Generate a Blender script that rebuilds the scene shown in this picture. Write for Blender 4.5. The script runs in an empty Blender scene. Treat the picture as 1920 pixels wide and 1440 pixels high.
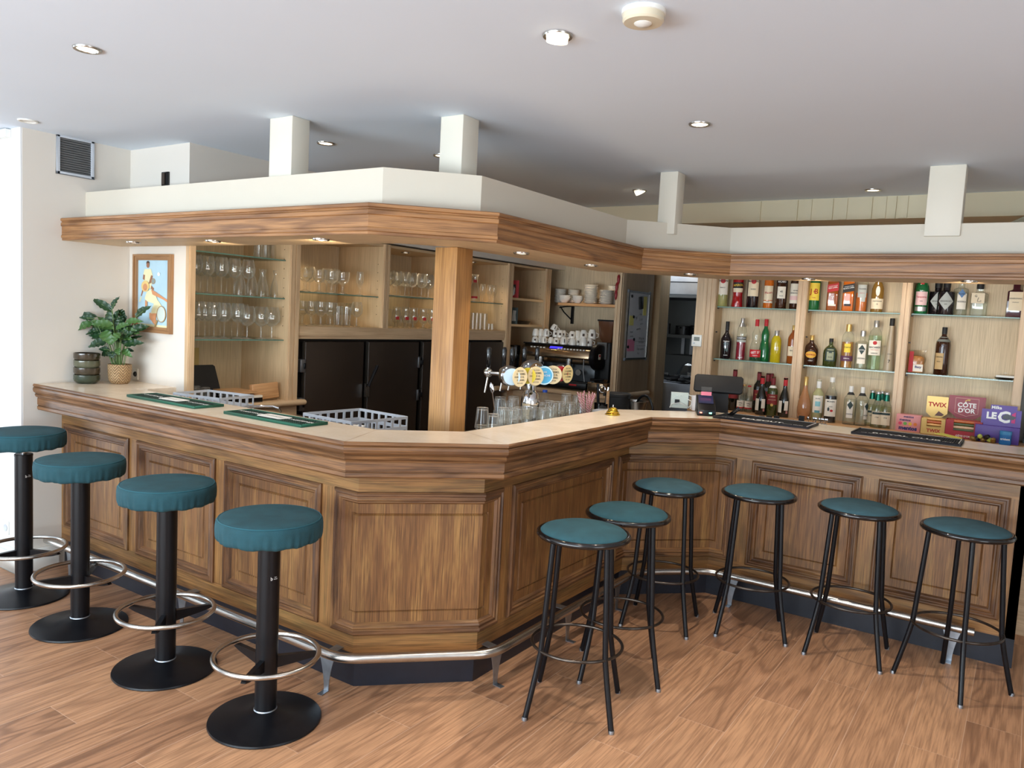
import bpy, math, random
import numpy as np
from mathutils import Vector, Matrix
random.seed(7)
S = bpy.context.scene
COL = S.collection
PI = math.pi
# ------------------------------------------------------------------ camera, exposure, world
CAM = np.array([0.0, 0.0, 1.65]); FPX = 1460.66
CR = np.array([0.82823845, 0.55797044, 0.05186573])
CU = np.array([-0.09146573, 0.04329252, 0.99486671])
CF = np.array([-0.55286082, 0.82873081, -0.0868917])
cd = bpy.data.cameras.new('camera'); cam = bpy.data.objects.new('camera', cd); COL.objects.link(cam)
cam.matrix_world = Matrix(((CR[0], CU[0], -CF[0], 0), (CR[1], CU[1], -CF[1], 0), (CR[2], CU[2], -CF[2], 1.65), (0, 0, 0, 1)))
cd.sensor_fit = 'HORIZONTAL'; cd.sensor_width = 36; cd.lens = FPX / 1920 * 36; cd.clip_start = 0.05
S.camera = cam
S.view_settings.view_transform = 'Standard'; S.view_settings.look = 'None'
S.view_settings.exposure = -0.16; S.view_settings.gamma = 1; S.view_settings.use_curve_mapping = False
S.cycles.use_denoising = True
S.cycles.max_bounces = 8; S.cycles.diffuse_bounces = 5; S.cycles.glossy_bounces = 4
S.cycles.transmission_bounces = 6; S.cycles.transparent_max_bounces = 40
S.cycles.caustics_reflective = False; S.cycles.caustics_refractive = False
S.cycles.sample_clamp_indirect = 6.0
w = bpy.data.worlds.new('sky'); S.world = w; w.use_nodes = True
bg = w.node_tree.nodes['Background']; bg.inputs[0].default_value = (0.75, 0.85, 1.0, 1); bg.inputs[1].default_value = 1.0

def area(name, loc, direction, sx, sy, power, col):
    l = bpy.data.lights.new(name, 'AREA'); l.shape = 'RECTANGLE'; l.size = sx; l.size_y = sy; l.energy = power; l.color = col
    o = bpy.data.objects.new(name, l); COL.objects.link(o); o.location = loc
    o.rotation_euler = Vector(direction).to_track_quat('-Z', 'Z').to_euler()
    return o
# daylight entering through the glazing of the room: big panes behind the camera and on the left; then two added fills
area('daylight_front_panes', (-1.9, -3.35, 1.45), (0.06, 1, 0.0), 5.6, 2.1, 265, (0.80, 0.91, 1.0))
area('daylight_left_panes', (-8.85, -0.9, 1.45), (1, 0.1, 0.3), 3.8, 2.1, 150, (0.80, 0.90, 1.0))
area('added_ceiling_fill', (-2.2, -3.3, .9), (0, 1, 1.9), 6.4, 1.0, 400, (0.80, 0.91, 1.0))  # added low fill, tilted up to brighten the ceiling
area('added_right_fill', (3.38, 0.6, 1.45), (-1, 0.1, 0.35), 3.6, 2.1, 90, (0.80, 0.90, 1.0))  # added fill for the right side; the right wall has no window

# ------------------------------------------------------------------ pixel helpers (1920x1440 frame -> a plane of the room)
def ray(px, py): return CF * FPX + CR * (px - 960) - CU * (py - 720)
def onZ(px, py, z): v = ray(px, py); return CAM + v * (z - 1.65) / v[2]
def onY(px, py, y): v = ray(px, py); return CAM + v * y / v[1]
def onX(px, py, x): v = ray(px, py); return CAM + v * x / v[0]

# ------------------------------------------------------------------ materials
def lin(c): 
    c = c / 255.0
    return c / 12.92 if c <= 0.04045 else ((c + 0.055) / 1.055) ** 2.4
def rgb(r, g, b): return (lin(r), lin(g), lin(b), 1.0)
MATS = {}
def newmat(name):
    m = bpy.data.materials.new(name); m.use_nodes = True; MATS[name] = m
    nt = m.node_tree; return m, nt, nt.nodes, nt.links, nt.nodes['Principled BSDF']
def math_(N, L, op, a, b=None, c=None):
    n = N.new('ShaderNodeMath'); n.operation = op
    for i, v in enumerate((a, b, c)):
        if v is None: continue
        if isinstance(v, (int, float)): n.inputs[i].default_value = v
        else: L.new(v, n.inputs[i])
    return n.outputs[0]
def mixc(N, L, f, a, b, mode='MIX'):
    n = N.new('ShaderNodeMix'); n.data_type = 'RGBA'; n.blend_type = mode
    for s, v in ((0, f), (6, a), (7, b)):
        if isinstance(v, (int, float)): n.inputs[s].default_value = v
        elif isinstance(v, tuple): n.inputs[s].default_value = v
        else: L.new(v, n.inputs[s])
    return n.outputs[2]
def noise(N, L, vec, scale, detail=2, rough=0.5):
    n = N.new('ShaderNodeTexNoise'); n.inputs['Scale'].default_value = scale; n.inputs['Detail'].default_value = detail
    n.inputs['Roughness'].default_value = rough
    if vec is not None: L.new(vec, n.inputs['Vector'])
    return n.outputs[0]
def bump(N, L, h, strength, dist, P):
    b = N.new('ShaderNodeBump'); b.inputs['Strength'].default_value = strength; b.inputs['Distance'].default_value = dist
    L.new(h, b.inputs['Height']); L.new(b.outputs[0], P.inputs['Normal'])
def plain(name, col, rough=0.5, metal=0.0, var=0.06, vs=6.0, bmp=0.0, bs=60.0, coat=0.0, trans=0.0, emis=None, estr=0.0):
    if name in MATS: return MATS[name]
    m, nt, N, L, P = newmat(name)
    tc = N.new('ShaderNodeTexCoord')
    f = noise(N, L, tc.outputs['Object'], vs, 3)
    d = tuple(max(0, c * (1 - 2.2 * var)) for c in col[:3]) + (1,); u = tuple(min(1, c * (1 + 2.2 * var)) for c in col[:3]) + (1,)
    L.new(mixc(N, L, f, d, u), P.inputs['Base Color'])
    P.inputs['Roughness'].default_value = rough; P.inputs['Metallic'].default_value = metal
    P.inputs['Coat Weight'].default_value = coat; P.inputs['Transmission Weight'].default_value = trans
    if bmp: bump(N, L, noise(N, L, tc.outputs['Object'], bs, 3), bmp, 0.002, P)
    if emis: P.inputs['Emission Color'].default_value = emis; P.inputs['Emission Strength'].default_value = estr
    return m
def wood(name, light, mid, dark, rough=0.42, ring=26.0, lo=(0.9, 7.0), fib=0.5, coat=0.0, blotch=None, ringw=0.55, bmp=0.25):
    m, nt, N, L, P = newmat(name)
    tc = N.new('ShaderNodeTexCoord'); oi = N.new('ShaderNodeObjectInfo')
    mp = N.new('ShaderNodeVectorMath'); mp.operation = 'ADD'; L.new(tc.outputs['UV'], mp.inputs[0])
    cr = N.new('ShaderNodeCombineXYZ'); r9 = math_(N, L, 'MULTIPLY', oi.outputs['Random'], 9.0)
    L.new(r9, cr.inputs[0]); L.new(r9, cr.inputs[2]); L.new(cr.outputs[0], mp.inputs[1])
    def sc(a, b):
        s = N.new('ShaderNodeVectorMath'); s.operation = 'MULTIPLY'; L.new(mp.outputs[0], s.inputs[0]); s.inputs[1].default_value = (a, b, 1); return s.outputs[0]
    n1 = noise(N, L, sc(*lo), 1.0, 2.5, 0.55)
    s = math_(N, L, 'SINE', math_(N, L, 'MULTIPLY', n1, ring * 2.2))
    rings = math_(N, L, 'POWER', math_(N, L, 'MULTIPLY_ADD', s, 0.5, 0.5), 3.0)
    fibr = noise(N, L, sc(5, 170), 1.0, 3, 0.6)
    blot = noise(N, L, sc(2.2, 5.5), 1.0, 3, 0.6)
    a = mixc(N, L, blot, light, mid)
    if blotch: 
        b2 = noise(N, L, sc(1.1, 9), 1.7, 4, 0.7)
        k = math_(N, L, 'SMOOTH_MIN', math_(N, L, 'MAXIMUM', math_(N, L, 'MULTIPLY_ADD', b2, 5.0, -2.45), 0.0), 1.0, 0.1)
        a = mixc(N, L, k, a, blotch)
    a = mixc(N, L, math_(N, L, 'MULTIPLY', rings, ringw), a, dark)
    ff = math_(N, L, 'MAXIMUM', math_(N, L, 'MULTIPLY_ADD', fibr, 3.0 * fib, -1.2 * fib), 0.0)
    a = mixc(N, L, math_(N, L, 'MINIMUM', ff, 0.75), a, dark)
    L.new(a, P.inputs['Base Color']); P.inputs['Roughness'].default_value = rough; P.inputs['Coat Weight'].default_value = coat
    P.inputs['Coat Roughness'].default_value = 0.25
    bump(N, L, math_(N, L, 'ADD', fibr, rings), bmp, 0.0012, P)
    return m
W_CAN = wood('oak_canopy', rgb(180, 132, 84), rgb(154, 107, 65), rgb(86, 51, 27), ring=20, lo=(0.6, 6.5), ringw=.55, fib=.7)
W_MOU = wood('oak_moulding', rgb(146, 104, 65), rgb(120, 80, 48), rgb(58, 35, 20), ring=20, lo=(1.0, 9), blotch=rgb(104, 72, 48), fib=.8)
W_BODY = wood('oak_frame', rgb(172, 126, 74), rgb(146, 102, 58), rgb(80, 52, 30), ring=12, lo=(1.0, 6), blotch=rgb(124, 98, 56), ringw=.4, fib=.8)
W_FIELD = wood('oak_panel', rgb(144, 102, 60), rgb(120, 80, 46), rgb(68, 42, 24), ring=9, lo=(1.3, 9), blotch=rgb(166, 124, 72), ringw=.3, fib=.9)
W_PMOU = wood('oak_panel_moulding', rgb(134, 94, 60), rgb(108, 72, 46), rgb(50, 30, 20), ring=14, lo=(1.3, 9), blotch=rgb(150, 110, 66), ringw=.5, fib=.8)
W_POST = wood('oak_post', rgb(192, 144, 88), rgb(166, 118, 66), rgb(112, 72, 38), ring=14, lo=(.7, 8), ringw=.35, fib=.6)
W_CAB = wood('oak_cabinet', rgb(222, 194, 158), rgb(206, 176, 140), rgb(162, 130, 98), ring=12, lo=(.8, 9), ringw=.3, fib=.5)
W_BACK = wood('oak_back_panel', rgb(222, 204, 172), rgb(210, 190, 158), rgb(178, 158, 128), ring=6, lo=(.5, 12), ringw=.15, fib=.8, rough=.6)
W_SIDE = wood('oak_side_panel', rgb(216, 188, 150), rgb(202, 174, 136), rgb(168, 140, 106), ring=9, lo=(.6, 9), ringw=.25, fib=.5, rough=.5)
W_DARK = wood('oak_dark_panel', rgb(186, 162, 130), rgb(168, 144, 114), rgb(136, 112, 86), ring=7, lo=(.5, 10), ringw=.2, rough=.55)
W_FRAME = wood('picture_frame_wood', rgb(176, 136, 96), rgb(150, 110, 74), rgb(104, 72, 46), ring=14, lo=(1, 40), ringw=.4)
W_RAW = wood('raw_pine', rgb(214, 170, 122), rgb(196, 148, 102), rgb(150, 104, 66), ring=10, lo=(2, 16), ringw=.3)

def top_mat():
    m, nt, N, L, P = newmat('counter_laminate')
    tc = N.new('ShaderNodeTexCoord'); a = noise(N, L, tc.outputs['Object'], 7, 4, .6); b = noise(N, L, tc.outputs['Object'], 60, 3, .6)
    c = mixc(N, L, a, rgb(230, 213, 190), rgb(243, 231, 214)); c = mixc(N, L, math_(N, L, 'MULTIPLY', b, .35), c, rgb(206, 180, 150))
    L.new(c, P.inputs['Base Color']); P.inputs['Roughness'].default_value = .2
    rr = math_(N, L, 'MULTIPLY_ADD', a, .12, .14); L.new(rr, P.inputs['Roughness']); P.inputs['Specular IOR Level'].default_value = .5
    return m
TOP = top_mat()
def floor_mat():
    m, nt, N, L, P = newmat('wood_look_floor_tiles')
    tc = N.new('ShaderNodeTexCoord'); sp = N.new('ShaderNodeSeparateXYZ'); L.new(tc.outputs['Object'], sp.inputs[0])
    x = math_(N, L, 'DIVIDE', math_(N, L, 'ADD', sp.outputs[0], 1.113), .202)
    k = math_(N, L, 'FLOOR', x); fx = math_(N, L, 'SUBTRACT', x, k)
    y = math_(N, L, 'DIVIDE', math_(N, L, 'SUBTRACT', math_(N, L, 'ADD', sp.outputs[1], -3.066), math_(N, L, 'MULTIPLY', k, .393)), 1.18)
    n = math_(N, L, 'FLOOR', y); fy = math_(N, L, 'SUBTRACT', y, n)
    ci = N.new('ShaderNodeCombineXYZ'); L.new(k, ci.inputs[0]); L.new(n, ci.inputs[1])
    wn = N.new('ShaderNodeTexWhiteNoise'); wn.noise_dimensions = '3D'; L.new(ci.outputs[0], wn.inputs['Vector'])
    cv = N.new('ShaderNodeCombineXYZ'); rv = math_(N, L, 'MULTIPLY', wn.outputs[0], 13.0)
    L.new(math_(N, L, 'ADD', math_(N, L, 'MULTIPLY', fx, .202), rv), cv.inputs[0]); L.new(math_(N, L, 'ADD', math_(N, L, 'MULTIPLY', fy, 1.18), rv), cv.inputs[1]); L.new(rv, cv.inputs[2])
    def sc(a, b):
        s = N.new('ShaderNodeVectorMath'); s.operation = 'MULTIPLY'; L.new(cv.outputs[0], s.inputs[0]); s.inputs[1].default_value = (a, b, 1); return s.outputs[0]
    n1 = noise(N, L, sc(6.5, .7), 1.0, 2.0, .5)
    s = math_(N, L, 'SINE', math_(N, L, 'MULTIPLY', n1, 62.0)); rings = math_(N, L, 'POWER', math_(N, L, 'MULTIPLY_ADD', s, .5, .5), 2.5)
    fb = noise(N, L, sc(150, 5), 1.0, 3, .6); bl = noise(N, L, sc(8, 1.6), 1.0, 3, .6)
    c = mixc(N, L, wn.outputs[0], rgb(208, 160, 120), rgb(168, 124, 92))
    c = mixc(N, L, math_(N, L, 'MULTIPLY', bl, .7), c, rgb(154, 112, 82))
    c = mixc(N, L, math_(N, L, 'MULTIPLY', rings, math_(N, L, 'MULTIPLY_ADD', wn.outputs[0], .55, .2)), c, rgb(100, 68, 48))
    c = mixc(N, L, math_(N, L, 'MINIMUM', math_(N, L, 'MAXIMUM', math_(N, L, 'MULTIPLY_ADD', fb, 2.2, -.9), 0.0), .6), c, rgb(116, 82, 60))
    ex = math_(N, L, 'MINIMUM', fx, math_(N, L, 'SUBTRACT', 1.0, fx)); ey = math_(N, L, 'MINIMUM', fy, math_(N, L, 'SUBTRACT', 1.0, fy))
    g = math_(N, L, 'MAXIMUM', math_(N, L, 'LESS_THAN', ex, .0065), math_(N, L, 'LESS_THAN', ey, .0011))
    c = mixc(N, L, math_(N, L, 'MULTIPLY', g, .55), c, rgb(206, 172, 146))
    L.new(c, P.inputs['Base Color']); L.new(math_(N, L, 'MULTIPLY_ADD', bl, .2, .36), P.inputs['Roughness'])
    bump(N, L, math_(N, L, 'SUBTRACT', math_(N, L, 'MULTIPLY', fb, .5), math_(N, L, 'MULTIPLY', g, 2.0)), .3, .001, P)
    return m
FLOOR = floor_mat()
def glassy(name, tint, refl=1.0, edge=.35, rough=0.0, painted_shine=0.0):
    m, nt, N, L, P = newmat(name); N.remove(P); out = [n for n in N if n.type == 'OUTPUT_MATERIAL'][0]
    tr = N.new('ShaderNodeBsdfTransparent'); gl = N.new('ShaderNodeBsdfGlossy'); gl.inputs['Roughness'].default_value = max(rough, .02)
    lw = N.new('ShaderNodeLayerWeight'); lw.inputs[0].default_value = .5
    tc = N.new('ShaderNodeTexCoord'); nz = noise(N, L, tc.outputs['Object'], 30, 1)
    e = math_(N, L, 'POWER', lw.outputs['Facing'], 3.0)
    dk = tuple(t * (1 - edge) for t in tint[:3]) + (1,)
    L.new(mixc(N, L, e, tint, dk), tr.inputs[0])
    f = math_(N, L, 'MULTIPLY_ADD', math_(N, L, 'POWER', lw.outputs['Facing'], 4.0), .55 * refl, .05 * refl)
    f = math_(N, L, 'MULTIPLY', f, math_(N, L, 'MULTIPLY_ADD', nz, .1, .95))
    mx = N.new('ShaderNodeMixShader'); L.new(f, mx.inputs[0]); L.new(tr.outputs[0], mx.inputs[1]); L.new(gl.outputs[0], mx.inputs[2])
    if painted_shine:  # white diffuse rims painted in for the sparkle of lit glass
        df = N.new('ShaderNodeBsdfDiffuse'); df.inputs[0].default_value = (.95, .94, .9, 1); m2 = N.new('ShaderNodeMixShader')
        L.new(math_(N, L, 'MULTIPLY_ADD', math_(N, L, 'POWER', lw.outputs['Facing'], 2.5), painted_shine, painted_shine * .06), m2.inputs[0]); L.new(mx.outputs[0], m2.inputs[1]); L.new(df.outputs[0], m2.inputs[2]); mx = m2
    L.new(mx.outputs[0], out.inputs[0])
    return m
GLASS = glassy('clear_glass', (.975, .98, .97, 1), 1.0, .1, painted_shine=.24)
SHELFG = glassy('shelf_glass', (.9, .95, .92, 1), .6, .2)
EDGEG = plain('glass_edge', rgb(96, 130, 118), .15, var=.1)
WALL = plain('wall_paint', rgb(221, 214, 204), .75, var=.02, vs=1.2, bmp=.15, bs=300)
WALLW = plain('wall_paint_white', rgb(230, 230, 230), .75, var=.02, vs=1.2, bmp=.15, bs=300)
CEIL = plain('ceiling_paint', rgb(222, 234, 247), .8, var=.02, vs=.8, bmp=.1, bs=300)
CREAM = plain('cream_paint', rgb(223, 217, 202), .5, var=.015, vs=2)
CREAM2 = plain('cream_beam_paint', rgb(214, 202, 172), .6, var=.03, vs=2)
BLACK = plain('black_powder_coat', rgb(13, 14, 18), .34, 0, .12, 9)
MATTEB = plain('matte_black', rgb(24, 24, 26), .6, 0, .1, 9)
BLACKG = plain('black_gloss', rgb(16, 16, 18), .12, 0, .1, 9, coat=.4)
BLACK.node_tree.nodes['Principled BSDF'].inputs['Specular IOR Level'].default_value = .3
BOARD = plain('cream_boarding_paint', rgb(208, 200, 184), .5, var=.015, vs=2)
DOORM = plain('dark_brown_laminate', rgb(44, 34, 27), .45, 0, .06, 4)
STEEL = plain('brushed_steel', rgb(190, 186, 180), .25, 1, .08, 20)
CHROME = plain('chrome', rgb(222, 222, 224), .07, 1, .03, 20)
GALV = plain('galvanised_steel', rgb(165, 172, 180), .4, 1, .15, 25)
BRASS = plain('brass', rgb(228, 190, 70), .14, 1, .05, 20)
TEAL = plain('teal_fabric', rgb(26, 68, 77), .9, 0, .17, 16, bmp=.55, bs=420)
TEAL2 = plain('teal_fabric_dull', rgb(43, 76, 86), .9, 0, .2, 14, bmp=.55, bs=420)
WHITE = plain('white_porcelain', rgb(240, 236, 228), .25, 0, .02, 10, coat=.2)
WPLAST = plain('white_plastic', rgb(232, 232, 226), .45, 0, .02, 10)
PAPER = plain('label_paper', rgb(236, 230, 216), .7, 0, .03, 20)
GREYP = plain('grey_plastic', rgb(200, 206, 214), .45, 0, .05, 12)
INK = plain('black_ink', rgb(24, 22, 22), .6)
WINK = plain('white_ink', rgb(240, 240, 238), .6)
RINK = plain('red_ink', rgb(176, 28, 32), .6)
LAMP = plain('lit_lamp', (1, .86, .62, 1), .5, emis=(1, .84, .6, 1), estr=3.5)

# ------------------------------------------------------------------ mesh builder
class MB:
    def __init__(s): s.v = []; s.f = []; s.uv = []; s.mi = []; s.mats = []
    def m(s, mat):
        if mat not in s.mats: s.mats.append(mat)
        return s.mats.index(mat)
    def face(s, pts, uv=None, mat=None):
        b = len(s.v); s.v += [tuple(p) for p in pts]; s.f.append(tuple(range(b, b + len(pts))))
        s.uv += list(uv) if uv else [(p[0] + p[1], p[2]) for p in pts]; s.mi.append(s.m(mat) if mat else -1)
    def box(s, a, b, g=0, mat=None, M=None):
        x0, y0, z0 = [min(a[i], b[i]) for i in range(3)]; x1, y1, z1 = [max(a[i], b[i]) for i in range(3)]
        c = [(x0, y0, z0), (x1, y0, z0), (x1, y1, z0), (x0, y1, z0), (x0, y0, z1), (x1, y0, z1), (x1, y1, z1), (x0, y1, z1)]
        for q, ax in (((0, 3, 2, 1), 2), ((4, 5, 6, 7), 2), ((0, 1, 5, 4), 1), ((2, 3, 7, 6), 1), ((1, 2, 6, 5), 0), ((3, 0, 4, 7), 0)):
            P = [c[i] for i in q]; o = [i for i in range(3) if i != ax]
            if g in o: o = [g] + [i for i in o if i != g]
            uv = [(p[o[0]], p[o[1]] + 1.7 * ax) for p in P]
            if M is not None: P = [tuple(M @ Vector(p)) for p in P]
            s.face(P, uv, mat)
        return s
    def grid(s, rows, uvr=None, mat=None, closed=False):
        """rows of points -> shared-vertex quad grid"""
        b = len(s.v); n = len(rows[0])
        for r in rows: s.v += [tuple(p) for p in r]
        mi = s.m(mat) if mat else -1
        for i in range(len(rows) - 1):
            for j in range(n if closed else n - 1):
                k = (j + 1) % n; q = (b + i * n + j, b + i * n + k, b + (i + 1) * n + k, b + (i + 1) * n + j)
                s.f.append(q); s.mi.append(mi)
                if uvr: s.uv += [uvr(i, j), uvr(i, j + 1), uvr(i + 1, j + 1), uvr(i + 1, j)]
                else: s.uv += [(s.v[t][0] + s.v[t][1], s.v[t][2]) for t in q]
        return b
    def cap(s, idx, mat=None, rev=False):
        idx = list(idx); 
        if rev: idx = idx[::-1]
        s.f.append(tuple(idx)); s.mi.append(s.m(mat) if mat else -1); s.uv += [(s.v[t][0], s.v[t][1] + s.v[t][2]) for t in idx]
    def lathe(s, prof, c=(0, 0, 0), n=24, mat=None, p=None, ky=1.0, M=None, a0=0, a1=2 * PI, rot=0, cap=True):
        """prof [(r,z)] round z; p = superellipse power, ky = depth ratio"""
        closed = abs(a1 - a0 - 2 * PI) < 1e-6; rows = []
        for r, z in prof:
            row = []
            for j in range(n if closed else n + 1):
                a = a0 + (a1 - a0) * j / n; ca, sa = math.cos(a), math.sin(a)
                k = 1.0 if not p else (abs(ca) ** p + abs(sa) ** p) ** (-1.0 / p)
                x, y = r * k * ca, r * k * sa * ky
                if rot: x, y = x * math.cos(rot) - y * math.sin(rot), x * math.sin(rot) + y * math.cos(rot)
                q = (c[0] + x, c[1] + y, c[2] + z)
                if M is not None: q = tuple(M @ Vector(q))
                row.append(q)
            rows.append(row)
        m = len(rows[0]); R = max(r for r, z in prof)
        b = s.grid(rows, lambda i, j: (j / m * 6.28 * R, prof[min(i, len(prof) - 1)][1]), mat, closed)
        if closed and cap:
            if prof[0][0] > 1e-5: s.cap(range(b, b + m), mat, True)
            if prof[-1][0] > 1e-5: s.cap(range(b + (len(rows) - 1) * m, b + len(rows) * m), mat)
        return s
    def cyl(s, p0, p1, r0, r1=None, n=14, mat=None, caps=True):
        return s.tube([p0, p1], r0, n, mat, r1=r1, caps=caps)
    def tube(s, pts, r, n=12, mat=None, closed=False, r1=None, caps=True, rz=None):
        P = [Vector(p) for p in pts]; rows = []; m = len(P); N = None; L = 0
        for i in range(m):
            if closed: t = (P[(i + 1) % m] - P[i - 1]).normalized()
            elif i == 0: t = (P[1] - P[0]).normalized()
            elif i == m - 1: t = (P[-1] - P[-2]).normalized()
            else: t = ((P[i] - P[i - 1]).normalized() + (P[i + 1] - P[i]).normalized()).normalized()
            if N is None:
                N = t.cross(Vector((0, 0, 1)) if abs(t.z) < .9 else Vector((1, 0, 0))).normalized()
            else: N = (N - t * N.dot(t)).normalized()
            B = t.cross(N); rr = r if r1 is None else r + (r1 - r) * i / (m - 1)
            if callable(r): rr = r(i / (m - 1))
            rows.append([tuple(P[i] + N * (rr * math.cos(2 * PI * j / n)) + B * ((rz or 1) * rr * math.sin(2 * PI * j / n))) for j in range(n)])
        if closed: rows.append(rows[0])
        ln = (P[-1] - P[0]).length
        b = s.grid(rows, lambda i, j: (i * max(ln, .1) / m, j * .01), mat, True)
        if caps and not closed:
            s.cap(range(b, b + n), mat); s.cap(range(b + (m - 1) * n, b + m * n), mat, True)
        return s
    def ring(s, c, R, r, n=48, k=10, mat=None):
        return s.tube([(c[0] + R * math.cos(2 * PI * i / n), c[1] + R * math.sin(2 * PI * i / n), c[2]) for i in range(n)], r, k, mat, closed=True)
    def prism(s, poly, z0, z1, mat=None, M=None):
        """poly [(x,y)] ccw"""
        T = (lambda p: tuple(M @ Vector(p))) if M is not None else (lambda p: p)
        s.face([T((x, y, z1)) for x, y in poly], [(x, y) for x, y in poly], mat); s.face([T((x, y, z0)) for x, y in poly][::-1], [(x, y) for x, y in poly][::-1], mat)
        for i in range(len(poly)):
            a, b = poly[i], poly[(i + 1) % len(poly)]; l = math.hypot(b[0] - a[0], b[1] - a[1])
            s.face([T((a[0], a[1], z0)), T((b[0], b[1], z0)), T((b[0], b[1], z1)), T((a[0], a[1], z1))], [(0, z0), (l, z0), (l, z1), (0, z1)], mat)
        return s
    def ball(s, c, r, n=16, mat=None, sz=1.0):
        k = max(6, n // 2); return s.lathe([(max(r * math.sin(PI * i / k), 1e-6), -r * sz * math.cos(PI * i / k)) for i in range(k + 1)], c, n, mat)
    def text(s, t, size, M, mat, R=None, depth=.0008, align='CENTER', bold=0.0):
        """flat lettering: local x right, y up, placed by M; R bends it round a vertical cylinder"""
        vs, fs = textmesh(t, size, align, bold); b = len(s.v)
        for x, y in vs:
            p = Vector((x, y, 0)) if not R else Vector((R * math.sin(x / R), y, R * math.cos(x / R) - R))
            s.v.append(tuple(M @ p))
        for f in fs:
            s.f.append(tuple(i + b for i in f)); s.mi.append(s.m(mat)); s.uv += [(vs[i][0], vs[i][1]) for i in f]
        return s
    def build(s, name, mat=None, parent=None, bev=0.0, sharp=35, loc=None, smooth=True, merge=True):
        me = bpy.data.meshes.new(name); me.from_pydata(s.v, [], s.f)
        mats = list(s.mats); base = None
        if mat is not None and (not mats or any(i < 0 for i in s.mi)):
            if mat not in mats: mats.append(mat)
            base = mats.index(mat)
        for m in mats: me.materials.append(m)
        me.polygons.foreach_set('material_index', [i if i >= 0 else (base or 0) for i in s.mi])
        ul = me.uv_layers.new(name='UVMap'); ul.data.foreach_set('uv', [c for uv in s.uv for c in uv])
        if smooth:
            me.polygons.foreach_set('use_smooth', [True] * len(me.polygons))
            me.validate(); me.set_sharp_from_angle(angle=math.radians(sharp))
        me.update()
        o = bpy.data.objects.new(name, me); COL.objects.link(o)
        if parent is not None: o.parent = parent
        if loc: o.location = loc
        if bev:
            b = o.modifiers.new('edge', 'BEVEL'); b.width = bev; b.segments = 2; b.limit_method = 'ANGLE'; b.angle_limit = math.radians(40)
            # shared corners are needed for a bevel
            import bmesh
            bm = bmesh.new(); bm.from_mesh(me); bmesh.ops.remove_doubles(bm, verts=bm.verts, dist=1e-5); bm.to_mesh(me); bm.free()
        return o
_TX = {}
def textmesh(t, size, align='CENTER', bold=0.0):
    k = (t, align, bold)
    if k not in _TX:
        cu = bpy.data.curves.new('t', 'FONT'); cu.body = t; cu.size = 1; cu.align_x = align; cu.align_y = 'CENTER'; cu.resolution_u = 2; cu.offset = bold; cu.fill_mode = 'FRONT'
        o = bpy.data.objects.new('t', cu); me = bpy.data.meshes.new_from_object(o)
        _TX[k] = ([(v.co.x, v.co.y) for v in me.vertices], [tuple(p.vertices) for p in me.polygons])
        bpy.data.objects.remove(o); bpy.data.curves.remove(cu); bpy.data.meshes.remove(me)
    vs, fs = _TX[k]; return [(x * size, y * size) for x, y in vs], fs
def tag(o, label, cat, group=None):
    o['label'] = label; o['category'] = cat
    if group: o['group'] = group
    return o
def thing(name, label, cat, loc=(0, 0, 0), rz=0.0, group=None):
    o = bpy.data.objects.new(name, None); COL.objects.link(o); o.location = loc; o.rotation_euler = (0, 0, rz); o.empty_display_size = .05
    return tag(o, label, cat, group)
def struct(o): o['kind'] = 'structure'; return o
def dup(root, loc, rz=None, label=None, group=None):
    def cp(o, par):
        c = o.copy(); COL.objects.link(c); c.parent = par
        for ch in o.children: cp(ch, c)
        return c
    r = cp(root, None); r.location = loc
    if rz is not None: r.rotation_euler = (0, 0, rz)
    if label: r['label'] = label
    if group: r['group'] = group
    return r
ORD = 'first second third fourth fifth sixth seventh eighth ninth tenth eleventh twelfth thirteenth fourteenth fifteenth sixteenth seventeenth eighteenth'.split()
def nth(i, n=None):
    if n is not None and i == n - 1: return 'last'
    return ORD[i]
def facecam(x, y): return math.atan2(-x, y)   # turns local -y towards the viewer's spot at the origin
# ================================================================== the room
def bx(name, a, b, mat, parent=None, g=0, bev=0.0):
    return MB().box(a, b, g).build(name, mat, parent, bev=bev)
fl = MB(); fl.face([(-9, -3.5, 0), (3.5, -3.5, 0), (3.5, 9.2, 0), (-9, 9.2, 0)]); struct(fl.build('floor', FLOOR))
HC = 2.56
struct(bx('ceiling', (-9, -3.5, HC), (3.5, 9.2, HC + .1), CEIL))
# left: wall facing the bar end, near return facing the room, stub with the picture, wall over the glass cabinets
wl = MB(); wl.box((-5.3, 2.15, 0), (-4.82, 2.78, HC)); wl.box((-4.82, 2.78, 0), (-4.2, 2.80, HC)); wl.box((-4.9, 2.80, 2.16), (-4.2, 7.2, HC)); wl.box((-4.9, 2.78, 0), (-4.82, 7.2, 2.16))
struct(wl.build('wall_left', WALL))
struct(bx('wall_left_return', (-9, 2.15, 0), (-5.3, 2.4, HC), WALLW))
ww = MB(); ww.face([(-5.302, 2.146, 0), (-4.824, 2.146, 0), (-4.824, 2.146, HC), (-5.302, 2.146, HC)])
struct(bx('wall_left_face', (-5.3, 2.14, 0), (-4.821, 2.15, HC), WALLW))
struct(bx('trim_1', (-6.4, 2.11, 2.51), (-4.93, 2.139, 2.555), WPLAST))
bb = MB(); bb.box((-5.5, 2.10, 0), (-4.79, 2.14, .13)); bb.box((-4.821, 2.10, 0), (-4.79, 2.34, .13)); struct(bb.build('baseboard_left', WPLAST, bev=.004))
struct(bx('wall_back', (-5.0, 7.22, 0), (-3.25, 7.3, HC), WALL))
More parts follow.
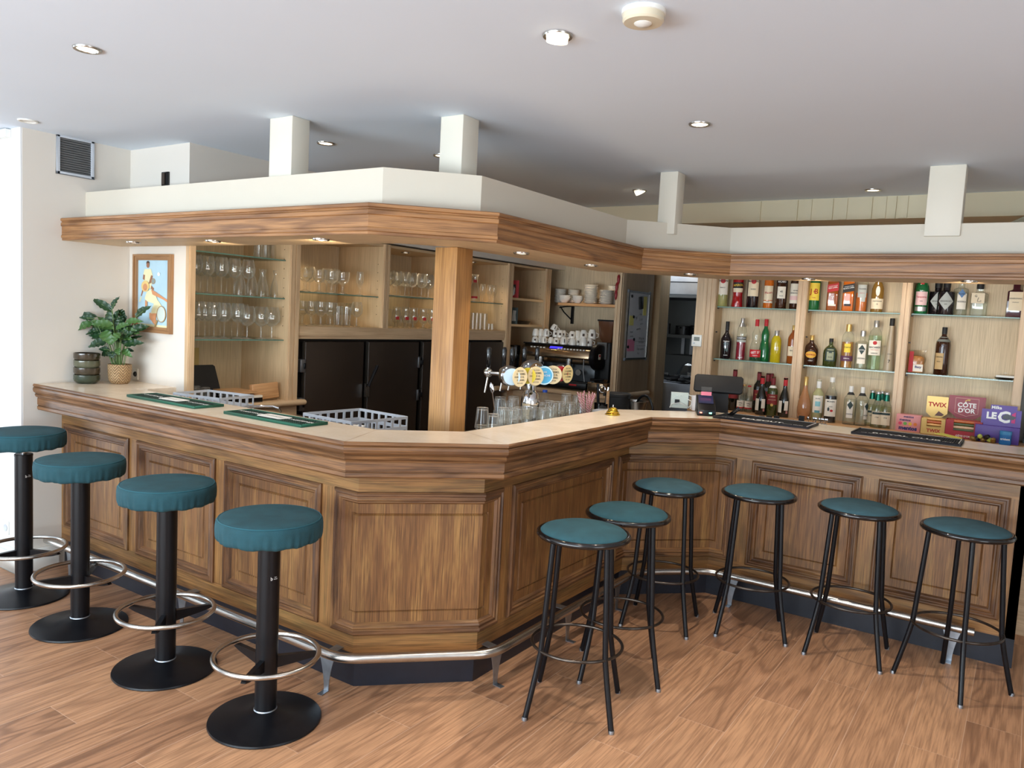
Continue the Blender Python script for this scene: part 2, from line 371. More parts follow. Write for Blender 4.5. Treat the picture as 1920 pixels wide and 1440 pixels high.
wk = MB(); wk.box((-5, 9.0, 0), (-1.9, 9.1, HC)); wk.box((-5, 7.3, 0), (-4.9, 9, HC)); wk.box((-1.95, 5.99, 0), (-1.85, 9, HC)); struct(wk.build('wall_kitchen', plain('kitchen_wall', rgb(96, 102, 104), .5, var=.05)))
wr = MB(); wr.box((-2.1, 6.0, 0), (3.5, 6.1, HC)); struct(wr.build('wall_rear_bar', WALL))
struct(bx('trim_2', (-3.16, 5.66, 2.413), (3.4, 5.99, HC), CREAM2))
pl = MB()
for px in (1425, 1494, 1560, 1633, 1678):
    p = onY(px, 400, 5.655); pl.box((p[0], 5.645, 2.415), (p[0] + .004, 5.66, 2.555))
for px in (1507, 1573, 1645, 1685):
    p = onY(px, 400, 5.655); pl.box((p[0], 5.65, 2.415), (p[0] + .05, 5.66, 2.555))
struct(pl.build('trim_3', CREAM2))
wd = MB(); wd.box((-3.25, 7.15, 2.2), (-2.1, 7.3, HC)); struct(wd.build('wall_over_doorway', WALL))
# walls round the rest of the room, glazed where the daylight comes in
wf = MB(); wf.box((-9, -3.6, 0), (3.5, -3.5, .4)); wf.box((-9, -3.6, 2.5), (3.5, -3.5, HC)); wf.box((-9, -3.6, .4), (-5.5, -3.5, 2.5)); wf.box((1.1, -3.6, .4), (3.5, -3.5, 2.5)); struct(wf.build('wall_front', WALLW))
wg = MB(); wg.box((-9.1, -3.5, 0), (-9, 2.4, .4)); wg.box((-9.1, -3.5, 2.5), (-9, 2.4, HC)); wg.box((-9.1, -3.5, .4), (-9, -2.9, 2.5)); wg.box((-9.1, 1.1, .4), (-9, 2.4, 2.5)); struct(wg.build('wall_far_left', WALLW))
struct(bx('wall_right', (3.5, -3.6, 0), (3.6, 6.1, HC), WALL))
def window(n, a, b, axis):
    fr = MB(); k = 4
    for i in range(k + 1):
        t = i / k; x = a[0] + (b[0] - a[0]) * t; y = a[1] + (b[1] - a[1]) * t
        fr.box((x - .03, y - .03, a[2]), (x + .03, y + .03, b[2]))
    for z in (a[2], b[2]): fr.box((a[0] - .03, a[1] - .03, z - .03), (b[0] + .03, b[1] + .03, z + .03))
    f = struct(fr.build('window_%d' % n, WPLAST)); g = MB(); g.box((a[0] - .004, a[1] - .004, a[2]), (b[0] + .004, b[1] + .004, b[2])); g.build('pane', SHELFG, f)
window(1, (-5.4, -3.55, .45), (1.0, -3.55, 2.45), 0)
window(2, (-9.05, -2.8, .45), (-9.05, 1.0, 2.45), 1)

# ================================================================== the bar: plan polyline, offset outwards (towards the customers)
BASE = [(-4.82, 2.366), (-2.334, 2.366), (-1.951, 2.75), (-1.951, 4.218), (-1.557, 4.613), (0.045, 4.613)]
def offpoly(o, pts=BASE):
    P = [Vector(p) for p in pts]; D = [(P[i + 1] - P[i]).normalized() for i in range(len(P) - 1)]; out = []
    for i in range(len(P)):
        if i == 0: n = Vector((D[0].y, -D[0].x)); out.append(P[0] + n * o)
        elif i == len(P) - 1: n = Vector((D[-1].y, -D[-1].x)); out.append(P[-1] + n * o)
        else:
            n1 = Vector((D[i - 1].y, -D[i - 1].x)); n2 = Vector((D[i].y, -D[i].x)); b = (n1 + n2) / (1 + n1.dot(n2)); out.append(P[i] + b * o)
    return out
def extend(pts, right): return pts[:-1] + [(right, pts[-1][1])]
def sweep(mb, prof, pts, mat=None, seg=None):
    """prof [(offset,z)] swept along the plan polyline, mitred"""
    cols = [offpoly(o, pts) for o, z in prof]; vv = [0]
    for i in range(1, len(prof)): vv.append(vv[-1] + math.hypot(prof[i][0] - prof[i - 1][0], prof[i][1] - prof[i - 1][1]))
    for k in range(len(pts) - 1):
        if seg is not None and k not in seg: continue
        for i in range(len(prof) - 1):
            a, b = cols[i][k], cols[i][k + 1]; c, d = cols[i + 1][k + 1], cols[i + 1][k]; z0, z1 = prof[i][1], prof[i + 1][1]
            dr = (Vector(pts[k + 1]) - Vector(pts[k])).normalized(); u = lambda p: p.dot(dr) + 3.3 * k
            mb.face([(a.x, a.y, z0), (b.x, b.y, z0), (c.x, c.y, z1), (d.x, d.y, z1)], [(u(a), vv[i] + k), (u(b), vv[i] + k), (u(c), vv[i + 1] + k), (u(d), vv[i + 1] + k)], mat)
    return mb
# arclength positions on the base line
SL = [0]
for i in range(5): SL.append(SL[-1] + (Vector(BASE[i + 1]) - Vector(BASE[i])).length)
def sx(x): return x + 4.82                     # left wing
def sy(y): return SL[2] + (y - 2.75)            # the wing facing right
def rx(x): return SL[4] + (x + 1.557)           # right wing
def SP(s, h, z):
    for i, c in enumerate(SL[1:-1], 1):
        if abs(s - c) < 1e-6:
            p = offpoly(h)[i]; return (p.x, p.y, z)
    k = max(i for i in range(5) if SL[i] <= s + 1e-9 or i == 0)
    a, b = Vector(BASE[k]), Vector(BASE[k + 1]); d = (b - a).normalized(); q = a + d * (s - SL[k]) + Vector((d.y, -d.x)) * h
    return (q.x, q.y, z)
def cuts(s0, s1): return [s0] + [c for c in SL[1:-1] if s0 + 1e-6 < c < s1 - 1e-6] + [s1]
def strip(mb, s0, s1, z0, z1, h=0.0, vert=False, h1=None):
    h1 = h if h1 is None else h1; c = cuts(s0, s1)
    for a, b in zip(c, c[1:]):
        uv = [(z0, a), (z0, b), (z1, b), (z1, a)] if vert else [(a, z0), (b, z0), (b, z1), (a, z1)]
        mb.face([SP(a, h, z0), SP(b, h, z0), SP(b, h1, z1), SP(a, h1, z1)], uv)
PZ0, PZ1 = .243, .867
PAN = [(sx(-4.775), sx(-4.088)), (sx(-4.0), sx(-3.318)), (sx(-3.235), sx(-2.558)), (sx(-2.466), sy(2.89)), (sy(2.975), sy(4.0)), (sy(4.078), rx(-1.43)), (rx(-1.327), rx(-.727)), (rx(-.638), rx(-.038))]
bar = thing('bar_counter', 'antique oak panelled bar front running in an angled U across the room', 'bar counter')
b = MB(); strip(b, 0, SL[5], .156, PZ0); strip(b, 0, SL[5], PZ1, 1.0)
e = 0
for s0, s1 in PAN + [(SL[5], None)]:
    strip(b, e, s0, PZ0, PZ1, vert=True); e = s1
b.box((-.0, 4.613, .156), (.045, 4.62, .96)); b.box((.041, 4.613, .156), (.045, 5.02, .96), 2); sweep(b, [(-.03, .156), (0, .156)], BASE); sweep(b, [(-.03, 1.0), (-.03, .0)], BASE)
b.build('front_frame', W_BODY, bar)
MPROF = [(-.004, 0), (-.004, .010), (.004, .016), (.012, .016), (.016, .009), (.022, .009), (.030, .013), (.036, .006), (.042, .006), (.046, .0), (.05, -.006)]
for s0, s1 in PAN:
    f = MB(); d = .05; c = cuts(s0 + d, s1 - d); hb = -.006
    fi = .096; vz = lambda z: z
    # flat margin, groove, raised field
    rows = [(.05, -.006), (fi - .004, -.006), (fi, -.011), (fi + .006, -.003)]
    for (d0, h0), (d1, h1) in zip(rows, rows[1:]):
        for zz0, zz1, za, zb in ((PZ1 - d0, PZ1 - d1, 1, 0), (PZ0 + d0, PZ0 + d1, 0, 1)):
            ca = cuts(s0 + d0, s1 - d0); cb = cuts(s0 + d1, s1 - d1)
            for i in range(len(ca) - 1):
                q = [SP(ca[i], h0, zz0), SP(ca[i + 1], h0, zz0), SP(cb[i + 1], h1, zz1), SP(cb[i], h1, zz1)]
                uv = [(zz0, ca[i]), (zz0, ca[i + 1]), (zz1, cb[i + 1]), (zz1, cb[i])]
                if za: q = q[::-1]; uv = uv[::-1]
                f.face(q, uv)
        for sa, sb, fl_ in ((s0 + d0, s0 + d1, 1), (s1 - d0, s1 - d1, 0)):
            q = [SP(sa, h0, PZ0 + d0), SP(sb, h1, PZ0 + d1), SP(sb, h1, PZ1 - d1), SP(sa, h0, PZ1 - d0)]
            uv = [(PZ0, sa), (PZ0, sb), (PZ1, sb), (PZ1, sa)]
            if not fl_: q = q[::-1]; uv = uv[::-1]
            f.face(q, uv)
    strip(f, s0 + fi + .006, s1 - fi - .006, PZ0 + fi + .006, PZ1 - fi - .006, -.003, vert=True)
    fo = f.build('panel', W_FIELD, bar)
    m = MB()
    for (d0, h0), (d1, h1) in zip(MPROF, MPROF[1:]):
        for top in (1, 0):
            za, zb = (PZ1 - d0, PZ1 - d1) if top else (PZ0 + d0, PZ0 + d1)
            ca = cuts(s0 + d0, s1 - d0); cb = cuts(s0 + d1, s1 - d1)
            for i in range(len(ca) - 1):
                q = [SP(ca[i], h0, za), SP(ca[i + 1], h0, za), SP(cb[i + 1], h1, zb), SP(cb[i], h1, zb)]
                uv = [(ca[i], d0), (ca[i + 1], d0), (cb[i + 1], d1), (cb[i], d1)]
                m.face(q[::-1] if top else q, uv[::-1] if top else uv)
        for sa, sb, lf in ((s0 + d0, s0 + d1, 1), (s1 - d0, s1 - d1, 0)):
            q = [SP(sa, h0, PZ0 + d0), SP(sb, h1, PZ0 + d1), SP(sb, h1, PZ1 - d1), SP(sa, h0, PZ1 - d0)]
            uv = [(PZ0, d0 + 2), (PZ0, d1 + 2), (PZ1, d1 + 2), (PZ1, d0 + 2)]
            m.face(q if lf else q[::-1], uv if lf else uv[::-1])
    m.build('moulding', W_PMOU, fo)
k = MB(); sweep(k, [(-.018, 0), (-.018, .158)], BASE); k.box((-.02, 4.64, 0), (.0, 5.0, .156)); k.build('kickboard', plain('kickboard_paint', rgb(24, 28, 38), .35, var=.2, vs=18), bar)

# continuous worktop with its oak edge
top = thing('bar_worktop', 'pale stone coloured bar worktop with moulded oak edge', 'worktop')
TP = extend([tuple(p) for p in BASE], .3)
t = MB()
oa, ib = offpoly(.155, TP), offpoly(-.178, TP)
ib[-1] = Vector((.3, 4.791)); 
for i in range(5): 
    q = [oa[i], oa[i + 1], ib[i + 1], ib[i]]
    t.face([(p.x, p.y, 1.1125) for p in q], [(p.x, p.y) for p in q]); t.face([(p.x, p.y, 1.082) for p in q][::-1], [(p.x, p.y) for p in q][::-1])
    t.face([(ib[i + 1].x, ib[i + 1].y, 1.082), (ib[i].x, ib[i].y, 1.082), (ib[i].x, ib[i].y, 1.1125), (ib[i + 1].x, ib[i + 1].y, 1.1125)][::-1])
t.face([(-4.82, 2.543, 1.1125), (-4.36, 2.543, 1.1125), (-4.30, 2.60, 1.1125), (-4.30, 2.78, 1.1125), (-4.82, 2.78, 1.1125)])
t.face([(-4.30, 2.60, 1.1125), (-4.36, 2.543, 1.1125), (-4.36, 2.543, 1.06), (-4.30, 2.60, 1.06)]); t.face([(-4.30, 2.78, 1.1125), (-4.30, 2.60, 1.1125), (-4.30, 2.60, 1.06), (-4.30, 2.78, 1.06)])
t.build('top', TOP, top)
for i in (1, 2, 3, 4):
    sj = MB()
    a_, b_ = oa[i], ib[i]; d = (b_ - a_).normalized(); n = Vector((-d.y, d.x)) * .0012
    sj.face([(p.x, p.y, 1.1128) for p in (a_ - n, b_ - n, b_ + n, a_ + n)][::-1])
    sj.build('joint', plain('joint_filler', rgb(150, 120, 90), .6), top)
EP = [(.150, 1.1125), (.158, 1.1135), (.163, 1.107), (.163, 1.100), (.156, 1.096), (.162, 1.091), (.164, 1.080), (.161, 1.068), (.152, 1.060), (.148, 1.056), (.153, 1.051), (.150, 1.040), (.143, 1.034), (.139, 1.033), (.137, 1.028), (.139, 1.025), (.139, .990), (.134, .987), (.134, .984), (.139, .981), (.140, .966), (.135, .959), (-.02, .959)]
sweep(MB(), EP, TP).build('oak_edge', W_MOU, top, sharp=28)

# foot rail
rail = thing('foot_rail', 'brushed steel foot rail running round the base of the bar', 'foot rail')
RP = offpoly(.115, extend([(-4.76, 2.366)] + BASE[1:], -.126)); pts = []
for i, p in enumerate(RP):
    if i in (0, 5): pts.append((p.x, p.y, .185)); continue
    a_ = (RP[i - 1] - p).normalized(); b_ = (RP[i + 1] - p).normalized()
    for q in range(7):
        tt = q / 6; A = p + a_ * .08; B = p + b_ * .08; pt = A * (1 - tt) ** 2 + p * 2 * tt * (1 - tt) + B * tt * tt; pts.append((pt.x, pt.y, .185))
MB().tube(pts, .021, 16).build('rail', STEEL, rail)
def bracket(x, y, nx, ny):
    """plate standing under the rail; n = outward direction"""
    n = Vector((nx, ny, 0)).normalized(); t_ = Vector((-n.y, n.x, 0)); M = Matrix(((t_.x, n.x, 0, x), (t_.y, n.y, 0, y), (0, 0, 1, 0), (0, 0, 0, 1)))
    b = MB(); rows = []
    for i in range(9):
        z = .17 - .166 * i / 8; wd = .012 + .032 * (1 - i / 8) ** 1.8
        rows.append((wd, z))
    for sgn in (-1, 1):
        P = [(-wd, sgn * .002, z) for wd, z in rows] + [(wd, sgn * .002, z) for wd, z in rows[::-1]]
        P = [tuple(M @ Vector(p)) for p in P]; b.face(P if sgn > 0 else P[::-1])
    for i in range(8):
        for sg in (-1, 1):
            q = [(sg * rows[i][0], -.002, rows[i][1]), (sg * rows[i][0], .002, rows[i][1]), (sg * rows[i + 1][0], .002, rows[i + 1][1]), (sg * rows[i + 1][0], -.002, rows[i + 1][1])]
            q = [tuple(M @ Vector(p)) for p in q]; b.face(q if sg < 0 else q[::-1])
    b.box((-.013, -.002, 0), (.013, .045, .004), M=M); b.box((-.022, -.13, .165), (.022, .004, .169), M=M)
    b.build('bracket', GALV, rail)
for x, y, nx, ny in ((-4.55, 2.28, 0, -1), (-3.45, 2.28, 0, -1), (-2.40, 2.28, .15, -1), (-1.875, 2.80, 1, -.15), (-1.865, 3.43, 1, 0), (-1.865, 4.0, 1, 0), (-1.375, 4.52, 0, -1), (-.225, 4.52, 0, -1)): bracket(x, y, nx, ny)

# ================================================================== the canopy over the bar
can = thing('bar_canopy', 'oak fascia canopy with cream boarding above, hanging over the bar', 'canopy')
CP = extend(BASE, 1.6)
CPROF = [(-.004, 1.956), (.0, 1.957), (.0, 1.968), (.006, 1.972), (.006, 1.984), (.002, 1.988), (.002, 2.036), (.008, 2.040), (.008, 2.056), (.002, 2.062), (.002, 2.066), (.010, 2.070), (.010, 2.082), (.004, 2.086), (-.14, 2.086)]
sweep(MB(), CPROF, CP).build('fascia', W_CAN, can, sharp=28)
sf = MB(); a_, b_ = offpoly(-.004, CP), offpoly(-.36, CP)
for i in range(5):
    q = [a_[i], a_[i + 1], b_[i + 1], b_[i]]; d = (Vector(CP[i + 1]) - Vector(CP[i])).normalized(); n = Vector((-d.y, d.x))
    sf.face([(p.x, p.y, 1.9565) for p in q][::-1], [(p.dot(d), p.dot(n)) for p in q][::-1])
sweep(sf, [(-.36, 2.2), (-.36, 1.9565)], CP)
sf.build('soffit', W_SIDE, can)
WP = extend([(-4.82, 2.366)] + BASE[1:], 1.6)
up = MB(); sweep(up, [(-.137, 2.08), (-.137, 2.257), (-.155, 2.257), (-.155, 2.08)], WP); up.build('cream_boarding', BOARD, can)
bx('top_board', (-4.2, 2.54, 2.19), (-2.6, 2.72, 2.2), WALL, can)

def post(x0, y0, x1, y1, label, seam=None):
    b = MB(); b.box((x0, y0, 2.19), (x1, y1, HC), 2); 
    o = b.build('canopy_post', CREAM, bev=.003); tag(o, label, 'post'); return o
post(-3.245, 2.585, -3.08, 2.695, 'cream square post above the canopy nearest the left wall')
post(-2.405, 2.89, -2.272, 3.012, 'cream square post above the angled corner of the canopy, over the oak post')
post(-1.975, 4.455, -1.862, 4.57, 'cream square post rising from the canopy where it turns into the right wing')
post(-.555, 4.73, -.385, 4.85, 'cream square post over the right wing, with coils of cable beyond')
wp = MB(); wp.box((-2.405, 2.89, 0), (-2.272, 3.012, 1.956), 2)
tag(wp.build('oak_post', W_POST, bev=.003), 'square honey oak post carrying the canopy behind the bar corner', 'post')

# ------------------------------------------------------------------ spotlights
def downlight(x, y, z, label, grp, r=.043, tilt=None, power=3.0, col=(1, .80, .55), lit=True, ang=100, aim=(0, 0, -1), ringm=None):
    t = thing('recessed_spotlight', label, 'spotlight', (x, y, z), 0, grp)
    MB().lathe([(r * .72, -.001), (r * .76, -.006), (r * .95, -.007), (r, -.002), (r, .0005)], n=28, cap=False).build('ring', ringm or STEEL, t)
    M = Matrix.Identity(4)
    if tilt: M = Matrix.Rotation(tilt[0], 4, 'X') @ Matrix.Rotation(tilt[1], 4, 'Y')
    b = MB(); b.lathe([(.0005, -.0012), (r * .6, -.0012), (r * .72, -.0035), (r * .74, .0)] if not tilt else [(.0005, -.016), (r * .6, -.016), (r * .66, -.022), (r * .70, -.022), (r * .72, .004)], n=24, M=M)
    b.build('lamp', LAMP if lit else WPLAST, t)
    if lit and power:
        l = bpy.data.lights.new('spot', 'SPOT'); l.energy = power; l.color = col; l.spot_size = math.radians(ang); l.spot_blend = .6; l.shadow_soft_size = .02
        o = bpy.data.objects.new('spot', l); COL.objects.link(o); o.parent = t; o.location = (0, 0, -.035)
        o.rotation_euler = Vector(aim).to_track_quat('-Z', 'Y').to_euler()
    return t
CZ = 1.956
cl = [(-4.298, 2.50, 'nearest the framed picture', 3.5), (-3.563, 2.50, 'over the first green bar mat', 10), (-2.76, 2.50, 'nearest the left canopy corner', 9), (-2.10, 3.17, 'just beyond the oak post', 6), (-2.10, 3.88, 'over the brass bell', 6), (-1.76, 4.50, 'in the angled part over the card terminal', 5), (-1.138, 4.76, 'over the long black bar mat', 5), (-.32, 4.73, 'over the second black bar mat', 5), (-2.24, 3.3, 'behind the oak post above the beer taps', 0)]
for i, (x, y, n, pw) in enumerate(cl[:8]):
    downlight(x, y, CZ, 'small round spotlight in the oak canopy, ' + n, 'spotlights in the canopy soffit', r=.04, power=pw * (2.2 if i > 5 else 1), aim=(-.12, 1, -.10) if i == 6 else ((-.15, 1, -.08) if i == 7 else ((-.75, .9, -.45) if i == 1 else ((-1, .95, -.3) if i == 2 else (0, 0, -1)))), ang=75 if i > 5 else 110)
ce = [(-3.032, 1.578, 'in the ceiling at far left', None, 40), (-1.372, 2.217, 'tilted eyeball in the ceiling beside the motion detector', (.45, .35), 75), (-1.354, 3.449, 'in the ceiling over the bar stools in the corner', None, 85), (-3.399, 3.092, 'in the ceiling behind the leftmost canopy post', None, 26), (-2.372, 5.017, 'brightest one, in the ceiling left of the third post', (.5, -.3), 34), (-.943, 5.4, 'in the ceiling over the bottle shelves', None, 22), (-2.969, 3.588, 'in the ceiling half hidden by the second canopy post', None, 26), (-4.60, 2.135, 'against the left wall', None, 0)]
for x, y, n, tl, pw in ce:
    downlight(x, y if n[-4:] != 'wall' else 2.08, HC, 'recessed ceiling spotlight, ' + n, 'spotlights in the ceiling', tilt=tl, power=pw, r=.05, lit=pw > 0, ringm=WPLAST if pw < 15 else STEEL, aim=(.45, .0, -1) if tl else (0, 0, -1), col=(1, .90, .78))
for i, (x, y) in enumerate(((.4, 2.6), (.9, .9), (-.6, .6), (-2.2, .4), (-3.9, .3), (-1.4, -1.2), (-3.4, -1.3), (.5, -1.0))):  # unseen spotlights added to light the floor near the camera
    downlight(x, y, HC, 'added unseen ceiling spotlight over the seating side of the room, %s of them' % nth(i), 'added ceiling spotlights behind the viewer', r=.05, power=34, col=(1, .90, .78), ringm=WPLAST, ang=125)
md = thing('motion_detector', 'round cream motion detector on the ceiling', 'motion detector', (-1.042, 2.154, HC))
MB().lathe([(.064, 0), (.064, -.012), (.060, -.014)], n=40).build('mount', WPLAST, md)
MB().lathe([(.0605, -.010), (.0605, -.030), (.056, -.036), (.030, -.037)], n=40).build('housing', plain('cream_plastic', rgb(214, 204, 180), .4), md)
MB().lathe([(.027, -.034), (.026, -.038), (.018, -.043), (.0005, -.046)], n=28).build('lens', WPLAST, md)

# ------------------------------------------------------------------ left wall fittings
vg = thing('vent_grille', 'square grey louvred vent grille high on the left wall', 'vent grille', (-4.82, 2.4395, 2.685 - .25))
f = MB(); h, wv = .113, .108
for a_, b_ in (((0, -wv, -h), (.012, -wv + .018, h)), ((0, wv - .018, -h), (.012, wv, h)), ((0, -wv, -h), (.012, wv, -h + .016)), ((0, -wv, h - .016), (.012, wv, h))): f.box(a_, b_)
f.build('frame', GREYP, vg, bev=.002)
sl = MB()
for i in range(15):
    z = -.092 + i * .0131; sl.face([(.001, -.09, z + .010), (.011, -.09, z), (.011, .09, z), (.001, .09, z + .010)][::-1]); sl.face([(.001, -.09, z + .010), (.011, -.09, z), (.011, .09, z), (.001, .09, z + .010)])
sl.box((0, -.09, -.1), (.001, .09, .1)); sl.build('louvres', plain('vent_grey', rgb(150, 150, 150), .4, .3), vg)
vg.location = (-4.82, 2.4395, 2.452)
sk = onY(312, 334, 2.78); so = MB(); so.box((sk[0] - .035, 2.77, sk[2] - .05), (sk[0] + .035, 2.7795, sk[2] + .035)); so.box((sk[0] - .027, 2.764, sk[2] - .04), (sk[0] + .002, 2.77, sk[2] + .028), mat=plain('dark_brown_plastic', rgb(60, 48, 40), .5)); so.build('opening', BLACKG)
tag(bpy.data.objects['opening'], 'small black cable box on the wall above the canopy', 'junction box'); bpy.data.objects['opening'].name = 'junction_box'
sp = MB(); p = onY(12, 988, 2.14); sp.box((p[0] - .04, 2.132, p[2] - .04), (p[0] + .04, 2.14, p[2] + .04)); sp.lathe([(.02, 0), (.022, .004), (.0005, .001)], n=16, M=Matrix.Translation((p[0] + .01, 2.132, p[2])) @ Matrix.Rotation(PI / 2, 4, 'X'), mat=GREYP)
tag(sp.build('wall_socket', WPLAST, bev=.002), 'white wall socket low on the white wall at far left', 'socket')
p = onY(255, 701, 2.78); sp = MB(); sp.box((p[0] - .02, 2.772, p[2] - .035), (p[0] + .03, 2.7795, p[2] + .035), mat=WPLAST); sp.lathe([(.017, 0), (.014, .006), (.0005, .002)], n=16, M=Matrix.Translation((p[0] + .005, 2.772, p[2])) @ Matrix.Rotation(PI / 2, 4, 'X'), mat=BLACK)
tag(sp.build('wall_socket'), 'small socket with black insert on the wall behind the plant pot', 'socket')
for i in range(7):
    x = -.11 + i * .022 + random.uniform(-.006, .006); pts = [(x + .12, 5.63, 2.55), (x + .10, 5.6, 2.48), (x - .0, 5.58, 2.40), (x - .1 - .012 * i, 5.55, 2.345), (x - .2, 5.52, 2.335)]
    tag(MB().tube(pts, .006, 8).build('cable', plain('cable_sheath', rgb(178, 172, 150), .5)), 'grey cable of the bundle hanging above the canopy at far right, %s one' % nth(i), 'cable', 'cable bundle above the canopy')
# ================================================================== glass cabinets along the left (fronts face +x)
XF, XB, ZT = -4.2, -4.68, 2.145
def pilaster(mb, x0, x1, y0, y1, z0, z1, axis):
    """fluted upright; axis 'x': front faces +x, 'y': front faces -y"""
    mb.box((x0, y0, z0), (x1, y1, z1), 2)
    if axis == 'x':
        n = max(1, int((y1 - y0) / .03)); st = (y1 - y0) / n
        for i in range(n): mb.box((x1, y0 + st * i + .005, z0), (x1 + .006, y0 + st * (i + 1) - .005, z1), 2)
    else:
        n = max(1, int((x1 - x0) / .03)); st = (x1 - x0) / n
        for i in range(n): mb.box((x0 + st * i + .005, y0 - .006, z0), (x0 + st * (i + 1) - .005, y0, z1), 2)
def shelf_pins(mb, y, zs, side):
    for z in zs: mb.box((XF - .06, y, z), (XF - .055, y + side * .004, z + .006)); mb.box((XB + .08, y, z), (XB + .085, y + side * .004, z + .006))
def unit(name, label, y0, y1, zbot, shelves, wood_sh=False, base=None):
    t = thing(name, label, 'cabinet', (0, 0, 0))
    c = MB(); c.box((XB, y0 - .02, zbot), (XF, y0, ZT), 2); c.box((XB, y1, zbot), (XF, y1 + .02, ZT), 2); c.box((XB, y0, ZT - .02), (XF, y1, ZT), 1); c.build('side_panel', W_SIDE, t)
    k = MB(); k.box((XB - .012, y0 - .02, zbot), (XB, y1 + .02, ZT), 2); k.build('back_panel', W_BACK, t)
    for z in shelves:
        if wood_sh: MB().box((XB + .002, y0 + .002, z - .022), (XF - .004, y1 - .002, z), 1).build('shelf', W_SIDE, t)
        else:
            g = MB(); g.box((XB + .01, y0 + .004, z - .008), (XF - .03, y1 - .004, z), mat=SHELFG); g.box((XF - .0301, y0 + .004, z - .0078), (XF - .0285, y1 - .004, z - .0002), mat=EDGEG); g.build('glass_shelf', None, t)
    p = MB(); z = .1 + zbot
    h = MB()
    zz = 1.5 if zbot < 1.5 else zbot + .1
    while zz < ZT - .1:
        for y, s in ((y0, 1), (y1 - .0015, 0)): h.box((XF - .05, y, zz), (XF - .045, y + .0015, zz + .005))
        zz += .064
    h.build('pin_holes', BLACK, t)
    return t
A = unit('glass_cabinet', 'tall oak cabinet with glass shelves of wine glasses, next to the framed picture', 2.825, 3.53, 1.0, [1.945, 1.69, 1.41])
b = MB(); b.box((XB, 2.805, 1.0 - .03), (XF + .03, 3.64, 1.0), 1); b.tube([(XF + .035, 2.905, .982), (XF + .035, 3.66, .982), (XF - .2, 3.66, .982)], .02, 14); b.box((XB, 2.91, .1), (XF + .01, 3.62, .97), 1); b.build('base_cupboard', W_CAB, A)
Bc = unit('glass_cabinet', 'oak cabinet bay holding goblets above the first black refrigerator doors', 3.62, 4.43, 1.505, [1.745])
Cc = unit('glass_cabinet', 'oak cabinet bay left of the oak post with balloon glasses on its upper shelf', 4.50, 5.30, 1.505, [1.762])
Dc = unit('glass_cabinet', 'oak cabinet bay right of the oak post with carafes and slim glasses', 5.37, 6.12, 1.505, [1.762])
Ec = unit('corner_cabinet', 'narrow oak corner cabinet with bare wooden shelves beside the espresso niche', 6.21, 6.80, .985, [1.826, 1.572], True)
b = MB(); b.box((XB, 6.2, .955), (-4.16, 6.82, .985), 1); b.box((XB, 6.21, .1), (-4.2, 6.8, .955), 1); b.build('base_cupboard', W_CAB, Ec)
for t, y0, y1, z0 in ((A, 2.78, 2.825, .98), (A, 3.53, 3.62, .98), (Bc, 4.43, 4.50, 1.505), (Cc, 5.30, 5.37, 1.505), (Dc, 6.12, 6.21, .98), (Ec, 6.80, 6.90, .98)):
    m = MB(); pilaster(m, XF - .02, XF + .012, y0 + (.0015 if y0 > 2.79 else -.0008), y1 - .0015, z0, ZT, 'x'); m.build('upright', W_CAB, t)
ld = MB(); ld.box((XB, 3.62, 1.44), (XF + .01, 6.12, 1.505), 1); ld.box((XF - .02, 3.62, 1.418), (XF + .002, 6.12, 1.44), 1)
tag(ld.build('cabinet_ledge', W_CAB), 'long oak ledge under the goblet shelves, above the black refrigerator doors', 'ledge')
fr = thing('refrigerated_cabinet', 'tall dark brown back bar refrigerator with hinged doors', 'refrigerator')
b = MB(); b.box((XB, 3.63, .0), (XF - .05, 6.15, 1.416), 1); b.build('body', plain('fridge_body', rgb(22, 19, 17), .5), fr)
for y0, y1, hs in ((3.70, 4.268, 0), (4.32, 4.901, 1), (4.955, 5.538, 0), (5.593, 6.134, 1)):
    d = MB().box((XF - .05, y0, .12), (XF - .006, y1, 1.398)).build('door', DOORM, fr, bev=.006)
    fm = MB(); fm.box((XF - .03, y0 - .012, .12), (XF - .01, y0 - .004, 1.4)); fm.build('edge_strip', plain('steel_dark', rgb(90, 86, 80), .35, .8), d)
    for z in (1.23, .96):
        hg = MB(); y = y0 - .025 if hs == 0 else y1 + .012; hg.box((XF - .045, y - .022, z - .045), (XF + .004, y + .022, z + .045)); hg.box((XF + .004, y + .002, z - .02), (XF + .012, y + .018, z + .02), mat=BLACK); hg.build('hinge', plain('hinge_metal', rgb(110, 112, 116), .35, .7), d, bev=.003)
hd = MB(); hd.box((XF, 4.275, .98), (XF + .02, 4.312, 1.08), mat=STEEL); hd.cyl((XF + .03, 4.29, 1.06), (XF + .05, 4.36, 1.22), .012, n=10, mat=BLACK); hd.build('handle', None, fr)

# niche with the espresso machine (faces -y)
nb = MB(); nb.box((-4.68, 7.2, .98), (-3.2, 7.215, 2.3), 2); struct(nb.build('wall_niche', W_BACK))
cc = thing('coffee_counter', 'oak back counter with rounded nosing carrying the espresso machine', 'counter')
b = MB(); b.box((-4.2, 6.3, .955), (-3.21, 7.19, .985), 0); b.build('top', W_CAB, cc); MB().tube([(-4.16, 5.95, .968), (-4.14, 6.22, .968), (-4.1, 6.285, .968), (-3.12, 6.285, .968), (-3.12, 6.40, .968)], .022, 14).build('nosing', W_CAB, cc)
MB().box((-4.2, 6.33, .1), (-3.2, 7.0, .955), 0).build('cupboard', W_CAB, cc)
MB().box((-4.2, 6.318, .80), (-3.2, 6.33, .93), 0).build('apron', W_CAB, cc)
m = MB(); pilaster(m, -3.215, -3.15, 6.44, 6.5, .98, 2.3, 'y'); m.box((-3.16, 6.44, .98), (-3.144, 6.5, 2.3), 2)
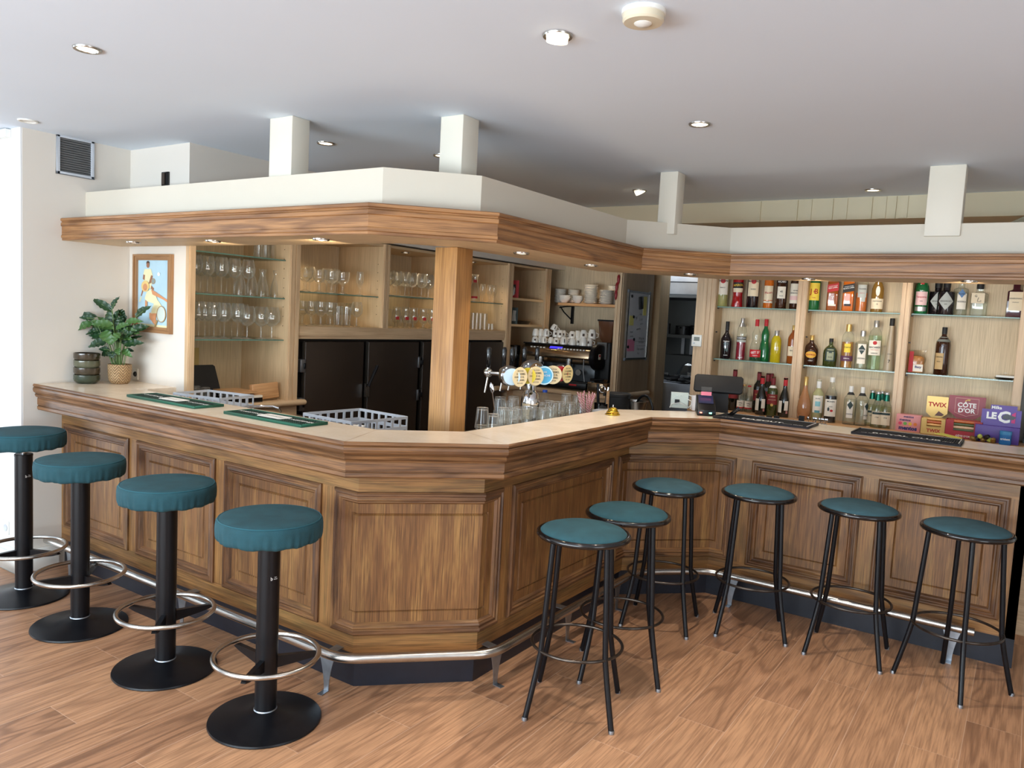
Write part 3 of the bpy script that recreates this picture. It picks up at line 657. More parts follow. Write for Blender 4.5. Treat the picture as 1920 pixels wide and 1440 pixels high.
tag(m.build('niche_upright', W_CAB), 'fluted oak upright between the coffee niche and the whiteboard', 'upright')
pw = MB(); pw.box((-3.21, 6.5, 0), (-3.15, 7.13, 2.3), 2); struct(pw.build('wall_whiteboard_side', W_DARK))
hr = MB(); hr.tube([(-3.125, 6.4, .968), (-3.12, 7.08, .968)], .024, 14); struct(hr.build('trim_4', W_CAB))
struct(MB().box((-3.30, 7.3, 0), (-3.149, 7.53, 2.3), 2).build('trim_5', W_SIDE))
struct(MB().box((-2.203, 5.8, 0), (-2.147, 5.84, 2.3), 2).build('trim_6', W_CAB))

# ================================================================== bottle shelving of the right wing (faces -y)
RY, RD = 5.8, .16
EX = [(-2.147, -2.047), (-1.449, -1.380), (onY(1687, 600, 5.8)[0], onY(1706, 600, 5.8)[0]), (onY(1913, 600, 5.8)[0], onY(1931, 600, 5.8)[0])]
SZ = (1.805, 1.408)
names = ['nearest the kitchen doorway', 'in the middle, between two uprights', 'at the right, above the chocolate displays']
LZ = 1.022
for i in range(3):
    x0, x1 = EX[i][1], EX[i + 1][0]
    t = thing('bottle_shelving', 'pale oak bottle shelf bay ' + names[i], 'shelving')
    MB().box((x0 - .03, RY + RD, LZ), (x1 + .03, RY + RD + .02, 2.3), 2).build('back_panel', W_BACK, t)
    s = MB(); s.box((x0 - .012, RY, LZ), (x0, RY + RD, 2.3), 2); s.box((x1, RY, LZ), (x1 + .012, RY + RD, 2.3), 2); s.build('side_panel', W_SIDE, t)
    for z in SZ:
        g = MB(); g.box((x0 + .003, RY + .028, z - .008), (x1 - .003, RY + RD - .002, z), mat=SHELFG); g.box((x0 + .003, RY + .0265, z - .0078), (x1 - .003, RY + .028, z - .0002), mat=EDGEG); g.build('glass_shelf', None, t)
    for z in (1.8, 1.62, 1.40): MB().box((x0, RY + .04, z - .014), (x0 + .012, RY + .05, z - .006)).build('shelf_pin', BLACK, t)
    m = MB(); a, b_ = EX[i]; pilaster(m, a, b_, RY - .008, RY, LZ - .1, 2.3, 'y'); 
    m.build('upright', W_CAB, t)
    if i == 2: m = MB(); pilaster(m, EX[3][0], EX[3][1], RY - .008, RY, LZ - .1, 2.3, 'y'); m.build('upright', W_CAB, t)
bc = thing('back_counter', 'oak back counter ledge under the bottle shelving', 'counter')
b = MB(); b.box((-2.147, 5.62, LZ - .03), (.3, RY + RD, LZ), 0); b.build('top', W_RAW, bc, bev=.004)
MB().box((-2.13, 5.66, .05), (.3, RY + RD, LZ - .03), 0).build('cupboard', W_CAB, bc)
cb = MB(); cb.box((-.015, 5.82, 0), (.9, 5.99, 2.3)); tag(cb.build('display_fridge', plain('dark_glass', rgb(50, 62, 60), .15)), 'dark glass fronted unit cut off at the right edge, beside the last shelf upright', 'fridge')
th = thing('thermostat', 'white wall thermostat on the door frame by the bottle shelves', 'thermostat', (-2.17, 5.8, 1.535))
MB().box((-.04, -.025, -.045), (.04, 0, .045)).build('housing', WPLAST, th, bev=.004); MB().box((-.02, -.027, -.002), (.024, -.0255, .028)).build('display', plain('lcd', rgb(110, 116, 106), .3), th); MB().box((-.026, -.028, -.026), (-.012, -.0255, -.014)).build('button', GREYP, th)

# ================================================================== kitchen seen through the doorway
STEELD = plain('steel_kitchen', rgb(160, 164, 172), .38, .9, .15, 5)
KD = plain('kitchen_dark', rgb(52, 56, 58), .5, .1)
hd = thing('extractor_hood', 'stainless extractor hood seen through the kitchen doorway', 'hood')
b = MB(); b.box((-4.3, 8.0, 1.97), (-2.0, 8.95, 2.3)); b.build('canopy', STEELD, hd, bev=.01); MB().box((-4.3, 7.98, 1.94), (-2.0, 8.9, 1.97)).build('lip', KD, hd); MB().box((-4.3, 7.97, 2.10), (-2.0, 7.99, 2.11)).build('rail', BLACK, hd)
kp = onY(1250, 622, 8.7)
ks = MB(); ks.box((-4.3, 8.5, 1.50), (-2.0, 8.98, 1.535)); tag(ks.build('kitchen_shelf', KD), 'dark steel shelf holding pots in the kitchen', 'shelf')
for px in (1281, 1297):
    q = onY(px, 645, 8.97); tag(MB().box((q[0] - .02, 8.96, 1.15), (q[0] + .02, 8.98, 1.5)).build('shelf_bracket', STEELD), 'steel bracket strip under the kitchen shelf, %s one' % ('left' if px < 1290 else 'right'), 'bracket', 'kitchen shelf brackets')
def pot(px, r, h, mat, lab, kn=True):
    q = onY(px, 615, 8.72); t = thing('cooking_pot', lab, 'pot', (q[0], 8.72, 1.535))
    MB().lathe([(.001, 0), (r, 0), (r, h), (r * 1.03, h + .004), (r * .97, h + .004), (r * .97, .01), (.001, .01)], n=28).build('pan', mat, t)
    MB().cyl((0, -r, h * .8), (0, -r - .06, h * .85), .008, n=8).build('handle', BLACK, t)
pot(1283, .10, .10, plain('black_pan', rgb(30, 30, 32), .35, .5), 'black pan on the kitchen shelf'); pot(1291, .05, .085, STEELD, 'small steel milk pan in front of the black pan on the kitchen shelf'); pot(1309, .09, .11, plain('dark_pot', rgb(34, 36, 38), .3, .4), 'dark pot at the right end of the kitchen shelf'); pot(1250, .045, .12, STEELD, 'steel canister at the left end of the kitchen shelf')
st = MB(); st.box((-4.2, 8.1, 0), (-2.3, 8.95, 1.02)); st.box((-4.1, 8.08, .2), (-3.3, 8.1, .92), mat=BLACKG); st.box((-3.25, 8.08, .2), (-2.5, 8.1, .92), mat=BLACKG); st.box((-3.55, 8.5, 1.02), (-2.3, 8.94, 1.3), mat=KD)
tag(st.build('cooking_range', STEELD), 'steel cooking range deep in the kitchen behind the doorway', 'range')
br = MB(); random.seed(3)
for i in range(60):
    x = -3.9 + random.random() * 1.5; y = 7.7 + random.random() * .25; z = 1.05 + random.random() * .07; M = Matrix.Translation((x, y, z)) @ Matrix.Rotation(random.random() * 3, 4, 'Z') @ Matrix.Rotation(random.random() - .5, 4, 'X'); br.box((-.05, -.03, -.008), (.05, .03, .008), M=M)
ob = br.build('charcoal_heap', plain('char', rgb(20, 18, 18), .5, var=.4)); tag(ob, 'dark heap wrapped in foil on the kitchen counter', 'heap'); ob['kind'] = 'stuff'
kc = MB(); kc.box((-4.2, 7.62, 0), (-2.35, 8.02, 1.03)); kc.box((-4.2, 7.60, 1.0), (-2.35, 8.02, 1.04)); tag(kc.build('kitchen_counter', STEELD), 'steel kitchen counter with a foil covered edge just inside the doorway', 'counter')
pb = MB(); pts = []
pq = onY(1290, 705, 7.8)
pb.lathe([(.001, 0), (.09, .0), (.13, .02), (.12, .06), (.07, .13), (.03, .15), (.001, .152)], (pq[0], 7.8, 1.1), n=9, ky=.6)
tag(pb.build('plastic_bag', glassy('film', (.75, .78, .8, 1), 1.2, .5, .2), sharp=5), 'crumpled clear plastic bag on the dark heap in the kitchen', 'bag')
l = bpy.data.lights.new('unseen_kitchen_light', 'AREA'); l.energy = 34; l.size = .8; l.color = (.85, .93, 1); o = bpy.data.objects.new('unseen_kitchen_light', l); COL.objects.link(o); o.location = (-3.4, 7.9, 2.5)  # unseen area light brightening the kitchen; no fixture is modelled

for x, y, z, n, pw, g in ((-4.40, 4.03, 2.1245, 'inside the top of the goblet cabinet', 6, 1), (-4.36, 4.86, 2.1245, 'inside the cabinet top left of the oak post', 7, 1), (-4.36, 5.78, 2.1245, 'inside the cabinet top right of the oak post', 6, 1)):
    downlight(x, y, z, 'warm little spotlight ' + n, 'spotlights in the cabinet tops', r=.038, power=pw, ang=140, col=(1, .74, .46))
nc = MB(); nc.box((-4.2, 6.5, 2.3), (-3.15, 7.2, 2.32), 0); struct(nc.build('ceiling_niche', W_SIDE))
downlight(-3.72, 6.78, 2.2995, 'warm spotlight above the stacked plates in the coffee niche', 'spotlights in the cabinet tops', r=.038, power=9, ang=120, col=(1, .80, .56))
# ================================================================== bar stools
def cushion(mb, R, z0, h, pleats, skirt, seed):
    random.seed(seed); ph = [random.random() * 6.28 for _ in range(5)]
    prof = [(.0005, h * 1.0, 0), (R * .35, h * 1.0, 0), (R * .68, h * .985, 0), (R * .86, h * .955, 0), (R * .94, h * .90, 0), (R * .955, h * .875, 0), (R * .99, h * .80, 0), (R * 1.0, h * .62, .2), (R * 1.0, h * .42, .5), (R * .99, h * .2, .9), (R * .975, h * .06, 1.0), (R * .93, 0, 1.0), (R * .8, .004, .2)]
    rows = []; n = 200
    for r, z, k in prof:
        row = []
        for j in range(n):
            a = 2 * PI * j / n
            w_ = math.sin(a * 31 + ph[0] + 1.3 * math.sin(3 * a + ph[1])) * .5 + math.sin(a * 47 + ph[2] + math.sin(5 * a + ph[3])) * .5
            rr = r * (1 + k * .014 * w_); zz = z0 + z - (skirt * k * .5 * (1 + math.sin(a * 13 + ph[4] + math.sin(2 * a))) if k else 0)
            row.append((rr * math.cos(a), rr * math.sin(a), zz))
        rows.append(row)
    mb.grid(rows[::-1], lambda i, j: (j * .01, i * .01), None, True)
def pedestal(x, y, zt, ext, rot, label, seed):
    t = thing('pedestal_stool', label, 'stool', (x, y, 0), rot, 'round pedestal stools along the left wing')
    R = .202; b = MB(); cushion(b, R, zt - .092, .088, 17, .0045, seed); b.build('seat_cushion', TEAL, t, sharp=60)
    MB().ring((0, 0, zt - .092 + .088 * .885), R * .953, .0025, 64, 6).build('piping', plain('teal_piping', rgb(26, 82, 94), .8), t)
    MB().lathe([(.0005, 0), (.2165, 0), (.219, .004), (.217, .010), (.19, .016), (.12, .028), (.07, .040), (.047, .048), (.0005, .048)], n=64).build('base', BLACK, t)
    zc = zt - .088 - ext
    MB().lathe([(.0425, .044), (.0425, zc - .012), (.044, zc - .012), (.044, zc - .002), (.042, zc), (.0005, zc)], n=32).build('column', BLACK, t)
    MB().lathe([(.047, .045), (.0435, .052)], n=32).build('collar', GALV, t)
    if ext: MB().cyl((0, 0, zc), (0, 0, zt - .085), .015, n=20).build('gas_lift', CHROME, t)
    MB().lathe([(.09, zt - .095), (.09, zt - .088), (.0005, zt - .088)], n=24).build('seat_plate', BLACK, t)
    MB().ring((0, 0, .268), .2, .0105, 72, 12).build('foot_ring', STEEL, t)
    for i in range(3):
        a = rot + .5 + i * 2 * PI / 3; M = Matrix.Rotation(a, 4, 'Z'); s = MB()
        P = [(.04, .008, .262), (.19, .008, .258), (.205, .008, .246), (.17, .008, .236), (.04, .008, .214)]
        s.face([tuple(M @ Vector((p[0], .010, p[2]))) for p in P]); s.face([tuple(M @ Vector((p[0], -.010, p[2]))) for p in P][::-1])
        for k in range(5):
            p, q = P[k], P[(k + 1) % 5]; s.face([tuple(M @ Vector(v)) for v in ((p[0], -.010, p[2]), (q[0], -.010, q[2]), (q[0], .010, q[2]), (p[0], .010, p[2]))])
        s.build('ring_strut', BLACK, t)
    a = facecam(x, y) - rot + .45; k = MB(); M = Matrix.Rotation(a, 4, 'Z') @ Matrix.Translation((0, -.0428, zt - .25)) @ Matrix(((1, 0, 0, 0), (0, 0, -1, 0), (0, 1, 0, 0), (0, 0, 0, 1)))
    if seed in (1, 4):
        k.text('b', .02, M @ Matrix.Translation((-.008, 0, 0)), WINK); k.text('bar\nstool', .007, M @ Matrix.Translation((.008, .002, 0)), WINK); k.build('sticker', WINK, t)
    return t
pedestal(-4.434, 1.98, .915, .045, 0, 'teal round pedestal stool at far left, raised on a chrome gas lift', 1)
pedestal(-3.831, 1.97, .855, 0, .9, 'teal round pedestal stool second from the left, its seat overlapping the first', 2)
pedestal(-3.098, 1.969, .857, 0, .4, 'teal round pedestal stool third from the left, in front of the second wood panel', 3)
pedestal(-2.408, 1.965, .838, 0, .25, 'teal round pedestal stool nearest the viewer, before the angled bar corner', 4)
def legstool(x, y, rot, label, seed, fab):
    t = thing('tubular_stool', label, 'stool', (x, y, 0), rot, 'black four legged stools inside the bar corner')
    R = .186
    b = MB(); b.lathe([(R, 0), (R * .985, .012), (R * .93, .022), (R * .75, .033), (R * .45, .040), (.0005, .042)][::-1][::-1], (0, 0, .752), n=56); b.build('seat_cushion', fab, t, sharp=60)
    MB().ring((0, 0, .754), .187, .0125, 64, 12).build('seat_rim', BLACKG, t)
    MB().lathe([(.18, .744), (.0005, .744)], n=40).build('seat_base', BLACK, t)
    MB().ring((0, 0, .282), .192, .0065, 64, 10).build('foot_ring', plain('worn_ring', rgb(70, 62, 56), .3, .8, .3, 30), t)
    for i in range(4):
        a = PI / 4 + i * PI / 2; c, s = math.cos(a), math.sin(a); pts = []
        for k in range(9):
            z = .748 * (1 - k / 8); r_ = .158 + .095 * (k / 8) ** 1.25 if k < 8 else .252
            r_ = .155 + .032 * min(1, (.748 - z) / .466) if z > .282 else .187 + .065 * ((.282 - z) / .282) ** 1.1
            pts.append((r_ * c, r_ * s, z))
        lg = MB().tube(pts, .0118, 14).build('leg', BLACK, t)
        MB().lathe([(.0122, 0), (.0122, .012), (.0118, .014)], (.252 * c, .252 * s, 0), n=14).build('foot_cap', GALV, lg)
    return t
D = math.radians
legstool(-1.504, 2.855, D(22), 'black tubular stool with teal seat, nearest the viewer right of the bar corner', 1, TEAL)
legstool(-1.508, 3.295, D(27), 'black tubular stool with teal seat, just behind the nearest one', 2, TEAL)
legstool(-1.60, 4.0, D(12), 'black tubular stool with teal seat, deepest in the inner corner of the bar', 3, TEAL2)
legstool(-1.175, 4.235, D(20), 'black tubular stool with teal seat, right of the one in the inner corner', 4, TEAL2)
legstool(-.676, 4.275, D(3), 'black tubular stool with teal seat, second from the right end', 5, TEAL2)
legstool(-.192, 4.215, D(58), 'black tubular stool with teal seat at the far right of the row', 6, TEAL2)
# ================================================================== things on the worktop
WZ = 1.1135
GREENR = plain('green_rubber', rgb(26, 92, 72), .55); GREEND = plain('green_rubber_dark', rgb(14, 52, 42), .6); BRUB = plain('black_rubber', rgb(34, 34, 40), .55); BRUBD = plain('black_rubber_dark', rgb(14, 14, 16), .6)
def barmat(x0, y0, x1, y1, m1, m2, label, lines, rows, skew=0):
    t = thing('bar_mat', label, 'bar mat', ((x0 + x1) / 2, (y0 + y1) / 2, WZ), skew); L, Wd = (x1 - x0) / 2, (y1 - y0) / 2
    b = MB(); b.box((-L, -Wd, 0), (L, Wd, .005)); 
    for a, c in (((-L, -Wd, .005), (L, -Wd + .008, .013)), ((-L, Wd - .008, .005), (L, Wd, .013)), ((-L, -Wd, .005), (-L + .008, Wd, .013)), ((L - .008, -Wd, .005), (L, Wd, .013))): b.box(a, c)
    b.build('tray', m1, t, bev=.001)
    n = MB(); nx, ny = rows
    for i in range(nx):
        for j in range(ny):
            cx, cy = -L + .012 + (i + .5) * (2 * L - .024) / nx, -Wd + .012 + (j + .5) * (2 * Wd - .024) / ny; s = min((2 * L - .024) / nx, (2 * Wd - .024) / ny) * .33
            n.box((cx - s, cy - s, .005), (cx + s, cy + s, .011))
    n.build('rubber_nubs', m2, t, smooth=False)
    return t, L, Wd
UP = Matrix.Identity(4)
for (a, lab, tl) in (((-4.005, 2.30, -3.405, 2.47), 'green rubber bar mat with white lettering, nearest the plant', .0), ((-3.19, 2.312, -2.645, 2.47), 'green rubber bar mat with white lettering, nearest the bar corner', .0)):
    t, L, Wd = barmat(*a, GREENR, GREEND, lab, 1, (40, 11), tl)
    p = MB(); R = .03
    poly = [(-.085, -.03), (-.075, -.04), (.075, -.04), (.085, -.03), (.085, .03), (.075, .04), (-.075, .04), (-.085, .03)]
    p.prism(poly, .011, .0128); p.build('plate', WPLAST, t)
    k = MB(); k.text('Tonissteiner', .026, Matrix.Translation((0, 0, .0132)), INK); k.text('TONISSTEINER', .027, Matrix.Translation((-L + .10, 0, .0122)), WINK, bold=.02); k.text('TONISSTEINER', .027, Matrix.Translation((L - .10, 0, .0122)), WINK, bold=.02)
    k.build('lettering', WINK, t)
for a, lab, word in (((-1.54, 4.455, -1.0, 4.715), 'long black bar mat with white printing beside the card terminal', 'MAZOUT'), ((-.785, 4.49, -.268, 4.73), 'black bar mat with white printing in front of the chocolate displays', 'ROYAL CLUB')):
    t, L, Wd = barmat(*a, BRUB, BRUBD, lab, 1, (46, 12), 0)
    k = MB(); k.text('ICE TEA', .02, Matrix.Translation((-L + .08, -Wd + .03, .0122)), WINK); k.text(word, .055, Matrix.Translation((-.0, -Wd + .06, .0122)), WINK, bold=.03); k.text('SODA FRUIT', .02, Matrix.Translation((L - .09, -Wd + .03, .0122)), WINK)
    k.box((-L + .01, Wd - .016, .0118), (L - .01, Wd - .012, .0124), mat=WINK); k.box((L - .014, -Wd + .02, .0118), (L - .010, Wd - .02, .0124), mat=WINK); k.build('lettering', WINK, t)
# brass counter bell
bl = thing('counter_bell', 'small brass reception bell on the worktop by the bar bend', 'bell', (-1.985, 4.035, WZ))
pr = [(.0005, 0), (.040, 0), (.043, .003), (.043, .006), (.036, .010), (.034, .013)]
b = MB(); rows = []
MB().lathe(pr, n=48).build('base', BRASS, bl)
b = MB()
for r, z in ((.036, .0135), (.0365, .017), (.031, .020), (.029, .026), (.026, .033), (.02, .040), (.012, .044), (.004, .0455), (.0005, .046)):
    rows.append([(r * (1 + (.05 * math.cos(12 * 2 * PI * j / 60) if z < .02 else 0)) * math.cos(2 * PI * j / 60), r * (1 + (.05 * math.cos(12 * 2 * PI * j / 60) if z < .02 else 0)) * math.sin(2 * PI * j / 60), z) for j in range(60)])
b.grid(rows, None, None, True); b.build('dome', BRASS, bl, sharp=60); MB().lathe([(.003, .045), (.003, .053), (.0045, .054), (.0045, .057), (.0005, .059)], n=14).build('plunger', CHROME, bl)
# stacked bowls
BOWLS = [('bottom', plain('glaze_green', rgb(48, 58, 44), .18, var=.2, vs=20, coat=.5)), ('second from the bottom', plain('glaze_brown', rgb(58, 50, 38), .18, var=.25, vs=25, coat=.5)), ('third from the bottom, paler', plain('glaze_pale', rgb(84, 86, 68), .2, var=.15, vs=20, coat=.5)), ('top', plain('glaze_brown2', rgb(56, 48, 36), .18, var=.25, vs=20, coat=.5))]
bxy = onX(165, 715, -4.62); bowl_y = 2.50
q = onZ(165, 716, WZ); bwx, bwy = -4.735, 2.47
for i, (n, m) in enumerate(BOWLS):
    o = MB().lathe([(.0005, .004), (.052, .004), (.054, 0), (.056, .004), (.068, .012), (.073, .024), (.073, .050), (.0705, .052), (.068, .050), (.068, .026), (.055, .012), (.0005, .010)], n=48).build('ceramic_bowl', m)
    o.location = (bwx, bwy, WZ + i * .0435); tag(o, 'glazed ceramic bowl in the stack beside the plant, %s' % n, 'bowl', 'stack of glazed bowls')
# potted plant
px_, py_ = -4.64, 2.62
pt = thing('potted_plant', 'leafy green plant in a woven bamboo pot in the wall corner', 'plant', (px_, py_, WZ))
def weave():
    m, nt, N, L, P = newmat('woven_bamboo'); tc = N.new('ShaderNodeTexCoord'); sp = N.new('ShaderNodeSeparateXYZ'); L.new(tc.outputs['UV'], sp.inputs[0])
    u = math_(N, L, 'MULTIPLY', sp.outputs[0], 62); v = math_(N, L, 'MULTIPLY', sp.outputs[1], 62)
    zig = math_(N, L, 'PINGPONG', u, 1.5); s = math_(N, L, 'ADD', v, math_(N, L, 'MULTIPLY', zig, 1.2)); f = math_(N, L, 'FRACT', math_(N, L, 'MULTIPLY', s, .9))
    g = math_(N, L, 'SINE', math_(N, L, 'MULTIPLY', f, PI)); nz = noise(N, L, tc.outputs['Object'], 40, 3)
    c = mixc(N, L, nz, rgb(140, 108, 72), rgb(196, 164, 120)); c = mixc(N, L, math_(N, L, 'POWER', math_(N, L, 'SUBTRACT', 1.0, g), 1.3), c, rgb(92, 66, 42)); L.new(c, P.inputs['Base Color']); P.inputs['Roughness'].default_value = .6
    bump(N, L, g, .8, .003, P); return m
MB().lathe([(.0005, 0), (.046, 0), (.056, .010), (.063, .03), (.067, .07), (.068, .115), (.066, .119), (.063, .115), (.062, .09)], n=40).build('pot', weave(), pt)
MB().lathe([(.062, .10), (.0005, .104)], n=20).build('soil', plain('soil', rgb(40, 30, 24), .9, var=.3, vs=60), pt)
LEAFD = plain('leaf_green', rgb(24, 58, 28), .42, var=.3, vs=14, coat=.15); LEAFL = plain('leaf_light_green', rgb(58, 96, 44), .45, var=.25, vs=14, coat=.1); STEMM = plain('stem_green', rgb(92, 118, 62), .5)
lv = [MB(), MB()]; stm = MB()
def leaf(k, base, tip, up, wd, mat_i, wav=.12, stem0=None):
    """base->tip blade arching, wavy margins"""
    B, T = Vector(base), Vector(tip); d = T - B; L = d.length; s1 = d.cross(Vector((0, 0, 1))).normalized(); s2 = d.cross(Vector((-.55, .83, -.1))).normalized(); s2 = s2 if s1.dot(s2) >= 0 else -s2; side = (s1 * .35 + s2 * .8).normalized(); nrm = side.cross(d).normalized(); nrm = nrm if nrm.z >= -.05 else -nrm; rows = []; n = 22
    for i in range(n + 1):
        t_ = i / n; c = B + d * t_ + nrm * (up * 4 * t_ * (1 - t_) * L); wv_ = wd * (math.sin(PI * min(1, t_ ** .75 * 1.0)) ** .8) * (1 - .25 * t_)
        row = []
        for j, s_ in enumerate((-1, -.55, 0, .55, 1)):
            rip = (math.sin(t_ * 26 + (s_ > 0) * 1.5) * wav * wd * abs(s_) ** 1.5)
            row.append(tuple(c + side * (wv_ * s_ * (1 + .08 * math.sin(t_ * 34) * abs(s_))) + nrm * (abs(s_) * wv_ * .32 + rip)))
        rows.append(row)
    lv[mat_i].grid(rows)
    s0 = Vector(stem0) if stem0 else Vector((B.x * .25, B.y * .25, .1)); mid = (s0 + B) / 2 + Vector((0, 0, .02))
    stm.tube([tuple(s0), tuple(mid), tuple(B), tuple(B + d * .5 + nrm * up * L)], .0022, 6)
def P2(px, py, dy=0.0):
    """picture position -> plant-local point on the vertical plane facing the viewer"""
    v = ray(px, py); n = np.array([CF[0], CF[1], 0]); o = np.array([px_, py_, 0]); tt = ((o - CAM) @ n + dy) / (v @ n); q = CAM + v * tt; return (q[0] - px_, q[1] - py_, q[2] - WZ)
random.seed(11)
Z8 = lambda a, b: (120 + a / 7.58, 540 + b / 7.58)
LV = [((480, 410), (72, 430), .16, .020, 0, .02), ((690, 330), (395, 150), .06, .024, 0, .05), ((680, 300), (795, 118), .05, .020, 0, .0), ((440, 440), (215, 420), .06, .018, 0, -.03), ((420, 500), (165, 612), .1, .026, 1, -.02), ((700, 520), (385, 520), .08, .024, 1, -.06), ((560, 590), (310, 665), .08, .020, 0, .0), ((600, 700), (330, 715), .06, .016, 0, .05), ((620, 760), (345, 845), .10, .030, 0, -.04), ((640, 880), (492, 868), .05, .018, 0, -.02), ((700, 900), (690, 1000), .1, .03, 0, -.06),
      ((1020, 410), (1248, 255), .04, .026, 0, -.03), ((880, 480), (1135, 480), .08, .020, 1, -.02), ((960, 600), (1225, 545), .07, .024, 0, .0), ((860, 800), (1145, 785), .06, .026, 0, -.05), ((880, 760), (1130, 680), .06, .014, 0, .04), ((560, 620), (690, 815), .15, .034, 1, -.08), ((800, 640), (690, 790), .1, .026, 1, -.09), ((820, 700), (905, 560), .05, .018, 1, -.05), ((740, 330), (860, 440), .15, .03, 0, .06), ((660, 540), (650, 280), .03, .026, 0, .03), ((700, 560), (780, 300), .05, .026, 0, .04), ((830, 880), (975, 990), .1, .020, 1, -.05), ((760, 860), (790, 960), .1, .018, 1, -.08), ((870, 880), (1000, 900), .06, .014, 0, .0), ((740, 580), (960, 510), .08, .02, 1, -.03), ((560, 520), (380, 560), .1, .024, 0, .06), ((640, 640), (450, 680), .08, .022, 0, .02), ((800, 420), (870, 480), .1, .03, 0, .07), ((560, 900), (660, 960), .1, .03, 0, .0), ((820, 560), (800, 380), .03, .022, 0, .05)]
for i in range(22):
    a = i * 2.4; L_ = 150 + 150 * random.random(); bx_, by_ = 760 + 60 * math.cos(a), 720 - 160 * random.random(); LV.append(((bx_, by_), (bx_ + L_ * math.cos(a) * 1.3, by_ + L_ * math.sin(a) * .7 - 20), .09, .022 + .008 * random.random(), 0 if i % 4 else 1, random.uniform(-.05, .06)))
for b0, t0, up, wd, mi, dy in LV:
    leaf(0, P2(*Z8(*b0), dy * .6), P2(*Z8(*t0), dy), up, wd * 1.15, mi)
lv[0].build('dark_leaves', LEAFD, pt, sharp=80); lv[1].build('light_leaves', LEAFL, pt, sharp=80); stm.build('stems', STEMM, pt)
# framed picture: two tennis players on pale blue (generic stand-in)
pic = thing('framed_picture', 'framed print of two tennis players on pale blue, on the wall beside the cabinet', 'picture', (-4.541, 2.78, 1.672), 0)
hw, hh = .202, .24
f = MB()
for d0, d1, h0, h1 in ((0, .012, .024, .026), (.012, .018, .018, .018), (.018, .036, .022, .020)):
    for a, c in (((-hw + d0, -h1, -hh + d0), (-hw + d1, -.001, hh - d0)), ((hw - d1, -h1, -hh + d0), (hw - d0, -.001, hh - d0))): f.box(a, c, 2)
    for a, c in (((-hw + d1, -h1, -hh + d0), (hw - d1, -.001, -hh + d1)), ((-hw + d1, -h1, hh - d1), (hw - d1, -.001, hh - d0))): f.box(a, c, 0)
f.build('frame', W_FRAME, pic)
pr = MB(); iw, ih = hw - .036, hh - .036; LAY = [0]
def flat(pts, mat):
    LAY[0] += 1; y = -.008 - LAY[0] * .00025
    q = [((u - 160) / 425 * 2 * iw - iw, ih - (v - 215) / 1005 * 2 * ih) for u, v in pts]; pr.face([(a, y, c) for a, c in q][::-1] if area2(q) > 0 else [(a, y, c) for a, c in q], None, mat)
def area2(q): return -sum(q[i][0] * q[(i + 1) % len(q)][1] - q[(i + 1) % len(q)][0] * q[i][1] for i in range(len(q)))
SKY = plain('print_blue', rgb(176, 208, 224), .6); SKIN = plain('print_skin', rgb(206, 146, 104), .6); SK2 = plain('print_skin_dark', rgb(150, 104, 80), .6); CRM = plain('print_cream', rgb(226, 222, 180), .6); BLO = plain('print_blonde', rgb(226, 196, 128), .6); HAIR = plain('print_hair', rgb(70, 50, 40), .6); RAQ = plain('print_racket', rgb(168, 136, 88), .6)
def ell(cx, cy, rx_, ry_, n=20): return [(cx + rx_ * math.cos(2 * PI * i / n), cy + ry_ * math.sin(2 * PI * i / n)) for i in range(n)]
flat([(160, 215), (585, 215), (585, 1220), (160, 1220)], SKY); flat([(160, 1180), (585, 1190), (585, 1220), (160, 1220)], CRM)
flat([(225, 640), (250, 640), (215, 760), (200, 760)], SK2); flat([(200, 770), (215, 775), (195, 850), (175, 850)], CRM); flat([(330, 570), (385, 640), (370, 680), (320, 620)], SK2)
flat([(240, 520), (360, 520), (340, 640), (230, 650)], CRM); flat([(250, 350), (340, 345), (365, 440), (330, 530), (250, 530), (235, 430)], CRM); flat([(235, 430), (260, 440), (255, 520), (228, 500)], SK2); flat([(345, 440), (368, 450), (345, 560), (310, 570)], SK2); flat(ell(375, 530, 28, 44), RAQ); flat(ell(375, 530, 22, 37), plain('print_grey', rgb(140, 150, 146), .6)); flat(ell(300, 285, 21, 45), SK2); flat([(278, 270), (282, 235), (300, 225), (320, 240), (322, 265), (300, 250)], HAIR)
flat(ell(450, 422, 18, 28), WINK)
flat([(330, 1010), (425, 1010), (420, 1100), (415, 1185), (395, 1180), (330, 1090)], SKIN); flat([(395, 850), (450, 820), (500, 900), (500, 1000), (350, 1020), (370, 930)], CRM); flat([(290, 690), (360, 645), (430, 780), (450, 840), (395, 870), (300, 840), (262, 800)], CRM); flat([(350, 650), (400, 680), (585, 810), (580, 845), (520, 800), (370, 730)], SKIN); flat([(270, 820), (300, 840), (300, 960), (270, 970)], SKIN)
flat(ell(270, 610, 55, 85), BLO); flat(ell(270, 625, 32, 55), SKIN); flat([(262, 655), (282, 652), (272, 662)], RINK); flat(ell(495, 1020, 62, 125, 28), RAQ); flat(ell(495, 1020, 53, 113, 28), plain('print_string', rgb(196, 210, 206), .6)); flat([(430, 1110), (450, 1120), (420, 1220), (405, 1218)], RAQ)
pr.build('print', SKY, pic, smooth=False)
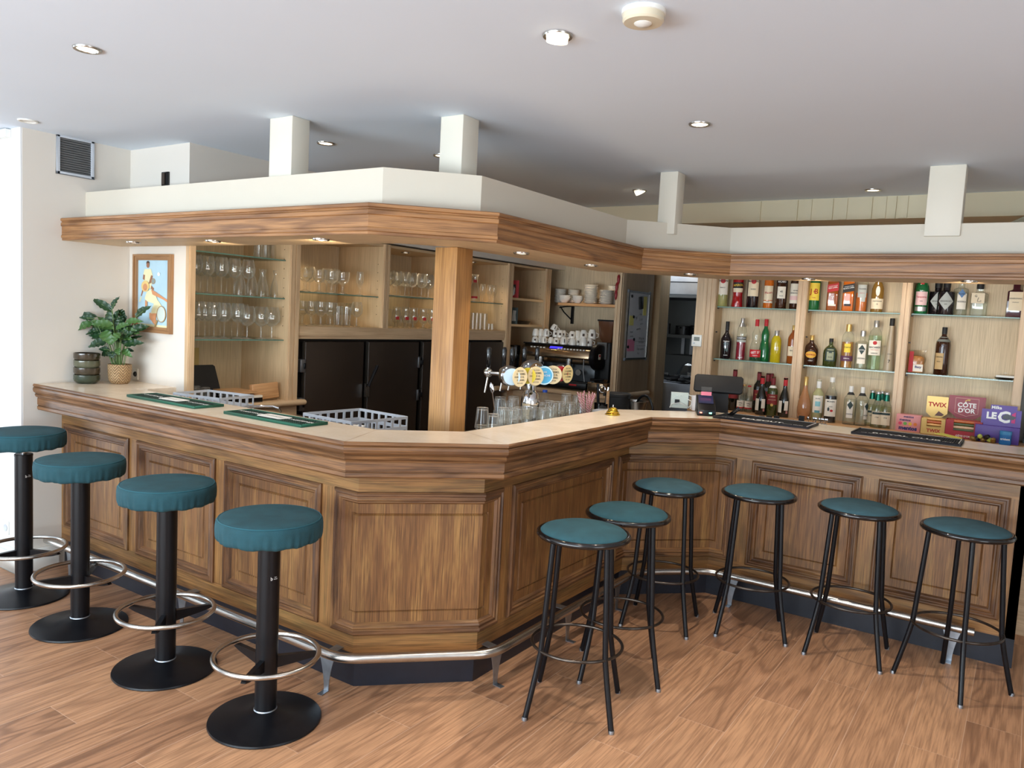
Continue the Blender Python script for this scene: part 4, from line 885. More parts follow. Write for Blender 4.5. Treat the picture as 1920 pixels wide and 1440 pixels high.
# card terminal
p = onZ(1325, 772, WZ); ct = thing('card_terminal', 'black card payment terminal with two small lights on the worktop', 'card terminal', (-1.648, 4.62, WZ), D(24)); ct.scale = (1.3, 1.3, 1.25)
b = MB(); b.prism([(-.09, 0), (.09, 0), (.09, .085), (.05, .085), (-.09, .028)], -.042, .042, M=Matrix(((0, 0, 1, 0), (1, 0, 0, 0), (0, 1, 0, 0), (0, 0, 0, 1)))); b.build('body', BLACK, ct, bev=.004)
M = Matrix(((0, 0, 1, 0), (1, 0, 0, 0), (0, 1, 0, 0), (0, 0, 0, 1)))
s = MB(); s.face([(-.034, -.030, .055), (.034, -.030, .055), (.034, .046, .087), (-.034, .046, .087)]); s.build('screen', plain('terminal_screen', rgb(40, 44, 78), .1, emis=rgb(40, 44, 90), estr=.15), ct)
s = MB(); s.box((-.03, -.0915, .012), (-.02, -.0895, .018), mat=plain('red_led', rgb(255, 60, 50), .4, emis=(1, .15, .1, 1), estr=6)); s.box((.012, -.0915, .012), (.024, -.0895, .018), mat=plain('green_led', rgb(60, 255, 180), .4, emis=(.2, 1, .6, 1), estr=6)); s.build('indicator', None, ct)
s = MB(); s.box((-.022, .03, .086), (.026, .032, .13), mat=GLASS); s.box((-.022, .0295, .088), (.026, .0305, .106), mat=plain('pink_note', rgb(240, 130, 150), .6)); s.build('receipt_slot', None, ct)
# POS screen seen from behind
ps = thing('cash_register_screen', 'black touch screen till seen from behind on its sloping stand', 'till', (-1.70, 4.98, 0), D(16))
M = Matrix.Translation((0, 0, 1.275)) @ Matrix.Rotation(D(-32), 4, 'X')
b = MB(); b.prism([(-.155, -.05), (-.142, -.063), (.142, -.063), (.155, -.05), (.155, .05), (.142, .063), (-.142, .063), (-.155, .05)], -.012, .012, M=M @ Matrix.Rotation(PI / 2, 4, 'X')); b.build('screen_housing', MATTEB, ps, bev=.006)
b = MB(); P = [(-.075, -.03, 1.08), (.075, -.03, 1.08), (.065, -.005, 1.24), (-.065, -.005, 1.24)]; b.face(P); b.face([(x, y + .03, z) for x, y, z in P][::-1]); 
for i in range(4):
    a, c = P[i], P[(i + 1) % 4]; b.face([a, (a[0], a[1] + .03, a[2]), (c[0], c[1] + .03, c[2]), c])
b.build('stand', MATTEB, ps); MB().box((-.1, -.09, 1.055), (.1, .12, 1.08)).build('base', BLACK, ps, bev=.006)
pd = MB(); pd.box((-1.98, 4.795, .93), (-1.45, 5.2, 1.055)); tag(pd.build('cash_box', BLACK, bev=.004), 'black cash drawer under the till screen behind the worktop', 'cash drawer')
# small white box and cable by the till
wbx = thing('exposed_circuit_box', 'white plastic housing with exposed fittings and cables left of the till', 'electrical box', (-1.885, 4.79, WZ - .0), D(25))
b = MB(); b.box((-.055, -.012, .0), (.055, .012, .10)); 
for i in range(14): 
    x, z = random.uniform(-.05, .045), random.uniform(.01, .09); b.box((x, -.016, z), (x + random.uniform(.004, .02), -.012, z + random.uniform(.003, .012)))
b.build('housing', plain('pale_green_plastic', rgb(216, 226, 218), .45), wbx); MB().box((-.03, -.02, .03), (.0, -.012, .055)).build('plug', BLACK, wbx)
MB().tube([(.05, -.01, .09), (.08, -.01, .08), (.085, -.02, .04), (.06, -.03, .01), (.0, -.03, .035), (-.05, -.025, .025), (-.06, -.03, .0)], .003, 8).build('cable', WPLAST, wbx)
MB().tube([(.05, -.02, .06), (.075, -.03, .05), (.07, -.04, .0)], .003, 8).build('cable', WPLAST, wbx)
o = MB().lathe([(.028, 0), (.033, .095), (.031, .095), (.026, .003)], n=24).build('paper_cup', plain('cup_white', rgb(236, 230, 228), .6)); q = onZ(1308, 771, 1.10); o.location = (-1.755, 4.75, WZ); tag(o, 'white paper cup between the circuit box and the card terminal', 'cup')
sc = MB(); sc.box((-.012, 0, 0), (.012, .005, .1), M=Matrix.Translation((-1.50, 4.60, WZ)) @ Matrix.Rotation(D(-20), 4, 'Z') @ Matrix.Rotation(D(52), 4, 'Y')); tag(sc.build('phone_handset', BLACKG, bev=.002), 'slim black device leaning up from the end of the black bar mat', 'handset')
# ================================================================== drinking glasses
def gl_prof(kind, h, r):
    if kind == 'wine':   # (outer) stem glass
        o = [(.0005, .001), (r * .78, .001), (r * .80, .003), (r * .5, .006), (.005, .012), (.004, .02), (.004, h * .42), (.008, h * .455), (r * .55, h * .50), (r * .88, h * .58), (r, h * .68), (r * .95, h * .82), (r * .74, h)]
        i = [(r * .72, h), (r * .93, h * .82), (r * .975, h * .68), (r * .86, h * .59), (r * .5, h * .512), (.0005, h * .475)]
    elif kind == 'balloon':
        o = [(.0005, .001), (r * .7, .001), (r * .7, .003), (.005, .010), (.0045, h * .38), (r * .5, h * .43), (r * .92, h * .55), (r, h * .68), (r * .9, h * .86), (r * .72, h)]
        i = [(r * .70, h), (r * .88, h * .86), (r * .975, h * .68), (r * .9, h * .56), (r * .46, h * .445), (.0005, h * .41)]
    elif kind == 'goblet':
        o = [(.0005, .001), (r * .72, .001), (r * .72, .005), (.011, .014), (.009, h * .2), (.012, h * .34), (.009, h * .40), (r * .5, h * .46), (r * .9, h * .60), (r, h * .8), (r * .98, h)]
        i = [(r * .955, h), (r * .97, h * .8), (r * .87, h * .61), (r * .45, h * .48), (.0005, h * .45)]
    elif kind == 'flute':
        o = [(.0005, .001), (r, .001), (r, .004), (.006, .012), (.005, h * .28), (.012, h * .34), (r * .95, h * .55), (r * 1.05, h * .75), (r * .8, h)]
        i = [(r * .76, h), (r, h * .75), (r * .9, h * .56), (.0005, h * .38)]
    elif kind == 'tulip':
        o = [(.0005, .001), (r * .75, .001), (r * .75, .005), (.010, .014), (.009, h * .16), (r * .7, h * .30), (r, h * .48), (r * .88, h * .70), (r * .74, h * .82), (r * .86, h)]
        i = [(r * .83, h), (r * .71, h * .82), (r * .85, h * .70), (r * .97, h * .48), (r * .66, h * .315), (.0005, h * .24)]
    elif kind == 'tumbler':
        o = [(.0005, .0), (r * .76, 0), (r * .78, .003), (r, h)]; i = [(r * .955, h), (r * .74, .012), (.0005, .012)]
    elif kind == 'tube':
        o = [(.0005, .0), (r, 0), (r, h)]; i = [(r * .9, h), (r * .9, .01), (.0005, .01)]
    elif kind == 'carafe':
        o = [(.0005, .0), (r, 0), (r * 1.0, .01), (r * .9, h * .35), (r * .52, h * .68), (r * .42, h * .80), (r * .62, h)]; i = [(r * .58, h), (r * .38, h * .8), (r * .48, h * .68), (r * .86, h * .35), (r * .95, .012), (.0005, .012)]
    return o + i
GPROTO = {}
def glass(kind, x, y, z, h, r, name, label, cat, grp, inv=False, deco=None, n=22):
    k = (kind, round(h, 3), round(r, 3), inv, deco)
    if k not in GPROTO:
        b = MB(); pf = gl_prof(kind, h, r)
        if inv: pf = [(a, h - c) for a, c in pf]
        b.lathe(pf, n=n, mat=GLASS)
        if deco: deco(b, h, r)
        o = b.build(name, GLASS); GPROTO[k] = o
    else: o = GPROTO[k].copy(); COL.objects.link(o); o.name = name
    o.location = (x, y, z); o.rotation_euler = (0, 0, facecam(x, y)); return tag(o, label, cat, grp)
def patch(b, z0, z1, ang, mat, rr, off=0.0, p=None, ky=1.0, n=10, f=None, rot=0):
    """label patch hugging the body, centred on local -y (plus off radians); rr radius or function of z"""
    R = rr if callable(rr) else (lambda z: rr); k = 4
    b.lathe([(R(z0 + (z1 - z0) * i / k), z0 + (z1 - z0) * i / k) for i in range(k + 1)], n=n, mat=mat, a0=-PI / 2 + off - ang / 2, a1=-PI / 2 + off + ang / 2, p=p, ky=ky, rot=rot); return b
def printed(b, h, r): patch(b, h * .63, h * .66, .5, WINK, r * 1.005)
def redlogo(b, h, r): patch(b, h * .40, h * .55, .7, RINK, r * 1.01, .3)
def pxx(px, py, x): q = onX(px, py, x); return q[1]
# cabinet A: stem glasses; z, row of pixel x (front row), x depth
def row(kind, pxs, py, x, z, h, r, name, lab, cat, grp, **kw):
    for i, px in enumerate(pxs): glass(kind, x, pxx(px, py, x), z, h, r, name, (lab % nth(i, None)) if '%s' in lab else lab, cat, grp, **kw)
row('tumbler', (484, 497, 511, 522, 532), 474, -4.36, 1.945, .11, .031, 'water_glass', 'upturned tumbler on the topmost shelf by the picture, %s from the left', 'glass', 'tumblers on the top shelf', inv=True)
row('wine', (366, 389, 415, 439, 465), 540, -4.30, 1.69, .235, .043, 'wine_glass', 'tall wine glass, front row of the upper shelf by the picture, %s from left', 'wine glass', 'wine glasses on the upper shelf', deco=printed)
row('wine', (364, 376, 400, 425), 540, -4.47, 1.69, .235, .040, 'wine_glass', 'tall wine glass, back row of the upper shelf by the picture, %s from left', 'wine glass', 'wine glasses on the upper shelf')
row('carafe', (450, 472, 492, 518), 545, -4.34, 1.69, .185, .042, 'carafe', 'small clear carafe right of the wine glasses on the upper shelf, %s from left', 'carafe', 'carafes on the upper shelf')
row('wine', (372, 384, 401, 420, 445), 632, -4.28, 1.41, .23, .045, 'wine_glass', 'wine glass, front row of the lower shelf by the picture, %s from left', 'wine glass', 'wine glasses on the lower shelf', deco=printed)
row('wine', (361, 392, 413, 434, 455), 632, -4.45, 1.41, .225, .042, 'wine_glass', 'wine glass, back row of the lower shelf by the picture, %s from left', 'wine glass', 'wine glasses on the lower shelf')
row('balloon', (463, 489, 509), 632, -4.28, 1.41, .215, .054, 'balloon_glass', 'wide balloon glass right on the lower shelf by the picture, %s from left', 'glass', 'balloon glasses on the lower shelf', deco=printed)
row('goblet', (572, 598, 621, 642), 548, -4.30, 1.745, .165, .050, 'goblet', 'beer goblet on the glass shelf over the first refrigerator door, %s from left', 'goblet', 'goblets on the shelf over the first door', deco=printed)
row('balloon', (580, 612, 628), 548, -4.5, 1.745, .19, .045, 'balloon_glass', 'stemmed glass behind the goblets over the first refrigerator door, %s from left', 'glass', 'stemmed glasses behind the goblets')
row('flute', (674,), 552, -4.32, 1.745, .18, .028, 'beer_flute', 'lone slim footed glass at the right end of the goblet shelf', 'glass', None)
row('goblet', (566, 583, 601, 619), 608, -4.30, 1.505, .175, .05, 'goblet', 'beer goblet on the oak ledge over the first refrigerator door, %s from left', 'goblet', 'goblets on the ledge', deco=printed)
row('tumbler', (633, 649), 610, -4.30, 1.505, .15, .036, 'tall_tumbler', 'tall flared tumbler on the oak ledge right of the goblets, %s from the left', 'glass', 'tall tumblers on the ledge')
row('balloon', (668,), 612, -4.30, 1.505, .19, .045, 'balloon_glass', 'round stemmed glass with white emblem at the right end of the goblet ledge', 'glass', None, deco=printed)
row('wine', (590, 612, 640, 655), 606, -4.5, 1.505, .18, .038, 'stemmed_glass', 'stemmed glass at the back of the ledge over the first door, %s from left', 'glass', 'glasses at the back of the ledge')
row('balloon', (730, 743, 759, 772, 790, 803), 553, -4.30, 1.762, .20, .047, 'balloon_glass', 'balloon glass on the shelf just left of the oak post, %s from left', 'glass', 'balloon glasses left of the oak post')
row('wine', (737, 750, 766, 782, 797), 552, -4.48, 1.762, .20, .038, 'wine_glass', 'wine glass behind the balloon glasses left of the oak post, %s from left', 'wine glass', 'wine glasses left of the oak post')
row('tulip', (742, 760, 775, 793, 809), 614, -4.30, 1.505, .17, .040, 'tulip_glass', 'tulip glass with red emblem on the ledge by the oak post, %s from left', 'beer glass', 'tulip glasses with red emblems', deco=redlogo)
row('tumbler', (733, 751, 768), 614, -4.47, 1.505, .15, .038, 'tumbler', 'plain tumbler behind the tulip glasses left of the oak post, %s from left', 'glass', 'tumblers behind the tulip glasses')
def dl(b, h, r):
    patch(b, h * .12, h * .2, 1.2, RINK, r * .99); patch(b, h * .7, h * .8, 1.2, RINK, r * .56)
row('carafe', (889,), 566, -4.32, 1.762, .25, .052, 'carafe', 'large clear carafe with red print right of the oak post', 'carafe', None, deco=dl)
row('flute', (904, 917, 925, 935), 568, -4.32, 1.762, .17, .026, 'liqueur_glass', 'slim stemmed glass on the shelf right of the oak post, %s from left', 'glass', 'slim glasses right of the oak post')
row('tube', (886, 893, 900, 908), 620, -4.30, 1.505, .155, .0235, 'highball_glass', 'narrow straight glass on the ledge right of the oak post, %s from left', 'glass', 'straight glasses right of the oak post')
row('tube', (916, 922), 622, -4.30, 1.505, .06, .020, 'shot_glass', 'little shot glass on the ledge right of the straight glasses, %s from left', 'shot glass', 'shot glasses')
row('balloon', (938,), 623, -4.30, 1.505, .11, .032, 'brandy_glass', 'small stemmed glass at the right end of the ledge by the straight glasses', 'glass', None)

# ================================================================== behind the counter: low drainer, taps, upturned glasses, crates
dr = MB(); dr.box((-2.9, 2.55, .90), (-2.14, 4.75, .935)); dr.box((-2.9, 2.55, .1), (-2.2, 4.75, .9))
dk = thing('under_counter', 'steel topped lower work surface behind the bar, mostly hidden by the worktop', 'counter')
MB().box((-2.75, 3.02, .93), (-2.16, 5.3, .96), 0).build('steel_top', STEEL, dk); MB().box((-2.75, 3.02, .0), (-2.2, 5.3, .93), 2).build('cupboard', W_DARK, dk)
MB().box((-4.15, 2.60, .93), (-2.5, 3.0, .96), 0).build('steel_top', STEEL, dk); MB().box((-4.15, 2.62, .0), (-2.5, 2.98, .93), 2).build('cupboard', W_DARK, dk)
UG = .96
def band(b, h, r): pass
def heart(b, h, r): patch(b, h * .52, h * .60, .5, PAPER, r * .93); patch(b, h * .53, h * .59, .35, BRASS, r * .935)
ugl = [(905, 764, -2.30, .078, 0), (926, 776, -2.27, .07, 0), (944, 764, -2.34, .09, 1), (938, 744, -2.48, .16, 0), (963, 743, -2.46, .16, 0), (962, 765, -2.33, .09, 0), (975, 763, -2.36, .09, 0), (988, 762, -2.36, .1, 1), (1003, 764, -2.36, .1, 0), (1013, 755, -2.40, .1, 0), (1030, 751, -2.42, .1, 0), (1040, 753, -2.38, .1, 1), (1050, 753, -2.36, .1, 0), (1062, 738, -2.42, .15, 2), (1070, 754, -2.34, .1, 1), (1083, 741, -2.40, .14, 0), (1090, 755, -2.32, .1, 0), (951, 752, -2.55, .12, 0), (1020, 765, -2.30, .07, 0), (1034, 762, -2.30, .08, 0)]
ugl.sort()
for i, (px, py, x, hh_, dc) in enumerate(ugl):
    q = onX(px, py, x); h = max(.105, min(q[2] - UG, .30)); 
    lab = 'upturned clear tumbler on the drainer, %s from the left' % (nth(i) if i < 18 else ('nineteenth' if i == 18 else 'twentieth'))
    if h > .17:
        glass('tumbler', x, q[1], UG, .13, .038, 'upturned_tumbler', lab + ', at the bottom', 'glass', 'upturned glasses on the drainer', inv=True)
        glass('tumbler', x, q[1], UG + .115, q[2] - UG - .115, .037, 'upturned_tumbler', lab + ', stacked on top', 'glass', 'upturned glasses on the drainer', inv=True)
    else: glass('tumbler', x, q[1], UG, h, .037, 'upturned_tumbler', lab, 'glass', 'upturned glasses on the drainer', inv=True)
q = onX(1062, 755, -2.36); o = MB(); o.lathe([(.013, 0), (.0145, .003), (.013, .006), (.010, .003), (.013, 0)], n=20, M=Matrix.Rotation(PI / 2, 4, 'X'))
# spoon
q = onX(922, 728, -2.42); sp = MB(); sp.tube([(0, 0, -.12), (0, 0, -.02)], .003, 8); sp.lathe([(.0005, 0), (.010, .008), (.014, .03), (.012, .05), (.0005, .062)], n=16, ky=.3, c=(0, 0, -.03)); o = sp.build('spoon', CHROME); o.location = tuple(q); o.rotation_euler = (0, -.22, 0); tag(o, 'steel spoon standing among the upturned glasses behind the worktop', 'spoon')
o.location = (q[0], q[1], q[2])
# soft drink bottle with blue cap
q = onX(1022, 731, -2.62); bt = thing('plastic_bottle', 'clear plastic bottle with blue cap behind the beer tower', 'bottle', (q[0], q[1], UG)); h = q[2] - UG
MB().lathe([(.0005, 0), (.036, 0), (.038, .01), (.038, h * .55), (.034, h * .68), (.016, h * .88), (.0135, h * .93), (.0135, h * .95)], n=24).build('body', GLASS, bt); MB().lathe([(.016, h * .93), (.016, h * 1.0), (.0005, h * 1.0)], n=18).build('cap', plain('blue_cap', rgb(30, 80, 190), .4), bt)
# straws in a glass
q = onX(1104, 768, -2.28); stt = thing('straw_holder', 'glass holding red and white striped paper straws', 'straw holder', (q[0] - .02, q[1], .96))
MB().lathe(gl_prof('tumbler', .14, .038), n=22).build('glass', GLASS, stt)
def stripe():
    m, nt, N, L, P = newmat('striped_paper'); tc = N.new('ShaderNodeTexCoord'); sp = N.new('ShaderNodeSeparateXYZ'); L.new(tc.outputs['Object'], sp.inputs[0])
    s = math_(N, L, 'ADD', math_(N, L, 'MULTIPLY', sp.outputs[2], 75), math_(N, L, 'MULTIPLY', math_(N, L, 'ADD', sp.outputs[0], sp.outputs[1]), 90)); f = math_(N, L, 'GREATER_THAN', math_(N, L, 'FRACT', s), .5)
    L.new(mixc(N, L, f, rgb(238, 226, 222), rgb(196, 40, 84)), P.inputs['Base Color']); P.inputs['Roughness'].default_value = .6; return m
STR = stripe(); random.seed(5)
for i in range(14):
    a = i * 2.4; r0, r1 = .018 * random.random(), .035 + .02 * random.random(); MB().tube([(r0 * math.cos(a + 2), r0 * math.sin(a + 2), .014), (r1 * math.cos(a) * 1.1, r1 * math.sin(a) * 1.1, .225 + .02 * random.random())], .0038, 8, caps=False).build('straw', STR, stt)
q = onX(1128, 752, -2.42); ut = thing('utensil_pot', 'dark pot of bar tools behind the straws', 'utensil pot', (q[0], q[1], .96))
MB().lathe([(.0005, 0), (.045, 0), (.05, .13), (.047, .13), (.042, .01)], n=24).build('pot', BLACKG, ut)
MB().cyl((-.02, 0, .05), (-.035, 0, .26), .010, n=10).build('tool_handle', BLACK, ut); MB().ring((0, 0, 0), .022, .004, 24, 8).build('strainer', CHROME, ut).matrix_local = Matrix.Translation((.0, 0, .225)) @ Matrix.Rotation(PI / 2, 4, 'X'); MB().box((.035, -.002, .05), (.055, .002, .22)).build('wooden_spatula', W_RAW, ut); MB().cyl((.02, .02, .05), (.03, .03, .24), .008, n=10).build('tool_handle', CHROME, ut)
q = onX(1132, 768, -2.36); tb = MB(); tb.box((q[0] - .05, q[1] - .07, .96), (q[0] + .08, q[1] + .1, q[2] + .0)); tag(tb.build('tea_box', GREYP, bev=.004), 'low grey container beside the straws, behind the brass bell', 'box')
q = onX(1158, 752, -2.45); jr = thing('black_container', 'black round lidded container behind the brass bell', 'container', (q[0], q[1], 0)); q2 = onX(1158, 750, q[0]); MB().lathe([(.0005, .96), (.085, .96), (.09, 1.115), (.095, 1.12), (.095, 1.135), (.085, 1.142), (.0005, 1.142)], n=32).build('body', MATTEB, jr)
for a in (0, PI): MB().box((.088 * math.cos(a) - .02, -.02, 1.11), (.088 * math.cos(a) + .02, .02, 1.13)).build('clip', MATTEB, jr)
q = onX(1192, 762, -2.35); MB_ = MB(); MB_.lathe([(.0005, .94), (.06, .94), (.083, 1.085), (.089, 1.09), (.083, 1.088), (.06, .95), (.0005, .95)], n=36); o = MB_.build('steel_bowl', STEEL); o.location = (q[0], q[1], 0); tag(o, 'shallow steel bowl right of the black container behind the worktop', 'bowl')
q = onX(1208, 760, -2.3); tag(MB().tube([(q[0] + .07, q[1], .962)] + [(q[0] + .07 * math.cos(a), q[1], 1.0 + .13 * math.sin(a)) for a in [i * PI / 10 for i in range(11)]] + [(q[0] - .07, q[1], .962)], .009, 10).build('hose', BLACK), 'black hose looping behind the worktop by the doorway', 'hose')

# beer tower
TX, TY = -2.42, 3.83
tw = thing('beer_tower', 'chrome beer tower with five taps and round brand medallions', 'beer tower', (TX, TY, UG))
c = MB(); c.lathe([(.0005, 0), (.055, 0), (.056, .01), (.040, .018), (.040, .06), (.048, .12), (.055, .165), (.056, .20), (.048, .245), (.036, .262), (.030, .272), (.030, .315)], n=48); c.build('column', CHROME, tw, sharp=50)
sg = MB(); patch(sg, .10, .19, .9, plain('cream_shield', rgb(236, 214, 178), .4), lambda z: .0485 + (z - .10) * .09, .1); sg.build('shield', None, tw)
HZ = 1.318 - UG; Y0, Y1 = 3.60, 4.16   # crossbar runs along y
MB().tube([(0, Y0 - TY, HZ), (0, Y1 - TY, HZ)], .043, 28).build('crossbar', CHROME, tw, sharp=50)
MB().ball((0, Y0 - TY - .01, HZ), .058, 28).build('end_ball', CHROME, tw); MB().ball((0, Y1 - TY, HZ), .05, 24).build('end_ball', CHROME, tw)
MB().ball((0, 0, HZ + .015), .075, 32, sz=.95).build('dome', CHROME, tw)
TXT = [('KARMELIET', rgb(232, 216, 176)), ('KARMELIET', rgb(226, 208, 166)), ('DUVEL', rgb(70, 170, 220)), ('KARMELIET', rgb(228, 210, 168)), ('KARMELIET', rgb(236, 218, 160))]
TAPY = [3.66, 3.795, 3.90, 4.0, 4.155]
MED = [(975.8, 703), (1005.5, 701), (1022, 699), (1038, 699), (1065, 697)]; HND = [(915, 698), (944, 690), (959, 690), (982, 688), (1006, 686)]
for i in range(5):
    m = onX(MED[i][0], MED[i][1], -2.33); h = onX(HND[i][0], HND[i][1], -2.60); y = m[1] - TY; yh = h[1] - TY; xm, xh = .085, -.18; zc = HZ
    MB().tube([(xm - .012, y, zc), (0, y * .7 + yh * .3, zc)], .032, 20, r1=.036).build('medallion_mount', CHROME, tw, sharp=50)
    a = math.atan2(-(TY + y), -(TX + xm)) * .55 + (-PI / 5) * .0; a = [-.25, -.45, -.75, -.85, -.1][i]
    M = Matrix.Translation((xm, y, zc)) @ Matrix.Rotation(a, 4, 'Z') @ Matrix(((0, 0, 1, 0), (1, 0, 0, 0), (0, 1, 0, 0), (0, 0, 0, 1)))
    d = MB(); col = plain('medallion_%d' % i, TXT[i][1], .35); d.lathe([(.0005, 0), (.053, 0), (.055, .003), (.053, .006), (.0005, .006)], n=36, M=M)
    md_ = d.build('medallion', col, tw)
    if i != 2:
        k = MB()
        for r_, (sz, off) in enumerate(((.011, .0), (.014, .004), (.014, -.006), (.012, .004), (.010, 0))):
            k.text('KA O KA' if r_ in (0, 4) else ('O KARMEL' if r_ % 2 else 'KARM O EL'), sz, M @ Matrix.Translation((off, .034 - .017 * r_, .0065)), INK, bold=.02)
        k.build('lettering', INK, md_)
        if i in (0, 1, 4):
            s2 = MB(); cc = {0: rgb(196, 220, 236), 1: rgb(236, 214, 40), 4: rgb(196, 24, 36)}[i]; M2 = Matrix.Translation((xm - .030, y - .030, zc)) @ Matrix.Rotation(a - .8, 4, 'Z') @ Matrix(((0, 0, 1, 0), (1, 0, 0, 0), (0, 1, 0, 0), (0, 0, 0, 1)))
            s2.lathe([(.0005, 0), (.046, 0), (.046, .003), (.0005, .003)], n=32, M=M2); s2.build('side_medallion', plain('side_med_%d' % i, cc, .35), tw)
    else:
        k = MB(); k.lathe([(.053, .0062), (.046, .0064)], n=36, M=M, mat=plain('pale_blue_rim', rgb(210, 236, 246), .4), cap=False); k.text('BLANCHE', .016, M @ Matrix.Translation((0, 0, .0068)), WINK); k.text('1445', .014, M @ Matrix.Translation((0, .02, .0068)), WINK); k.build('lettering', WINK, md_)
    MB().tube([(-.02, yh, zc), (xh + .02, yh, zc)], .011, 14).build('tap_arm', CHROME, tw)
    MB().ball((xh, yh, zc), .027, 20).build('tap_body', CHROME, tw); MB().tube([(xh, yh, zc + .02), (xh, yh, zc + .05)], .010, 12).build('tap_stem', CHROME, tw)
    MB().lathe([(.010, .048), (.013, .055), (.0145, .12), (.016, .15), (.012, .165), (.0005, .168)], (xh, yh, zc - .02), n=20).build('tap_handle', BLACKG, tw)
    MB().tube([(xh, yh, zc - .02), (xh - .012, yh - .006, zc - .115)], .006, 12).build('spout', STEEL, tw)

# wash crates
def crate(cx, cy, z, L, Wd, H, rot, label):
    t = thing('glass_crate', label, 'crate', (cx, cy, z), rot); b = MB(); nz = 2
    def wall(p0, p1):
        p0, p1 = Vector(p0), Vector(p1); d = (p1 - p0); ln = d.length; d.normalize(); n = int(ln / .05); st = ln / n
        ang = math.atan2(d.y, d.x); M = Matrix.Translation((p0.x, p0.y, 0)) @ Matrix.Rotation(ang, 4, 'Z')
        for zz in (0, H * .45, H - .012): b.box((0, -.003, zz), (ln, .003, zz + (.014 if zz else .02)), M=M)
        b.box((0, -.003, H * .45 + .014), (ln, .003, H * .45 + .02), M=M)
        for i in range(n + 1): b.box((max(0, i * st - .007), -.0032, 0), (min(ln, i * st + .007), .0032, H), M=M)
    x, y = L / 2, Wd / 2; wall((-x, -y), (x, -y)); wall((x, -y), (x, y)); wall((x, y), (-x, y)); wall((-x, y), (-x, -y)); b.build('crate_walls', GREYP, t)
    f = MB(); 
    for i in range(9): f.box((-x, -y + i * Wd / 8 - .004, .0), (x, -y + i * Wd / 8 + .004, .008))
    f.build('crate_floor', GREYP, t); return t
cA = crate(-2.93, 2.93, .965, .38, .38, .125, D(-4), 'grey plastic glass washing crate by the oak post'); 
cB = crate(-4.0, 2.83, .965, .37, .26, .135, D(8), 'grey plastic glass washing crate near the picture wall holding upturned tumblers')
sb = MB(); sb.box((-4.15, 3.0, .90), (-2.4, 3.3, .962)); sb.box((-4.1, 3.05, 0), (-3.3, 3.25, .9)); tag(sb.build('sink_unit', STEEL), 'steel sink unit under the glass crates behind the left wing', 'sink')
for i, (px, py) in enumerate(((367, 724), (390, 722), (411, 725), (378, 733), (400, 735))):
    q = onZ(px, py, 1.10 if i < 3 else 1.05); glass('tumbler', q[0], max(2.70, min(3.0, q[1])), .985, .115, .034, 'upturned_tumbler', 'upturned tumbler in the crate near the picture wall, %s from the left' % nth(i), 'glass', 'tumblers in the left crate', inv=True)
for i, (dx, dy) in enumerate(((-.03, .04), (.06, -.02), (.0, -.07))):
    o = MB().lathe([(.0005, 0), (.028, 0), (.045, .05), (.042, .05), (.025, .004), (.0005, .004)], n=26).build('coffee_cup', WHITE); o.location = (-2.93 + dx, 2.93 + dy, .975); tag(o, 'white cup in the grey crate by the oak post, %s from the left' % nth(i), 'cup', 'cups in the crate by the oak post')
# mixer tap, box, laptop, papers
tag(MB().tube([tuple(onZ(455, 766, 1.03)), tuple(onZ(459, 764, 1.075)), tuple(onZ(464, 763, 1.085)), tuple(onZ(490, 761.5, 1.085)), tuple(onZ(513, 762, 1.085)), tuple(onZ(522, 765, 1.08)), tuple(onZ(526, 772, 1.05))], .007, 14).build('mixer_tap', CHROME), 'low arched chrome tap behind the left wing', 'tap')
wb_ = thing('wooden_box', 'small plain wooden box leaning on the cabinet base beside the black laptop', 'box', (-4.24, 3.395, 1.0)); MB().box((-.02, -.105, .012), (.02, .105, .118), 1, M=Matrix.Rotation(D(-8), 4, 'Y') @ Matrix.Rotation(D(3), 4, 'X')).build('board', W_RAW, wb_, bev=.006)
lp = thing('laptop', 'black laptop standing open in the left cabinet', 'laptop', (-4.42, 3.02, 1.0)); M = Matrix.Rotation(D(-14), 4, 'Y'); MB().prism([(-.14, .02), (-.14, .225), (-.132, .235), (.13, .235), (.145, .225), (.17, .02)], -.006, .006, M=M @ Matrix(((0, 0, 1, 0), (1, 0, 0, 0), (0, 1, 0, 0), (0, 0, 0, 1)))).build('lid', MATTEB, lp); MB().box((-.05, -.15, 0), (.17, .17, .014)).build('keyboard_base', MATTEB, lp)
pp = MB(); pp.box((-4.64, 2.93, 1.02), (-4.635, 3.16, 1.33), M=None); tag(pp.build('cardboard_folder', plain('kraft', rgb(190, 164, 104), .7)), 'tan cardboard folder standing behind the black laptop', 'folder')
for i, (y, m, n) in enumerate(((3.22, PAPER, 'white papers'), (3.18, W_RAW, 'thin wooden tray'))):
    o = MB().box((-4.42, y - .06, 1.03 + i * .03), (-4.2, y + .12, 1.045 + i * .03)).build('paper_stack' if not i else 'wooden_tray', m); tag(o, '%s lying between the laptop and the wooden box' % n, 'papers' if not i else 'tray')
cbx = MB().box((-4.5, 3.14, 1.0), (-4.2, 3.34, 1.03)).build('drawer_box', BLACKG); tag(cbx, 'flat black box under the papers beside the laptop', 'box')
